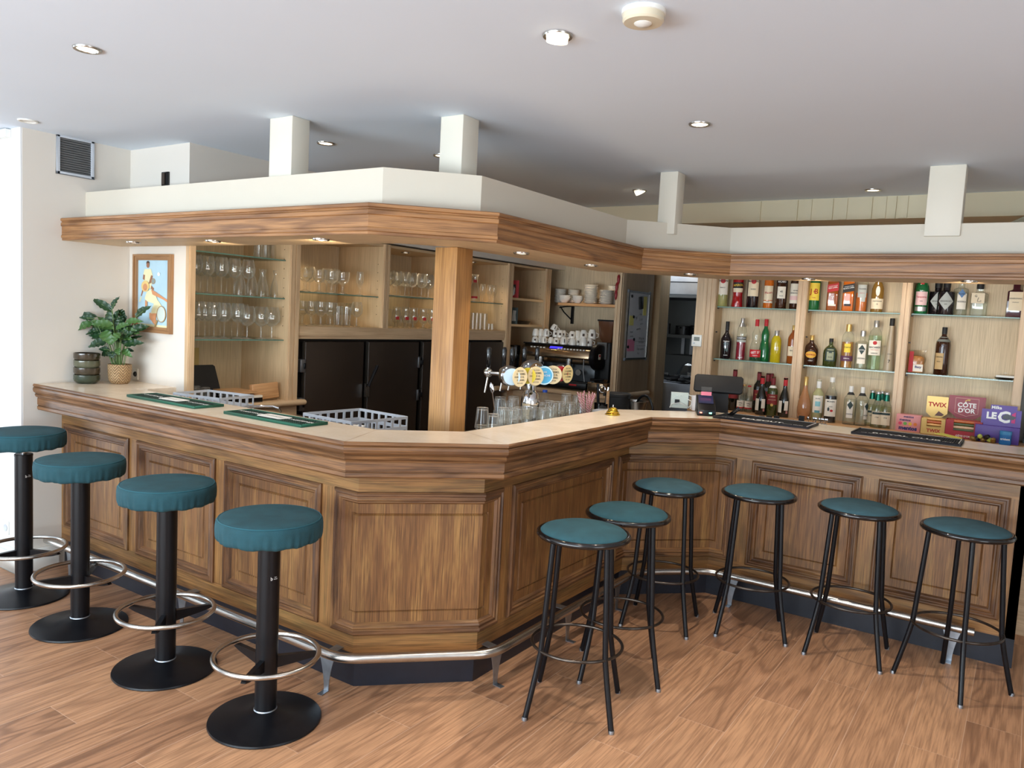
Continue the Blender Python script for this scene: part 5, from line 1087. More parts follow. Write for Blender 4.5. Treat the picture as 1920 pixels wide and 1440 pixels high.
# ================================================================== bottles
SH = {'bordeaux': [(0, 0), (.95, 0), (1, .015), (1, .62), (.93, .68), (.5, .76), (.40, .80), (.38, .96), (.42, .965), (.42, 1), (0, 1)],
      'burgundy': [(0, 0), (.96, 0), (1, .015), (1, .38), (.93, .48), (.68, .60), (.44, .70), (.37, .80), (.36, .95), (.40, .955), (.40, 1), (0, 1)],
      'spirit': [(0, 0), (.96, 0), (1, .012), (1, .64), (.94, .70), (.62, .775), (.36, .82), (.32, .86), (.32, 1), (0, 1)],
      'campari': [(0, 0), (.97, 0), (1, .012), (1, .60), (.96, .70), (.80, .78), (.42, .85), (.36, .88), (.36, 1), (0, 1)],
      'get': [(0, 0), (.97, 0), (1, .02), (.98, .28), (.80, .42), (.66, .50), (.72, .60), (.74, .64), (.60, .72), (.36, .79), (.32, .83), (.32, 1), (0, 1)],
      'squat': [(0, 0), (.97, 0), (1, .02), (1.04, .45), (1.0, .56), (.78, .66), (.34, .76), (.30, .80), (.30, 1), (0, 1)],
      'port': [(0, 0), (.96, 0), (1, .02), (1.06, .44), (1.0, .54), (.62, .64), (.36, .70), (.33, .78), (.33, 1), (0, 1)],
      'rose': [(0, 0), (.55, 0), (.72, .03), (.98, .16), (1, .26), (.88, .42), (.56, .58), (.36, .70), (.28, .80), (.28, 1), (0, 1)],
      'monin': [(0, 0), (.97, 0), (1, .015), (1, .60), (.94, .63), (.52, .78), (.38, .88), (.40, .93), (.40, .97), (.30, 1), (0, 1)],
      'aperol': [(0, 0), (1.0, 0), (1.04, .03), (.90, .20), (.88, .30), (.98, .45), (.98, .66), (.8, .74), (.40, .82), (.34, .86), (.34, 1), (0, 1)],
      'small': [(0, 0), (.96, 0), (1, .02), (1, .52), (.86, .62), (.46, .78), (.42, .95), (.46, 1), (0, 1)],
      'jar': [(0, 0), (.96, 0), (1, .02), (1, .66), (.96, .70), (.45, .74), (.42, .76), (.42, 1), (0, 1)],
      'taper': [(0, 0), (.97, 0), (1, .02), (.42, .84), (.44, .85), (.44, 1), (0, 1)],
      'tanq': [(0, 0), (.90, 0), (.94, .02), (.98, .66), (1.0, .70), (.82, .86), (.5, .93), (.45, 1), (0, 1)]}
def bprof(kind, H, R):
    P = SH[kind]; return [(max(r * R, .0005), z * H) for r, z in P]
def rad(pf, z):
    for (r0, z0), (r1, z1) in zip(pf, pf[1:]):
        if z0 <= z <= z1 and z1 > z0: return r0 + (r1 - r0) * (z - z0) / (z1 - z0)
    return pf[-2][0]
GC = {}
def gcol(name, c, tr=.0, rough=.06):
    if name not in GC: GC[name] = plain('bottle_' + name, rgb(*c), rough, 0, .08, 30, coat=.6, trans=tr)
    return GC[name]
DARKG = gcol('dark', (18, 20, 16)); BROWNG = gcol('brown', (52, 26, 14)); REDL = gcol('red', (172, 22, 30), .25); CRIM = gcol('crimson', (150, 14, 44), .2); GRN = gcol('green', (20, 112, 60), .25); DGRN = gcol('dark_green', (14, 80, 48), .2); OLIV = gcol('olive', (66, 74, 34), .2)
AMB = gcol('amber', (176, 92, 36), .35); GOLD = gcol('gold', (204, 140, 70), .4); ORG = gcol('orange', (226, 118, 34), .3); YEL = gcol('yellow', (206, 186, 34), .25); ROSE = gcol('rose', (214, 152, 104), .45); PALE = gcol('pale', (206, 204, 150), .4); BLKL = gcol('blackish', (22, 14, 20)); PLUM = gcol('plum', (64, 22, 34)); WCLR = glassy('clear_bottle', (.93, .95, .94, 1), .9, .3, painted_shine=.10); FROST = plain('frosted', rgb(206, 188, 160), .35, trans=.3)
for n_, c_ in (('water', (.95, .965, .95, 1)), ('water2', (.93, .94, .90, 1)), ('greenish', (.86, .95, .86, 1)), ('pale2', (.93, .95, .84, 1))): GC[n_] = glassy('liquid_' + n_, c_, .35, .12)
def clr(r, g, b, name): return plain('lab_' + name, rgb(r, g, b), .6, 0, .03, 30)
L_W = PAPER; L_CR = clr(228, 214, 186, 'cream'); L_RED = clr(182, 28, 36, 'red'); L_BLK = clr(28, 26, 28, 'black'); L_YEL = clr(236, 208, 70, 'yellow'); L_PUR = clr(94, 54, 82, 'purple'); L_ORG = clr(226, 170, 60, 'amber'); L_DRD = clr(130, 36, 36, 'darkred'); L_BLU = clr(92, 130, 176, 'blue'); L_GRY = clr(176, 180, 176, 'grey'); L_ROSE = clr(232, 196, 196, 'pink'); L_GOLD = clr(212, 176, 96, 'gold'); L_TEAL = clr(40, 60, 60, 'teal')
C_RED = clr(176, 30, 40, 'capred'); C_DR = clr(112, 24, 34, 'capdark'); C_WH = clr(220, 220, 216, 'capwhite'); C_BK = clr(24, 24, 26, 'capblack'); C_GD = plain('capgold', rgb(206, 172, 104), .3, .6); C_SV = plain('capsilver', rgb(190, 190, 190), .3, .8)
def bottle(x, y, z, H, R, kind, body, cap, caph, label, labels=(), texts=(), sq=None, ky=1.0, liquid=None, rz=None, name='bottle', cat='bottle', grp=None, band=None, shapes=()):
    """labels (z0,z1,angle,mat,offset) fractions of H; texts (string,size,z,mat,xoff)"""
    t = thing(name, label, cat, (x, y, z), facecam(x, y) if rz is None else rz, grp); pf = bprof(kind, H, R); n = 32
    if liquid:
        lm, lv_ = liquid; pin = [(max(r * .93, .0005), z_) for r, z_ in pf if z_ < lv_ * H]; pin.append((rad(pf, lv_ * H) * .93, lv_ * H)); pin.append((.0005, lv_ * H)); pin[0] = (.0005, .004)
        pin = [(r, max(z_, .004)) for r, z_ in pin]; MB().lathe(pin, n=n, p=sq, ky=ky).build('liquid', lm, t)
    MB().lathe(pf, n=n, p=sq, ky=ky).build('bottle_glass', body, t, sharp=50)
    rc = rad(pf, (1 - caph) * H + .001); ro = max(rad(pf, (1 - caph * .5) * H), rad(pf, (1 - caph) * H + .002)) + .0008
    MB().lathe([(ro, (1 - caph) * H), (ro, H * 1.002 - .002), (ro * .9, H * 1.004), (.0005, H * 1.004)], n=22, p=None).build('cap', cap, t)
    if band:
        b = MB(); z0, z1, bm = band; b.lathe([(rad(pf, z0 * H) + .0009, z0 * H), (rad(pf, z1 * H) + .0009, z1 * H)], n=28, p=sq, ky=ky, cap=False); b.build('neck_band', bm, t)
    for i, L_ in enumerate(labels):
        z0, z1, ang, m = L_[:4]; off = L_[4] if len(L_) > 4 else 0; b = MB()
        if sq and ky <= 1:
            w_ = ang * R; yk = R * ky + .0009 + .0003 * i; sk = L_[5] if len(L_) > 5 else 0
            b.face([(off - w_ / 2, -yk, z0 * H), (off + w_ / 2, -yk, z0 * H + sk), (off + w_ / 2, -yk, z1 * H + sk), (off - w_ / 2, -yk, z1 * H)])
        else: patch(b, z0 * H, z1 * H, ang, m, lambda zz: rad(pf, zz) + .0009 + .0003 * i, off)
        b.build('label', m, t)
    if shapes or texts:
        b = MB()
        for poly, m, lift in shapes:   # polygons in label plane
            if not sq and len(poly) > 3:
                us = [p[0] for p in poly]; K = 14; u0, u1 = min(us), max(us); yk = R + .0022 + lift
                def span(u):
                    vs = []
                    for (a, c), (e, f) in zip(poly, poly[1:] + poly[:1]):
                        if abs(e - a) > 1e-9 and min(a, e) - 1e-9 <= u <= max(a, e) + 1e-9: vs.append(c + (f - c) * (u - a) / (e - a))
                    return min(vs), max(vs)
                for q_ in range(K):
                    a, c = u0 + (u1 - u0) * q_ / K, u0 + (u1 - u0) * (q_ + 1) / K; (l0, h0), (l1, h1) = span(a), span(c)
                    b.face([(yk * math.sin(a / R), -yk * math.cos(a / R), l0 * H), (yk * math.sin(c / R), -yk * math.cos(c / R), l1 * H), (yk * math.sin(c / R), -yk * math.cos(c / R), h1 * H), (yk * math.sin(a / R), -yk * math.cos(a / R), h0 * H)], None, m)
                continue
            q = [(u, v) for u, v in poly]; yk = (R * ky if sq else R) + .0022 + lift
            pts = [((u, -yk, v * H) if sq else ((yk) * math.sin(u / R), -(yk) * math.cos(u / R), v * H)) for u, v in q]; b.face(pts, None, m)
        for tx in texts:
            s, size, zz, m = tx[:4]; xo = tx[4] if len(tx) > 4 else 0; yk = (R * ky if sq else rad(pf, zz * H)) + .0026; rot = tx[5] if len(tx) > 5 else 0
            Rm = Matrix(((1, 0, 0, 0), (0, 0, -1, 0), (0, 1, 0, 0), (0, 0, 0, 1)))
            M = Matrix.Translation((xo if sq else 0, -yk, zz * H)) @ Rm @ Matrix.Rotation(rot, 4, 'Z') if sq else Matrix.Rotation(xo / R, 4, 'Z') @ Matrix.Translation((0, -yk, zz * H)) @ Rm @ Matrix.Rotation(rot, 4, 'Z')
            b.text(s, size, M, m, R=None if sq else yk, bold=.015)
        b.build('lettering', None, t)
    return t
def ellipse(cx, cz, a, bz, H, n=20): return [(cx + a * math.cos(2 * PI * i / n), cz + bz * math.sin(2 * PI * i / n) / H) for i in range(n)]
YB = 5.885
def bxp(px, py, y=YB): return onY(px, py, y)[0]
Z1, Z2 = SZ[0], SZ[1]
W = 1.0 / FPX
def rpx(w_, y=YB): return w_ * W * (y * .83 + .7) / 2
# --- top shelf, bay 1 (caps hidden by the canopy)
bottle(bxp(1353.6, 560), YB, Z1, .325, .044, 'spirit', gcol('straw', (176, 176, 110), .3), C_WH, .09, 'white vermouth bottle with a round red badge, first on the top shelf by the doorway', [(.28, .74, 2.0, L_W)], [('MARTINI', .021, .60, INK), ('BIANCO', .010, .44, INK)], shapes=[(ellipse(0, .60, .019, .019, .325), L_RED, -.0004)])
bottle(bxp(1382.5, 560), YB, Z1, .31, .041, 'aperol', REDL, C_WH, .09, 'red aperitif bottle with a slanted black and cream label on the top shelf', [(.46, .60, 2.0, L_BLK), (.36, .46, 2.0, L_CR)], [('APEROL', .022, .53, clr(238, 196, 60, 'gold2'), 0, .08)], band=None)
bottle(bxp(1411, 562), YB, Z1, .325, .044, 'spirit', BLKL, C_WH, .09, 'dark red vermouth bottle with a round red badge and pink label on the top shelf', [(.26, .74, 2.0, L_CR)], [('MARTINI', .021, .60, INK), ('ROSSO', .012, .42, INK)], shapes=[(ellipse(0, .60, .019, .019, .325), L_RED, -.0004)])
bottle(bxp(1440, 562), YB, Z1, .30, .034, 'campari', ORG, ORG, .14, 'orange aperitif bottle with a cream script label on the top shelf', [(.20, .55, 2.2, L_CR), (.13, .18, 2.2, L_W)], [('Picon', .026, .38, RINK, 0, .15), ('BIERE', .010, .16, INK)])
bottle(bxp(1464, 564), YB, Z1, .31, .040, 'spirit', BROWNG, C_BK, .09, 'brown pastis bottle with white shield label on the top shelf', [(.60, .66, 2.2, L_BLK), (.24, .52, 1.5, L_W)], [('RICARD', .017, .63, WINK), ('45', .02, .40, INK), ('Ricard', .010, .30, INK)], liquid=None, band=(.67, .72, plain('olive_neck', rgb(120, 112, 40), .3)))
bottle(bxp(1488.5, 564), YB + .02, Z1, .30, .036, 'spirit', BROWNG, C_BK, .10, 'dark pastis bottle with pink and white label beside the first upright, top shelf', [(.14, .62, 2.4, L_W), (.22, .32, 2.41, L_ROSE)], [('HENRI', .012, .45, INK), ('BARDOUIN', .014, .39, INK)])
# --- top shelf, bay 2
bottle(bxp(1525, 568), YB, Z1, .31, .042, 'spirit', GRN, C_RED, .12, 'green whisky bottle with a yellow label and big red letters on the top shelf', [(.22, .62, 1.9, L_YEL)], [('J B', .05, .42, RINK), ('&', .02, .42, RINK), ('RARE', .010, .28, RINK)])
bottle(bxp(1559.8, 568), YB, Z1, .30, .037, 'jar', AMB, C_BK, .10, 'square whisky bottle with a slanted red label on the top shelf', [(.42, .60, 2.0, L_RED, 0, .016)], [('RED LABEL', .0125, .535, WINK, 0, .21), ('JOHNNIE WALKER', .007, .575, WINK, 0, .21), ('Y', .03, .30, WINK)], sq=7, ky=.95, shapes=[([(-.025, .11), (.025, .11), (.025, .15), (-.025, .15)], L_W, 0)])
bottle(bxp(1589, 570), YB, Z1, .30, .037, 'jar', ORG, C_BK, .10, 'square whisky bottle with a slanted black label on the top shelf', [(.42, .60, 2.0, L_BLK, 0, .016)], [('BLACK LABEL', .0115, .535, WINK, 0, .21), ('JOHNNIE WALKER', .007, .575, WINK, 0, .21)], sq=7, ky=.95, shapes=[([(-.022, .12), (.022, .12), (.022, .17), (-.022, .17)], L_BLK, 0)])
bottle(bxp(1614.5, 571), YB, Z1, .29, .039, 'spirit', WCLR, C_WH, .10, 'half full clear whisky bottle with a torn grey label on the top shelf', [(.34, .64, 1.5, L_GRY), (.24, .40, .7, L_GRY, .25)], [('TALISKER', .012, .54, INK), ('AGED 10', .008, .44, RINK)], liquid=(ORG, .45))
bottle(bxp(1644, 572), YB, Z1, .29, .039, 'squat', gcol('tan', (150, 112, 48), .3), C_BK, .10, 'tan whisky bottle with an oval neck label and broad cream label on the top shelf', [(.08, .32, 2.3, L_CR)], [('DALWHINNIE', .010, .26, INK), ('15', .014, .19, INK)], shapes=[(ellipse(0, .50, .013, .034, .29), L_W, 0)])
# --- top shelf, bay 3
bottle(bxp(1726, 575), YB, Z1, .235, .044, 'tanq', GRN, GRN, .05, 'green gin bottle with a red seal on the top shelf', [(.25, .63, 1.8, L_ROSE), (.08, .20, 1.8, C_SV)], [('Tanqueray', .016, .48, RINK), ('GIN', .010, .36, INK)], shapes=[(ellipse(0, .84, .014, .014, .235), L_RED, -.009)])
DM = [(-.034, .40), (0, .14), (.034, .40), (0, .66)]
for px, dy, lb in ((1756, .045, 'black squat gin bottle with a white diamond label, the rear one of two'), (1772, -.01, 'black squat gin bottle with a white diamond label, the front one of two')):
    bottle(bxp(px, 580, YB + dy), YB + dy, Z1, .215, .051, 'jar', BLKL, C_BK, .17, lb, [], [("HENDRICK'S", .0125, .41, INK), ('GIN', .010, .32, INK)], shapes=[([(-.045, .41), (0, .14), (.045, .41), (0, .70)], L_GRY, 0)])
bottle(bxp(1799, 580), YB, Z1, .245, .043, 'jar', WCLR, C_SV, .12, 'clear vodka bottle with a blue diamond and white label on the top shelf', [(.16, .58, 1.3, L_W, .2)], [('VODKA', .015, .36, INK, .008), ('EROTIKA', .011, .56, INK, .006)], shapes=[([(-.014, .58), (.006, .46), (.026, .58), (.006, .70)], L_BLU, 0)], liquid=(gcol('water', (216, 220, 210), .7), .6))
bottle(bxp(1834, 583), YB, Z1, .205, .049, 'jar', WCLR, C_BK, .15, 'clear square gin bottle with a cream label, right of the vodka on the top shelf', [(.40, .72, 1.5, L_CR, -.008)], [('G', .02, .62, INK, -.02), ('/ .', .03, .52, INK), ('ROKU', .008, .45, INK)], sq=8, ky=.7, liquid=(gcol('water2', (206, 206, 196), .7), .45))
bottle(bxp(1902, 586), YB - .01, Z1, .235, .047, 'jar', PLUM, C_BK, .10, 'square dark amaretto bottle with a cream label at the right end of the top shelf', [(.18, .68, 1.5, L_CR)], [('DISARONNO', .013, .50, INK), ('ORIGINALE', .007, .40, INK)], sq=9, ky=.6)
# --- middle shelf, bay 1
bottle(bxp(1362, 640), YB, Z2, .285, .041, 'port', BLKL, C_BK, .22, 'black port bottle with white printing, first on the middle shelf by the doorway', [], [('TAWNY', .013, .47, WINK), ('PORTO', .012, .40, clr(120, 150, 150, 'dimtxt')), ('10', .03, .24, clr(90, 120, 120, 'dimtxt2')), ('ROZES', .010, .10, WINK)], shapes=[(ellipse(0, .68, .006, .008, .285), WINK, -.028)])
bottle(bxp(1390, 640), YB, Z2, .315, .037, 'campari', WCLR, C_SV, .10, 'bottle of crimson bitter with a black and white band on the middle shelf', [(.49, .56, 2.2, L_BLK), (.43, .48, 2.1, L_GRY)], [('CAMPARI', .017, .525, WINK), ('MILANO', .009, .06, WINK)], liquid=(CRIM, .47), band=(.80, .90, C_SV))
bottle(bxp(1434, 645, YB + .035), YB + .035, Z2, .315, .041, 'get', GRN, C_RED, .16, 'green hourglass mint liqueur bottle with a red cap, the rear one of two', [], [])
bottle(bxp(1417, 645, YB - .03), YB - .03, Z2, .31, .042, 'get', WCLR, C_RED, .16, 'clear hourglass mint liqueur bottle with a slanted red label, the front one of two', [(.10, .28, 2.3, L_RED)], [('GET 27', .022, .21, WINK, 0, .1), ('Peppermint', .008, .14, WINK)], liquid=(DGRN, .14))
bottle(bxp(1455, 650), YB, Z2, .235, .037, 'campari', YEL, C_SV, .16, 'bright yellow limoncello bottle on the middle shelf', [], [('LIMON', .014, .44, WINK, 0, 1.57), ('CELLO', .014, .44, WINK, .012, 1.57)])
bottle(bxp(1486, 650, YB + .03), YB + .03, Z2, .28, .036, 'spirit', AMB, C_GD, .12, 'amber liqueur bottle partly behind the first upright on the middle shelf', [(.2, .45, 2.0, L_CR)], [('RHUM', .012, .34, INK)])
# --- middle shelf, bay 2
bottle(bxp(1521, 655), YB, Z2, .215, .049, 'squat', BROWNG, C_GD, .16, 'squat brown liqueur bottle with an orange oval label on the middle shelf', [], [('Grand Marnier', .012, .36, RINK), ('LIQUEUR', .008, .16, WINK)], shapes=[(ellipse(0, .36, .038, .024, .215), L_ORG, 0)])
bottle(bxp(1557, 660), YB, Z2, .20, .046, 'squat', OLIV, C_BK, .12, 'squat olive green rum bottle with a framed dark portrait label on the middle shelf', [(.20, .66, 1.5, L_TEAL), (.24, .62, 1.0, clr(150, 156, 130, 'sage'))], [('RON', .012, .34, INK)], shapes=[(ellipse(0, .47, .012, .018, .20), L_TEAL, 0)])
bottle(bxp(1589, 650), YB, Z2, .305, .041, 'campari', WCLR, C_GD, .16, 'golden tequila bottle with a yellow crest and purple band on the middle shelf', [(.36, .56, 1.0, L_YEL), (.16, .28, 2.3, L_PUR)], [('Cuervo', .014, .48, INK), ('ESPECIAL', .010, .22, WINK)], liquid=(GOLD, .60))
bottle(bxp(1616, 655), YB, Z2, .265, .042, 'jar', WCLR, C_SV, .14, 'clear vodka bottle with a dark diamond on a white label on the middle shelf', [(.14, .66, 1.3, L_W)], [('VODKA', .014, .28, INK), ('EROTIKA', .011, .5, WINK)], shapes=[([(-.022, .52), (0, .38), (.022, .52), (0, .64)], L_TEAL, 0)], liquid=(gcol('water', (216, 220, 210), .7), .66))
bottle(bxp(1640, 650), YB, Z2, .34, .044, 'campari', WCLR, C_SV, .13, 'tall clear rum bottle with a red bat seal on the middle shelf', [(.30, .60, 1.9, L_W)], [('BACARDI', .018, .46, INK), ('CARTA BLANCA', .007, .41, RINK), ('SUPERIOR', .010, .34, INK)], shapes=[(ellipse(0, .55, .013, .013, .34), L_RED, 0)], liquid=(gcol('greenish', (196, 214, 190), .7), .7))
bottle(bxp(1669, 650, YB + .03), YB + .03, Z2, .36, .034, 'taper', FROST, C_BK, .14, 'tall tapering frosted bottle with a black cap beside the second upright', [], [('7', .03, .18, INK), ('CORUJA', .008, .32, INK)])
# --- middle shelf, bay 3
bottle(bxp(1767.6, 660), YB, Z2, .315, .045, 'spirit', BROWNG, C_BK, .14, 'lone brown bottle with a tan label on the middle shelf of the right bay', [(.12, .46, 1.2, clr(190, 160, 112, 'kraft'), -.45)], [('Calvados', .013, .38, INK, -.02), ('VIEUX', .009, .28, INK, -.02)], band=(.70, .80, clr(120, 126, 120, 'neck')))
# --- bottom ledge
YL = 5.80
LB = LZ
def wine(px, py, y, label, H=.295, R=.037, kind='burgundy', body=DARKG, cap=C_RED, labs=(), tx=(), **kw): return bottle(bxp(px, py, y), y, LB, H, R, kind, body, cap, kw.pop('ch', .2), label, labs, tx, **kw)
BK = [(.12, .42, 1.0, L_W, -.9), (.18, .42, .75, L_W, .45), (.10, .17, .4, clr(190, 130, 126, 'sq'), .6)]
RL = [(.30, .56, 2.4, L_DRD)]
wine(1376, 735, 5.86, 'red wine bottle with a dark red label, left half hidden by the till screen', .31, .038, 'bordeaux', DARKG, C_DR, RL, [('ROSSO', .012, .47, L_GOLD)])
wine(1421.5, 735, 5.90, 'red wine bottle at the back, left of the bottle group under the middle shelf', .305, .036, 'bordeaux', DARKG, C_DR, RL, [('PIEMONTE', .010, .45, L_GOLD)])
wine(1427.5, 745, 5.76, 'red wine bottle turned to show its back label, in front of the bottle group', .285, .038, 'burgundy', DARKG, C_RED, BK)
wine(1438, 735, 5.90, 'red wine bottle at the back, middle of the bottle group', .30, .036, 'bordeaux', DARKG, C_DR, RL, [('PIEMONTE', .010, .45, L_GOLD)])
wine(1444.5, 735, 5.92, 'red wine bottle at the back, right of the bottle group', .30, .033, 'bordeaux', DARKG, C_DR)
wine(1448, 745, 5.77, 'olive wine bottle with a dark red label and gold rosette in front', .285, .037, 'bordeaux', OLIV, C_DR, RL, [('ALPIONI', .011, .50, L_CR), ('MONTEPULCIANO', .007, .42, L_CR)], shapes=[(ellipse(0, .29, .010, .010, .285), L_GOLD, 0)], band=(.72, .78, C_WH))
wine(1471, 745, 5.77, 'red wine bottle standing alone beside the first upright on the ledge', .285, .037, 'burgundy', DARKG, C_RED, BK)
for i, (px, y) in enumerate(((1389, 5.84), (1395, 5.89), (1404, 5.84))):
    bottle(bxp(px, 745, y), y, LB, .20, .027, 'small', WCLR, C_RED if i != 1 else C_GD, .05, 'clear mineral water bottle between the till and the wines, %s from the left' % nth(i), [(.18, .42, 2.4, L_W), (.13, .18, 2.4, L_RED)], [('VAL', .016, .33, INK), ('SPA', .012, .25, INK)], grp='mineral water bottles', liquid=(gcol('water', (216, 220, 210), .7), .6))
for i, (px, y) in enumerate(((1350, 5.80), (1359, 5.86))):
    bottle(bxp(px, 760, y), y, LB, .17, .024, 'small', WCLR, C_SV, .05, 'little clear bottle behind the till stand, %s one' % ('left' if not i else 'right'), [(.2, .42, 2, L_W)], grp='little bottles behind the till')
wine(1509, 745, 5.78, 'round bellied rose wine bottle on the ledge', .305, .048, 'rose', ROSE, C_GD, ch=.2)
wine(1534, 745, 5.80, 'white wine bottle with a pale blue label on the ledge', .29, .038, 'bordeaux', PALE, C_WH, [(.20, .62, 1.9, L_W), (.36, .48, .9, clr(140, 200, 210, 'aqua')), (.2, .26, .9, clr(90, 150, 160, 'aqua2'))], [('BLANC', .010, .55, INK)])
bottle(bxp(1558.5, 745, 5.78), 5.78, LB, .315, .041, 'monin', WCLR, C_WH, .10, 'syrup bottle with dark liquid and a white fruit label on the ledge', [(.14, .52, 2.1, L_W)], [('MONIN', .016, .47, INK), ('CASSIS', .009, .36, INK)], shapes=[(ellipse(.008, .27, .010, .008, .315), L_RED, 0), (ellipse(-.012, .30, .007, .014, .315), L_TEAL, 0)], liquid=(BLKL, .60))
for i, px in enumerate((1595, 1617)):
    bottle(bxp(px, 745, 5.79), 5.79, LB, .265, .041, 'spirit', WCLR, C_WH, .16, ('unopened clear vodka bottle on the ledge, label facing forward', 'unopened clear vodka bottle on the ledge, its label turned to the right')[i], [(.18, .60, 1.0, L_W, 0 if not i else .9)], [('VODKA', .013, .28, INK, 0 if not i else .037)], shapes=[([(-.018 + .037 * i, .52), (.002 + .037 * i, .40), (.02 + .037 * i, .52), (.002 + .037 * i, .62)], L_TEAL, 0)], band=(.78, .85, C_BK), liquid=(gcol('water', (216, 220, 210), .7), .66), grp=None)
GS = [(1636, 5.86, 'back left'), (1647, 5.77, 'front left'), (1654, 5.87, 'back right'), (1663, 5.78, 'front right')]
for px, y, n in GS:
    bottle(bxp(px, 745, y), y, LB, .245, .037, 'small', WCLR, C_SV, .05, 'clear lemonade bottle with green foil neck by the second upright, %s of four' % n, [(.10, .46, 1.9, L_CR), (.38, .44, 1.7, L_TEAL)], [('1724', .012, .3, INK)], band=(.76, .93, plain('green_foil', rgb(20, 96, 76), .25, .6)), liquid=(gcol('pale2', (206, 214, 190), .6), .6), grp='lemonade bottles')
# ================================================================== sweets and boxes on the right of the ledge
def disp(px0, px1, py0, py1, y): a = onY(px0, py1, y); b = onY(px1, py0, y); return a[0], b[0], a[2], b[2]
RM = Matrix(((1, 0, 0, 0), (0, 0, -1, 0), (0, 1, 0, 0), (0, 0, 0, 1)))
def ctr(t, s, size, x, z, m, y, bold=.03, rot=0): t.text(s, size, Matrix.Translation((x, y, z)) @ RM @ Matrix.Rotation(rot, 4, 'Z'), m, bold=bold)
PURP = plain('milk_purple', rgb(88, 62, 148), .4); GOLDC = plain('gold_card', rgb(206, 170, 96), .35, .3); REDC = plain('red_card', rgb(168, 22, 38), .4); DRED = plain('dark_red_card', rgb(138, 18, 38), .4); PINKC = plain('mint_pack', rgb(226, 150, 150), .4); NAVY = plain('navy_ink', rgb(24, 30, 100), .5)
def box_at(name, label, x0, x1, h, y0, dep, mat, rz=0):
    t = thing(name, label, 'sweet box', ((x0 + x1) / 2, y0, LZ), rz, 'chocolate and sweet displays'); w_ = (x1 - x0) / 2; return t, w_
t, w_ = box_at('mint_box', 'pink box of chewy mints leftmost of the sweets on the ledge', -.725, -.59, .10, 5.745, .1, PINKC); w_ = .074
MB().box((-w_, 0, 0), (w_, .08, .112)).build('box', PINKC, t, bev=.002); k = MB(); ctr(k, 'mentos', .036, .0, .022, NAVY, -.001, .05); ctr(k, 'mentos', .022, -.02, .076, NAVY, -.001); ctr(k, 'mentos', .020, .0, .098, NAVY, -.001)
for i, c in enumerate(((226, 80, 110), (110, 180, 90), (236, 190, 60), (230, 130, 60))): k.lathe([(.0005, 0), (.011, 0), (.011, .001)], n=16, mat=clr(*c, 'fruit%d' % i), M=Matrix.Translation((-.048 + i * .03, -.001, .052)) @ Matrix.Rotation(PI / 2, 4, 'X'))
k.build('lettering', NAVY, t)
def tray_display(name, label, cx, wd, hb, y0, dep, mat, card, bars, texts, cut=.5):
    t = thing(name, label, 'sweet box', (cx, y0, LZ), 0, 'chocolate and sweet displays'); w_ = wd / 2; b = MB()
    b.box((-w_, 0, 0), (w_, .002, hb * cut)); b.box((-w_, 0, hb * cut), (-w_ * .55, .002, hb)); b.box((w_ * .55, 0, hb * cut), (w_, .002, hb)); b.box((-w_, 0, 0), (-w_ + .002, dep, hb)); b.box((w_ - .002, 0, 0), (w_, dep, hb)); b.box((-w_, 0, 0), (w_, dep, .002)); b.box((-w_, dep - .002, 0), (w_, dep, hb)); b.build('tray', mat, t)
    cx0, cw, cz0, cz1, cm, poly = card; q = MB(); P = [(cx0 + u * cw / 2, cz0 + v * (cz1 - cz0)) for u, v in poly]
    q.prism(P, 0, .002, M=Matrix.Translation((0, dep + .002, 0)) @ RM); q.build('header_card', cm, t)
    for i, (z, m) in enumerate(bars): MB().box((-w_ * .9, .008, z), (w_ * .9, dep * .5, z + .016), 0).build('chocolate_bar', m, t, bev=.003)
    k = MB()
    for s, size, x, z, m, on in texts: ctr(k, s, size, x, z, m, -.001 if on == 'b' else dep - .0008)
    return t, k
BARG = plain('bar_gold', rgb(216, 160, 90), .3, .3); BARR = plain('bar_orange', rgb(206, 106, 50), .35); BARN = plain('bar_green', rgb(84, 96, 52), .35); BARP = plain('bar_peach', rgb(232, 190, 150), .35)
sq5 = [(-1, .25), (-.35, 0), (.35, 0), (1, .25), (1, 1), (-1, 1)]
t, k = tray_display('caramel_bar_display', 'gold display box of caramel bars with a gold header card', -.505, .152, .105, 5.72, .10, GOLDC, (0, .125, .10, .245, GOLDC, sq5), [(.056, BARG), (.074, BARR), (.092, BARG)], [('TWIX', .040, .0, .19, RINK, 'c'), ('TWIX', .030, .0, .026, RINK, 'b')]); k.prism([(-.01, .118), (.03, .118), (.045, .128), (.012, .15)], 0, .001, M=Matrix.Translation((0, .0985, 0)) @ RM, mat=plain('choc', rgb(92, 44, 24), .4)); k.build('lettering', RINK, t)
t, k = tray_display('chocolate_bar_display', 'dark red display box of chocolate bars with a red header card', -.335, .205, .115, 5.685, .11, REDC, (-.0, .205, .12, .265, DRED, [(-1, .3), (-.5, 0), (.5, 0), (1, .3), (1, 1), (-1, 1)]), [(.045, BARN), (.062, BARP), (.080, BARN), (.098, BARR)], [('CÔTE', .040, .0, .205, WINK, 'c'), ("D'OR", .040, .0, .170, WINK, 'c'), ("CÔTE D'OR", .015, 0, .016, WINK, 'b')], .42)
for a, b_ in (((-.065, .155), (-.065, .25)), ((-.065, .25), (.065, .25)), ((.065, .25), (.065, .155)), ((.065, .155), (0, .135)), ((0, .135), (-.065, .155))): k.tube([(a[0], .1085, a[1]), (b_[0], .1085, b_[1])], .0012, 6, mat=plain('pale_line', rgb(232, 190, 180), .5))
k.prism([(-.012, .225), (.0, .238), (.014, .235), (.018, .245), (.006, .246), (-.010, .238)], 0, .001, M=Matrix.Translation((0, .1085, 0)) @ RM, mat=L_GOLD); k.build('lettering', WINK, t)
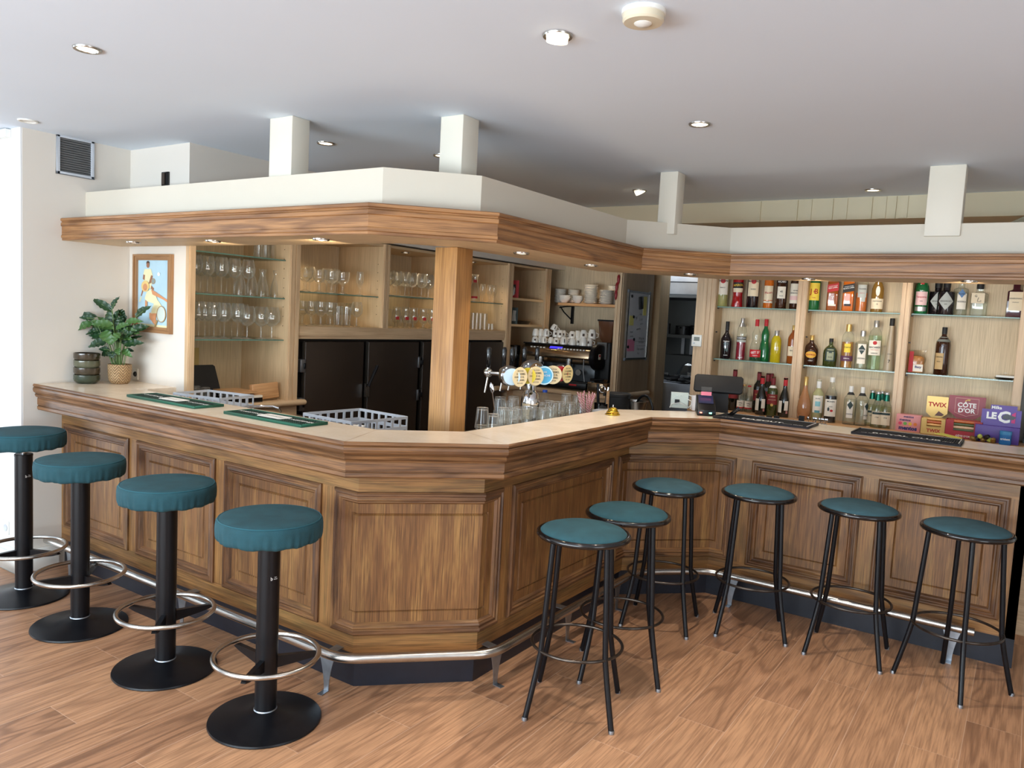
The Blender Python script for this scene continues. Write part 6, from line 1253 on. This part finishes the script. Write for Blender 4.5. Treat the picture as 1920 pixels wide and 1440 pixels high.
t = thing('milk_chocolate_display', 'purple milk chocolate display box with big white letters', 'sweet box', (-.165 - .06, 5.66, LZ), 0, 'chocolate and sweet displays'); dxx = .045
MB().box((-.09 + dxx, 0, 0), (.145 + dxx, .12, .105)).build('box', PURP, t, bev=.002); q = MB(); q.prism([(-.065, .10), (.145, .10), (.145, .21), (.12, .21), (.12, .235), (-.02, .235), (-.02, .205), (-.065, .205)], 0, .003, M=Matrix.Translation((dxx, .02, 0)) @ Matrix.Rotation(D(-8), 4, 'X') @ RM); q.build('header_card', PURP, t)
k = MB(); MM = Matrix.Translation((dxx, .0145, 0)) @ Matrix.Rotation(D(-8), 4, 'X')
k.text('LE', .055, MM @ Matrix.Translation((.002, 0, .165)) @ RM, WINK, bold=.05); k.ring((0, 0, 0), .034, .008, 30, 8)
for i in range(len(k.v)): pass
k = MB(); k.text('LE', .055, MM @ Matrix.Translation((-.012, 0, .165)) @ RM, WINK, bold=.05); k.text('C', .095, MM @ Matrix.Translation((.055, 0, .16)) @ RM, WINK, bold=.04); k.text('Milka', .026, MM @ Matrix.Translation((.012, 0, .218)) @ RM, WINK, bold=.03)
k.prism([(.095, .13), (.115, .13), (.115, .20), (.095, .185)], 0, .001, M=MM @ RM, mat=plain('pink_flash', rgb(196, 50, 120), .5)); k.prism([(.05, .15), (.105, .15), (.12, .168), (.07, .185), (.045, .17)], .0005, .0015, M=MM @ RM, mat=plain('slate', rgb(80, 84, 92), .5)); k.build('lettering', WINK, t)
t = thing('gum_tub', 'small blue tub of chewing gum at the foot of the purple box', 'tub', (-.105, 5.635, LZ)); MB().lathe([(.0005, 0), (.030, 0), (.032, .006), (.032, .065)], n=26, p=4).build('tub', plain('blue_tub', rgb(30, 110, 176), .35), t); MB().lathe([(.033, .062), (.033, .082), (.0005, .083)], n=26, p=4).build('lid', plain('blue_lid', rgb(60, 140, 190), .35), t); k = MB(); ctr(k, 'trident', .018, 0, .035, WINK, -.0335); k.build('lettering', WINK, t)
random.seed(9); 
for i in range(7):
    m = (plain('wrap_gold', rgb(150, 116, 60), .3, .4), plain('wrap_dark', rgb(28, 24, 26), .3), plain('wrap_lime', rgb(190, 200, 90), .4))[i % 3]; o = MB().lathe([(.0005, -.02), (.012, -.016), (.016, 0), (.012, .016), (.0005, .02)], n=7, M=Matrix.Rotation(PI / 2, 4, 'Y')).build('wrapped_sweet', m, sharp=8); o.location = (-.275 + i * .018, 5.63 + (i % 2) * .012, LZ + .016 + (.018 if i in (2, 4) else 0)); o.rotation_euler = (random.random(), random.random(), random.random() * 3); tag(o, 'wrapped sweet in the little pile before the purple box, %s from the left' % nth(i), 'sweet', 'pile of wrapped sweets')
# bag of snacks, dish
t = thing('snack_bag', 'clear snack bag with red stripe on the middle shelf of the right bay', 'snack bag', (bxp(1716, 690), YB, Z2), .1)
b = MB(); rows = []
for i in range(9):
    z = .155 * i / 8; r_ = .055 + .006 * math.sin(i * 1.7); dpt = .02 * math.sin(PI * min(1, (i + .6) / 8.2)) + .002; rows.append([(r_ * math.cos(a) * 1.0, dpt * math.sin(a), z) for a in [2 * PI * j / 24 for j in range(24)]])
b.grid(rows, None, None, True); b.build('bag', glassy('cellophane', (.9, .88, .84, 1), 1.3, .35, .1), t, sharp=20)
def nutm(): return plain('snack_nuts', rgb(196, 130, 66), .6, var=.4, vs=60, bmp=.6, bs=90)
b = MB(); b.lathe([(.0005, .004), (.046, .006), (.05, .05), (.05, .10), (.03, .115), (.0005, .118)], n=20, ky=.3); b.build('snacks', nutm(), t)
k = MB(); k.box((-.042, -.0215, .006), (-.016, -.0205, .145), mat=L_RED); k.box((-.014, -.0215, .012), (.045, -.0205, .06), mat=L_W); ctr(k, 'Basy', .022, .016, .042, NAVY, -.023); k.build('wrapper_print', None, t)
o = MB().lathe([(.0005, .0), (.045, 0), (.06, .012), (.058, .014), (.044, .004), (.0005, .004)], n=30).build('black_dish', BLACKG); o.location = (bxp(1884, 705), YB, Z2); tag(o, 'small black dish at the right end of the middle shelf', 'dish')
o = MB(); o.prism([(-.05, -.03), (.05, -.025), (.045, .03), (-.03, .03)], 0, .012); o.ring((.0, 0, .028), .008, .0015, 16, 6); o = o.build('paper_tag', WPLAST); o.location = (bxp(1886, 698), YB, Z2 + .0145); tag(o, 'folded white paper tag lying on the black dish', 'tag')
# steel trays and cutlery behind the right wing
def tray(x0, x1, lab): 
    b = MB(); y0, y1, z0, z1 = 4.80, 5.06, .96, 1.075
    for a, c in (((x0, y0, z0), (x0 + .004, y1, z1)), ((x1 - .004, y0, z0), (x1, y1, z1)), ((x0, y0, z0), (x1, y0 + .004, z1)), ((x0, y1 - .004, z0), (x1, y1, z1)), ((x0, y0, z0), (x1, y1, z0 + .004))): b.box(a, c)
    tag(b.build('steel_tray', GREYP, bev=.0015), lab, 'tray', 'trays behind the right wing')
for i, (a, c) in enumerate(((-.46, -.29), (-.28, -.11), (-.10, .07))): tray(a, c, 'grey tray sunk behind the right wing worktop, %s from the left' % nth(i))
ys = MB(); ys.prism([(-.07, -.03), (.07, -.045), (.05, .04), (-.05, .045)], 0, .002); ys = ys.build('cleaning_cloth', plain('yellow_cloth', rgb(226, 214, 90), .7)); ys.location = (-.34, 4.775, 1.128); ys.rotation_euler = (0, .12, -.2); tag(ys, 'yellow cloth hanging over the edge of the second black bar mat', 'cloth')
q = onY(1533, 782, 5.35); t = thing('cutlery_basket', 'grey basket of forks and spoons on the back counter', 'cutlery basket', (q[0], 5.35, 1.0)); 
b = MB(); 
for a, c in (((-.055, -.04, 0), (.055, -.037, .05)), ((-.055, .037, 0), (.055, .04, .05)), ((-.055, -.04, 0), (-.052, .04, .05)), ((.052, -.04, 0), (.055, .04, .05)), ((-.055, -.04, 0), (.055, .04, .003))): b.box(a, c)
b.build('basket', GREYP, t); random.seed(2)
for i in range(9):
    a = random.uniform(-.5, .5); x = random.uniform(-.04, .04); c = MB(); c.tube([(x, 0, .01), (x + a * .05, -.01, .07)], .002, 6); c.lathe([(.0005, 0), (.008, .008), (.008, .02), (.0005, .028)], (x + a * .055, -.011, .066), n=10, ky=.4); c.build('fork' if i % 2 else 'spoon', CHROME, t)
wt = thing('work_table', 'low counter behind the right wing carrying cutlery and kitchen tools', 'counter'); MB().box((-1.5, 5.15, .95), (.2, 5.6, .985), 0).build('top', W_RAW, wt); MB().box((-1.45, 5.2, 0), (.2, 5.58, .95), 0).build('cupboard', W_CAB, wt)
tag(MB().tube([(onY(1488 + 8.5 * math.cos(a), 782, 5.3)[0], 5.3, 1.0 + .06 * math.sin(a)) for a in [i * PI / 10 for i in range(11)]], .004, 8).build('black_cable', BLACK), 'black cable arching up behind the long bar mat', 'cable')
for i, px in enumerate((1428, 1442, 1456, 1503)):
    q = onY(px, 780, 5.25); tag(MB().box((q[0] - .015, 5.24, .986), (q[0] + .015, 5.27, q[2])).build('black_gadget', MATTEB), 'small black gadget behind the long bar mat, %s from the left' % nth(i), 'gadget', 'black gadgets behind the bar mat')

# ================================================================== coffee corner
es = thing('espresso_machine', 'polished two group espresso machine with cups piled on top', 'espresso machine', (-3.79, 6.62, .985)); X0, X1 = -.37, .37
BRZ = plain('polished_bronze_steel', rgb(172, 148, 120), .18, .9, .15, 14)
b = MB(); b.box((X0, -.10, .07), (X1, .22, .24), mat=plain('machine_back', rgb(70, 74, 78), .3, .6)); b.box((X0, -.22, .03), (X1, .22, .085), mat=BLACK); b.build('body', BLACK, es, bev=.006)
b = MB(); b.prism([(-.24, .30), (-.18, .285), (.22, .285), (.22, .41), (-.16, .41), (-.225, .37)], X0 - .02, X1, M=Matrix(((0, 0, 1, 0), (1, 0, 0, 0), (0, 1, 0, 0), (0, 0, 0, 1)))); b.build('hood', BRZ, es, bev=.008)
MB().box((X0 - .02, -.19, .408), (X1 + .02, .22, .418)).build('cup_rail', BLACK, es)
def fr_(x, z): return -.232
k = MB(); M = Matrix.Translation((0, -.218, .376)) @ Matrix.Rotation(D(-52), 4, 'X')
k.face([(-.07, -.2235, .378), (.07, -.2235, .378), (.07, -.205, .398), (-.07, -.205, .398)], None, plain('blue_lcd', rgb(60, 50, 200), .2, emis=rgb(70, 60, 220), estr=1.2)); k.build('display', None, es)
k = MB()
for i in range(14):
    x = -.28 + i * .036 if i < 5 else -.28 + (i + 4) * .034
    k.box((x, -.228, .374), (x + .016, -.214, .386))
k.build('buttons', WPLAST, es)
for x in (-.2, .12):
    g = MB(); g.cyl((x, -.16, .235), (x, -.16, .29), .032, n=20, mat=CHROME); g.cyl((x, -.16, .215), (x, -.16, .237), .036, n=20, mat=CHROME); g.build('group_head', CHROME, es)
    h = MB(); h.cyl((x, -.19, .218), (x - .05, -.36, .205), .013, n=12, mat=BLACK); h.cyl((x, -.16, .19), (x, -.16, .215), .015, n=10, mat=CHROME); h.build('portafilter', BLACK, es)
MB().tube([(.30, -.20, .29), (.31, -.22, .2), (.34, -.24, .09)], .006, 10).build('steam_wand', CHROME, es); MB().cyl((.26, -.2, .17), (.26, -.225, .17), .028, n=22).build('steam_knob', STEEL, es)
c = MB(); c.lathe([(.0005, 0), (.115, 0), (.125, .01), (.125, .045), (.115, .055), (.0005, .055)], n=36, M=Matrix.Translation((X1 - .005, -.10, .32)) @ Matrix.Rotation(PI / 2, 4, 'Y'), ky=1.15); c.build('side_cover', BLACK, es)
s = MB(); s.box((X1 + .045, -.14, .30), (X1 + .0515, -.10, .35), mat=PAPER); s.box((X1 + .051, -.135, .325), (X1 + .052, -.105, .345), mat=L_RED); s.build('sticker', None, es)
MB().box((X0, -.26, .02), (X1, -.2, .075)).build('drip_tray', BLACK, es, bev=.004); MB().box((X0 + .1, -.262, .06), (X1 - .2, -.255, .072)).build('front_trim', BRZ, es); MB().box((X1 - .18, -.2625, .045), (X1 - .10, -.258, .06)).build('red_badge', RINK, es)
# cups on the machine
def cup(x, y, z, r, h, n_, lab, seal, tilt=0):
    k_ = ('cup', r, h, seal)
    if k_ not in GPROTO:
        b = MB(); b.lathe([(r * .62, h), (r * .62, h - .003), (r * .80, h * .8), (r, h * .35), (r, 0), (r * .94, 0), (r * .94, h * .35), (r * .7, h * .8), (.0005, h * .9), ][::-1] if 0 else [(r, 0), (r * 1.0, h * .35), (r * .86, h * .75), (r * .62, h * .96), (r * .6, h), (.0005, h)], n=22, mat=WHITE)
        b.tube([(r * .95, -.0, h * .2), (r * 1.45, 0, h * .25), (r * 1.5, 0, h * .55), (r * .9, 0, h * .7)], .003, 8, WHITE)
        if seal == 1: patch(b, h * .30, h * .60, .55, plain('cup_print', rgb(70, 48, 36), .6), r * 1.012)
        if seal == 2: patch(b, h * .25, h * .75, .22, plain('cup_print', rgb(70, 48, 36), .6), r * 1.012, .2)
        GPROTO[k_] = b.build('coffee_cup', WHITE); o = GPROTO[k_]
    else: o = GPROTO[k_].copy(); COL.objects.link(o); o.name = 'coffee_cup'
    o.location = (x, y, z); o.rotation_euler = (0, tilt, facecam(x, y)); return tag(o, lab, 'cup', 'cups on the espresso machine')
CZ0 = .985 + .419
lo_ = [(1003, 1, .032, .058), (1013, 0, .035, .062), (1020, 2, .03, .06), (1033, 0, .03, .06), (1043, 1, .032, .06), (1048, 1, .03, .06), (1057, 2, .036, .07), (1065, 2, .036, .07), (1074, 0, .033, .062), (1084, 1, .036, .074), (1094, 0, .038, .078), (1104, 1, .038, .075)]
for i, (px, sl_, r, h) in enumerate(lo_):
    y = 6.50 + (.06 if i % 2 else 0); cup(onY(px, 640, y)[0], y, CZ0, r, h, 0, 'upturned white cup in the bottom layer on the espresso machine, %s from the left' % nth(i), sl_)
hi_ = [(1004, 0, .032, .07), (1014, 0, .032, .07), (1024, 2, .034, .075), (1042, 1, .033, .075), (1050, 1, .031, .072), (1056, 1, .031, .070), (1073, 1, .036, .068), (1083, 0, .037, .075), (1094, 1, .038, .085), (1110, 1, .04, .095)]
for i, (px, sl_, r, h) in enumerate(hi_):
    y = 6.58 + (.05 if i % 2 else 0); cup(onY(px, 630, y)[0], y, CZ0 + .062, r, h, 0, 'upturned white cup in the upper layer on the espresso machine, %s from the left' % nth(i), sl_, .0)
cup(onY(1038, 610, 6.6)[0], 6.60, CZ0 + .128, .034, .06, 0, 'single tilted cup crowning the pile on the espresso machine', 2, .35)
gr = thing('coffee_grinder', 'tall black coffee grinder with brown bean hopper, right of the espresso machine', 'grinder', (-3.40, 6.72, .985))
MB().box((-.075, -.10, 0), (.075, .12, .46)).build('body', MATTEB, gr, bev=.01); MB().prism([(-.13, .46), (-.12, .30), (-.10, .30), (-.10, .46)], -.05, .05, M=Matrix(((0, 0, 1, 0), (1, 0, 0, 0), (0, 1, 0, 0), (0, 0, 0, 1)))).build('control_panel', plain('grinder_grey', rgb(110, 108, 106), .4, .4), gr)
MB().lathe([(.05, .46), (.07, .50), (.088, .66), (.0005, .66)], n=24, p=6).build('bean_hopper', plain('bean_hopper_brown', rgb(96, 62, 42), .2, coat=.5), gr); MB().box((-.085, -.085, .66), (.085, .085, .675)).build('hopper_lid', BLACK, gr); MB().lathe([(.0005, 0), (.02, 0), (.022, .01), (.0005, .012)], n=20, M=Matrix.Translation((0, -.13, .36)) @ Matrix.Rotation(PI / 2, 4, 'X'), ky=.6).build('dial', BRASS, gr); k = MB(); k.box((-.03, -.131, .395), (-.012, -.128, .402), mat=plain('grinder_led', rgb(255, 60, 50), .4, emis=(1, .2, .15, 1), estr=3)); k.box((.0, -.131, .395), (.02, -.128, .402), mat=plain('grinder_led2', rgb(255, 200, 190), .4, emis=(1, .6, .5, 1), estr=2)); k.build('led', None, gr)
kb = thing('knock_box', 'brown and black coffee knock box with a tamper resting on it', 'knock box', (-3.29, 6.42, .985)); MB().box((-.10, -.09, 0), (.06, .09, .095)).build('drawer', BRZ, kb, bev=.004); MB().box((-.10, -.091, .05), (.06, -.088, .052)).build('seam', BLACK, kb); MB().cyl((-.07, -.10, .12), (.03, -.03, .125), .012, n=12).build('portafilter_handle', BLACK, kb); MB().lathe([(.0005, 0), (.02, 0), (.03, .02), (.033, .022), (.03, .024), (.0005, .03)], (.03, 0, .10), n=20).build('tamper', BRZ, kb)
# plates shelf
psf = thing('plate_shelf', 'thick pale shelf with clipped corner holding stacked plates, on a black iron bracket', 'shelf', (0, 0, 0))
MB().prism([(-4.30, 7.198), (-4.10, 6.92), (-3.217, 6.92), (-3.217, 7.198)], 1.785, 1.812).build('board', W_RAW, psf)
bq = onY(1073, 590, 7.18); b = MB(); b.box((bq[0] - .012, 7.17, 1.60), (bq[0] + .012, 7.198, 1.785)); b.tube([(bq[0], 7.18, 1.785), (bq[0], 7.02, 1.775), (bq[0] - .03, 6.96, 1.762)], .007, 8); b.tube([(bq[0] - .03, 6.98, 1.77), (bq[0] - .03, 7.05, 1.72), (bq[0], 7.17, 1.64)], .007, 8); b.build('bracket', BLACK, psf)
PLP = {}
def plate_stack(px, n, r, th, y, z0, what, lab, kind='plate'):
    q = onY(px, 570, y); random.seed(int(px))
    for i in range(n):
        k_ = (kind, r)
        if k_ not in PLP:
            pf = [(.0005, 0), (r * .55, 0), (r * .6, .003), (r * .98, .012), (r, .014), (r * .98, .015), (r * .6, .006), (.0005, .005)] if kind == 'plate' else [(.0005, 0), (r * .45, 0), (r * .5, .004), (r * .9, .03), (r, .045), (r * .98, .046), (r * .86, .03), (.0005, .008)]
            PLP[k_] = MB().lathe(pf, n=28).build(what, WHITE); o = PLP[k_]
        else: o = PLP[k_].copy(); COL.objects.link(o); o.name = what
        o.location = (q[0] + random.uniform(-.003, .003), y + random.uniform(-.003, .003), z0 + i * th); tag(o, ('%s, %s from the bottom' % (lab, nth(i))) if n > 1 else lab, what.split('_')[-1], lab)
SZ_ = 1.8125
plate_stack(1050, 12, .066, .0118, 7.12, SZ_, 'side_plate', 'white plate in the far left rear stack on the shelf')
plate_stack(1075, 11, .062, .0125, 7.12, SZ_, 'side_plate', 'white plate in the second rear stack on the shelf')
plate_stack(1058, 3, .064, .016, 6.99, SZ_, 'small_bowl', 'white bowl in the low front stack at the left', 'bowl')
plate_stack(1083, 3, .056, .015, 6.99, SZ_, 'small_bowl', 'white bowl in the front stack beside the tallest plates', 'bowl')
plate_stack(1107, 16, .072, .0116, 6.995, SZ_, 'side_plate', 'white plate in the tallest front stack')
plate_stack(1136, 12, .072, .0115, 6.995, SZ_, 'side_plate', 'white plate in the front stack right of the tallest')
plate_stack(1150, 16, .066, .0116, 7.12, SZ_, 'side_plate', 'white plate in the rearmost stack by the upright')
# red hanging strings of peppers
for i, (px, z, yy) in enumerate(((1163, 2.03, 6.43), (1160.5, 1.96, 6.43), (1160, 1.89, 6.43))):
    q = onY(px, 540, yy); o = MB().lathe([(.0005, -.05), (.010, -.03), (.014, .0), (.012, .03), (.0005, .045)], n=12).build('dried_chilli', plain('chilli_red', rgb(136, 26, 34), .4)); o.location = (q[0] - .02, 6.425, z); tag(o, 'dark red hanging pepper on the niche upright, %s from the top' % nth(i), 'pepper', 'hanging red peppers')
# things on the corner cabinet
t = thing('poster_card', 'red and black card with a white bird figure on the corner cabinet shelf', 'card', (-4.25, 6.34, 1.8265), facecam(-4.25, 6.34)); MB().box((-.035, -.002, 0), (.035, .002, .17)).build('card', L_RED, t)
k = MB(); k.prism([(-.03, .04), (.005, .04), (.005, .13), (-.03, .13)], 0, .0008, M=Matrix.Translation((0, -.0022, 0)) @ RM, mat=L_BLK); k.prism([(-.02, .02), (-.005, .03), (.0, .09), (-.012, .11), (-.018, .07)], .001, .0016, M=Matrix.Translation((0, -.0022, 0)) @ RM, mat=WINK); k.build('print', L_BLK, t)
t = thing('photo_card', 'dark portrait card on the lower shelf of the corner cabinet', 'card', (-4.25, 6.345, 1.5725), facecam(-4.25, 6.34)); MB().box((-.035, -.002, 0), (.035, .002, .16)).build('card', L_TEAL, t); MB().prism([(-.02, .03), (.02, .03), (.014, .09), (.018, .13), (-.014, .135), (-.018, .09)], 0, .0008, M=Matrix.Translation((0, -.0022, 0)) @ RM).build('print', L_GRY, t)
o = MB().lathe([(.0005, 0), (.15, 0), (.17, .03), (.168, .032), (.148, .006), (.0005, .006)], n=36).build('serving_tray', BLACKG); o.location = (-4.40, 6.58, 1.573); tag(o, 'round black serving tray on the lower shelf of the corner cabinet', 'tray')
t = thing('blue_jar', 'glass jar with a blue lid on the corner counter left of the espresso machine', 'jar', (-4.22, 6.26, .985)); MB().lathe([(.0005, 0), (.045, 0), (.05, .03), (.05, .30), (.045, .33)], n=24).build('jar', glassy('tinted', (.5, .5, .5, 1), 1, .4), t); MB().lathe([(.05, .33), (.052, .36), (.0005, .365)], n=24).build('lid', plain('blue_lid2', rgb(36, 48, 110), .4), t)
t = thing('juicer', 'dark bar blender on the corner counter beside the blue lidded jar', 'blender', (-4.28, 6.44, .985)); MB().lathe([(.0005, 0), (.06, 0), (.06, .10), (.04, .14), (.045, .17), (.055, .36), (.05, .38), (.0005, .385)], n=24).build('body', BLACKG, t); MB().cyl((.0, -.05, .3), (.0, -.05, .36), .01, n=10).build('spout', CHROME, t)
# whiteboard
t = thing('whiteboard', 'narrow whiteboard with notes hanging beside the kitchen doorway', 'whiteboard', (-3.15, 6.79, 1.62)); hy, hz = .235, .315
MB().box((0, -hy, -hz), (.012, hy, hz)).build('board', plain('board_white', rgb(206, 208, 214), .25), t)
f = MB()
for a, c in (((0, -hy - .008, -hz), (.018, -hy + .012, hz)), ((0, hy - .012, -hz), (.018, hy + .008, hz)), ((0, -hy, -hz - .006), (.018, hy, -hz + .012)), ((0, -hy, hz - .012), (.018, hy, hz + .006))): f.box(a, c)
f.build('frame', STEEL, t); 
for sy_, sz_ in ((-1, -1), (-1, 1), (1, -1), (1, 1)): MB().box((0, sy_ * hy - .016, sz_ * hz - .016), (.0195, sy_ * hy + .012, sz_ * hz + .016)).build('corner', plain('corner_grey', rgb(110, 114, 120), .5), t, bev=.006)
YM = Matrix(((0, 0, 1, 0), (1, 0, 0, 0), (0, 1, 0, 0), (0, 0, 0, 1)))
k = MB(); random.seed(4)
for s, y, z, sz, r_ in (('20 l  ?', -.02, .08, .03, .5), ('cava', .05, .11, .03, 0), ('2 x bl', .06, .06, .03, 0), ('citron', .08, .02, .026, .1), ('menthe', .02, -.03, .03, .1), ('boeuf', -.13, -.06, .028, 0), ('poulet', -.12, -.10, .026, 0), ('6 p', -.11, -.135, .026, 0), ('500 gr lait', .1, -.12, .03, 0), ('16-18 pers', .1, -.155, .028, 0), ('Chips paprika', .09, -.22, .030, 0), ('6 p', .05, -.26, .03, 0)): k.text(s, sz, Matrix.Translation((.0135, y, z)) @ YM @ Matrix.Rotation(r_, 4, 'Z'), INK)
k.box((.013, -.2, -.148), (.0135, .2, -.146), mat=INK); k.box((.013, .0, -.192), (.0135, .2, -.19), mat=INK); k.build('handwriting', INK, t)
for a, c, m in (((-.19, .00), (-.10, .09), plain('yellow_note', rgb(216, 206, 120), .6)), ((-.20, -.24), (-.05, -.13), plain('pink_note2', rgb(214, 130, 160), .6)), ((.10, .1), (.17, .28), plain('yellow_note', rgb(216, 206, 120), .6))): MB().box((.012, a[0], a[1]), (.0145, c[0], c[1])).build('sticky_note', m, t)
MB().box((.012, .02, .15), (.03, .09, .27), M=Matrix.Rotation(.15, 4, 'X')).build('eraser', MATTEB, t, bev=.004)
for y, z in ((-.17, .27), (-.19, -.20), (-.11, .08), (-.07, -.13)): MB().lathe([(.0005, 0), (.014, 0), (.014, .008), (.0005, .010)], n=14, M=Matrix.Translation((.013, y, z)) @ Matrix.Rotation(PI / 2, 4, 'Y')).build('magnet', BLACK, t)
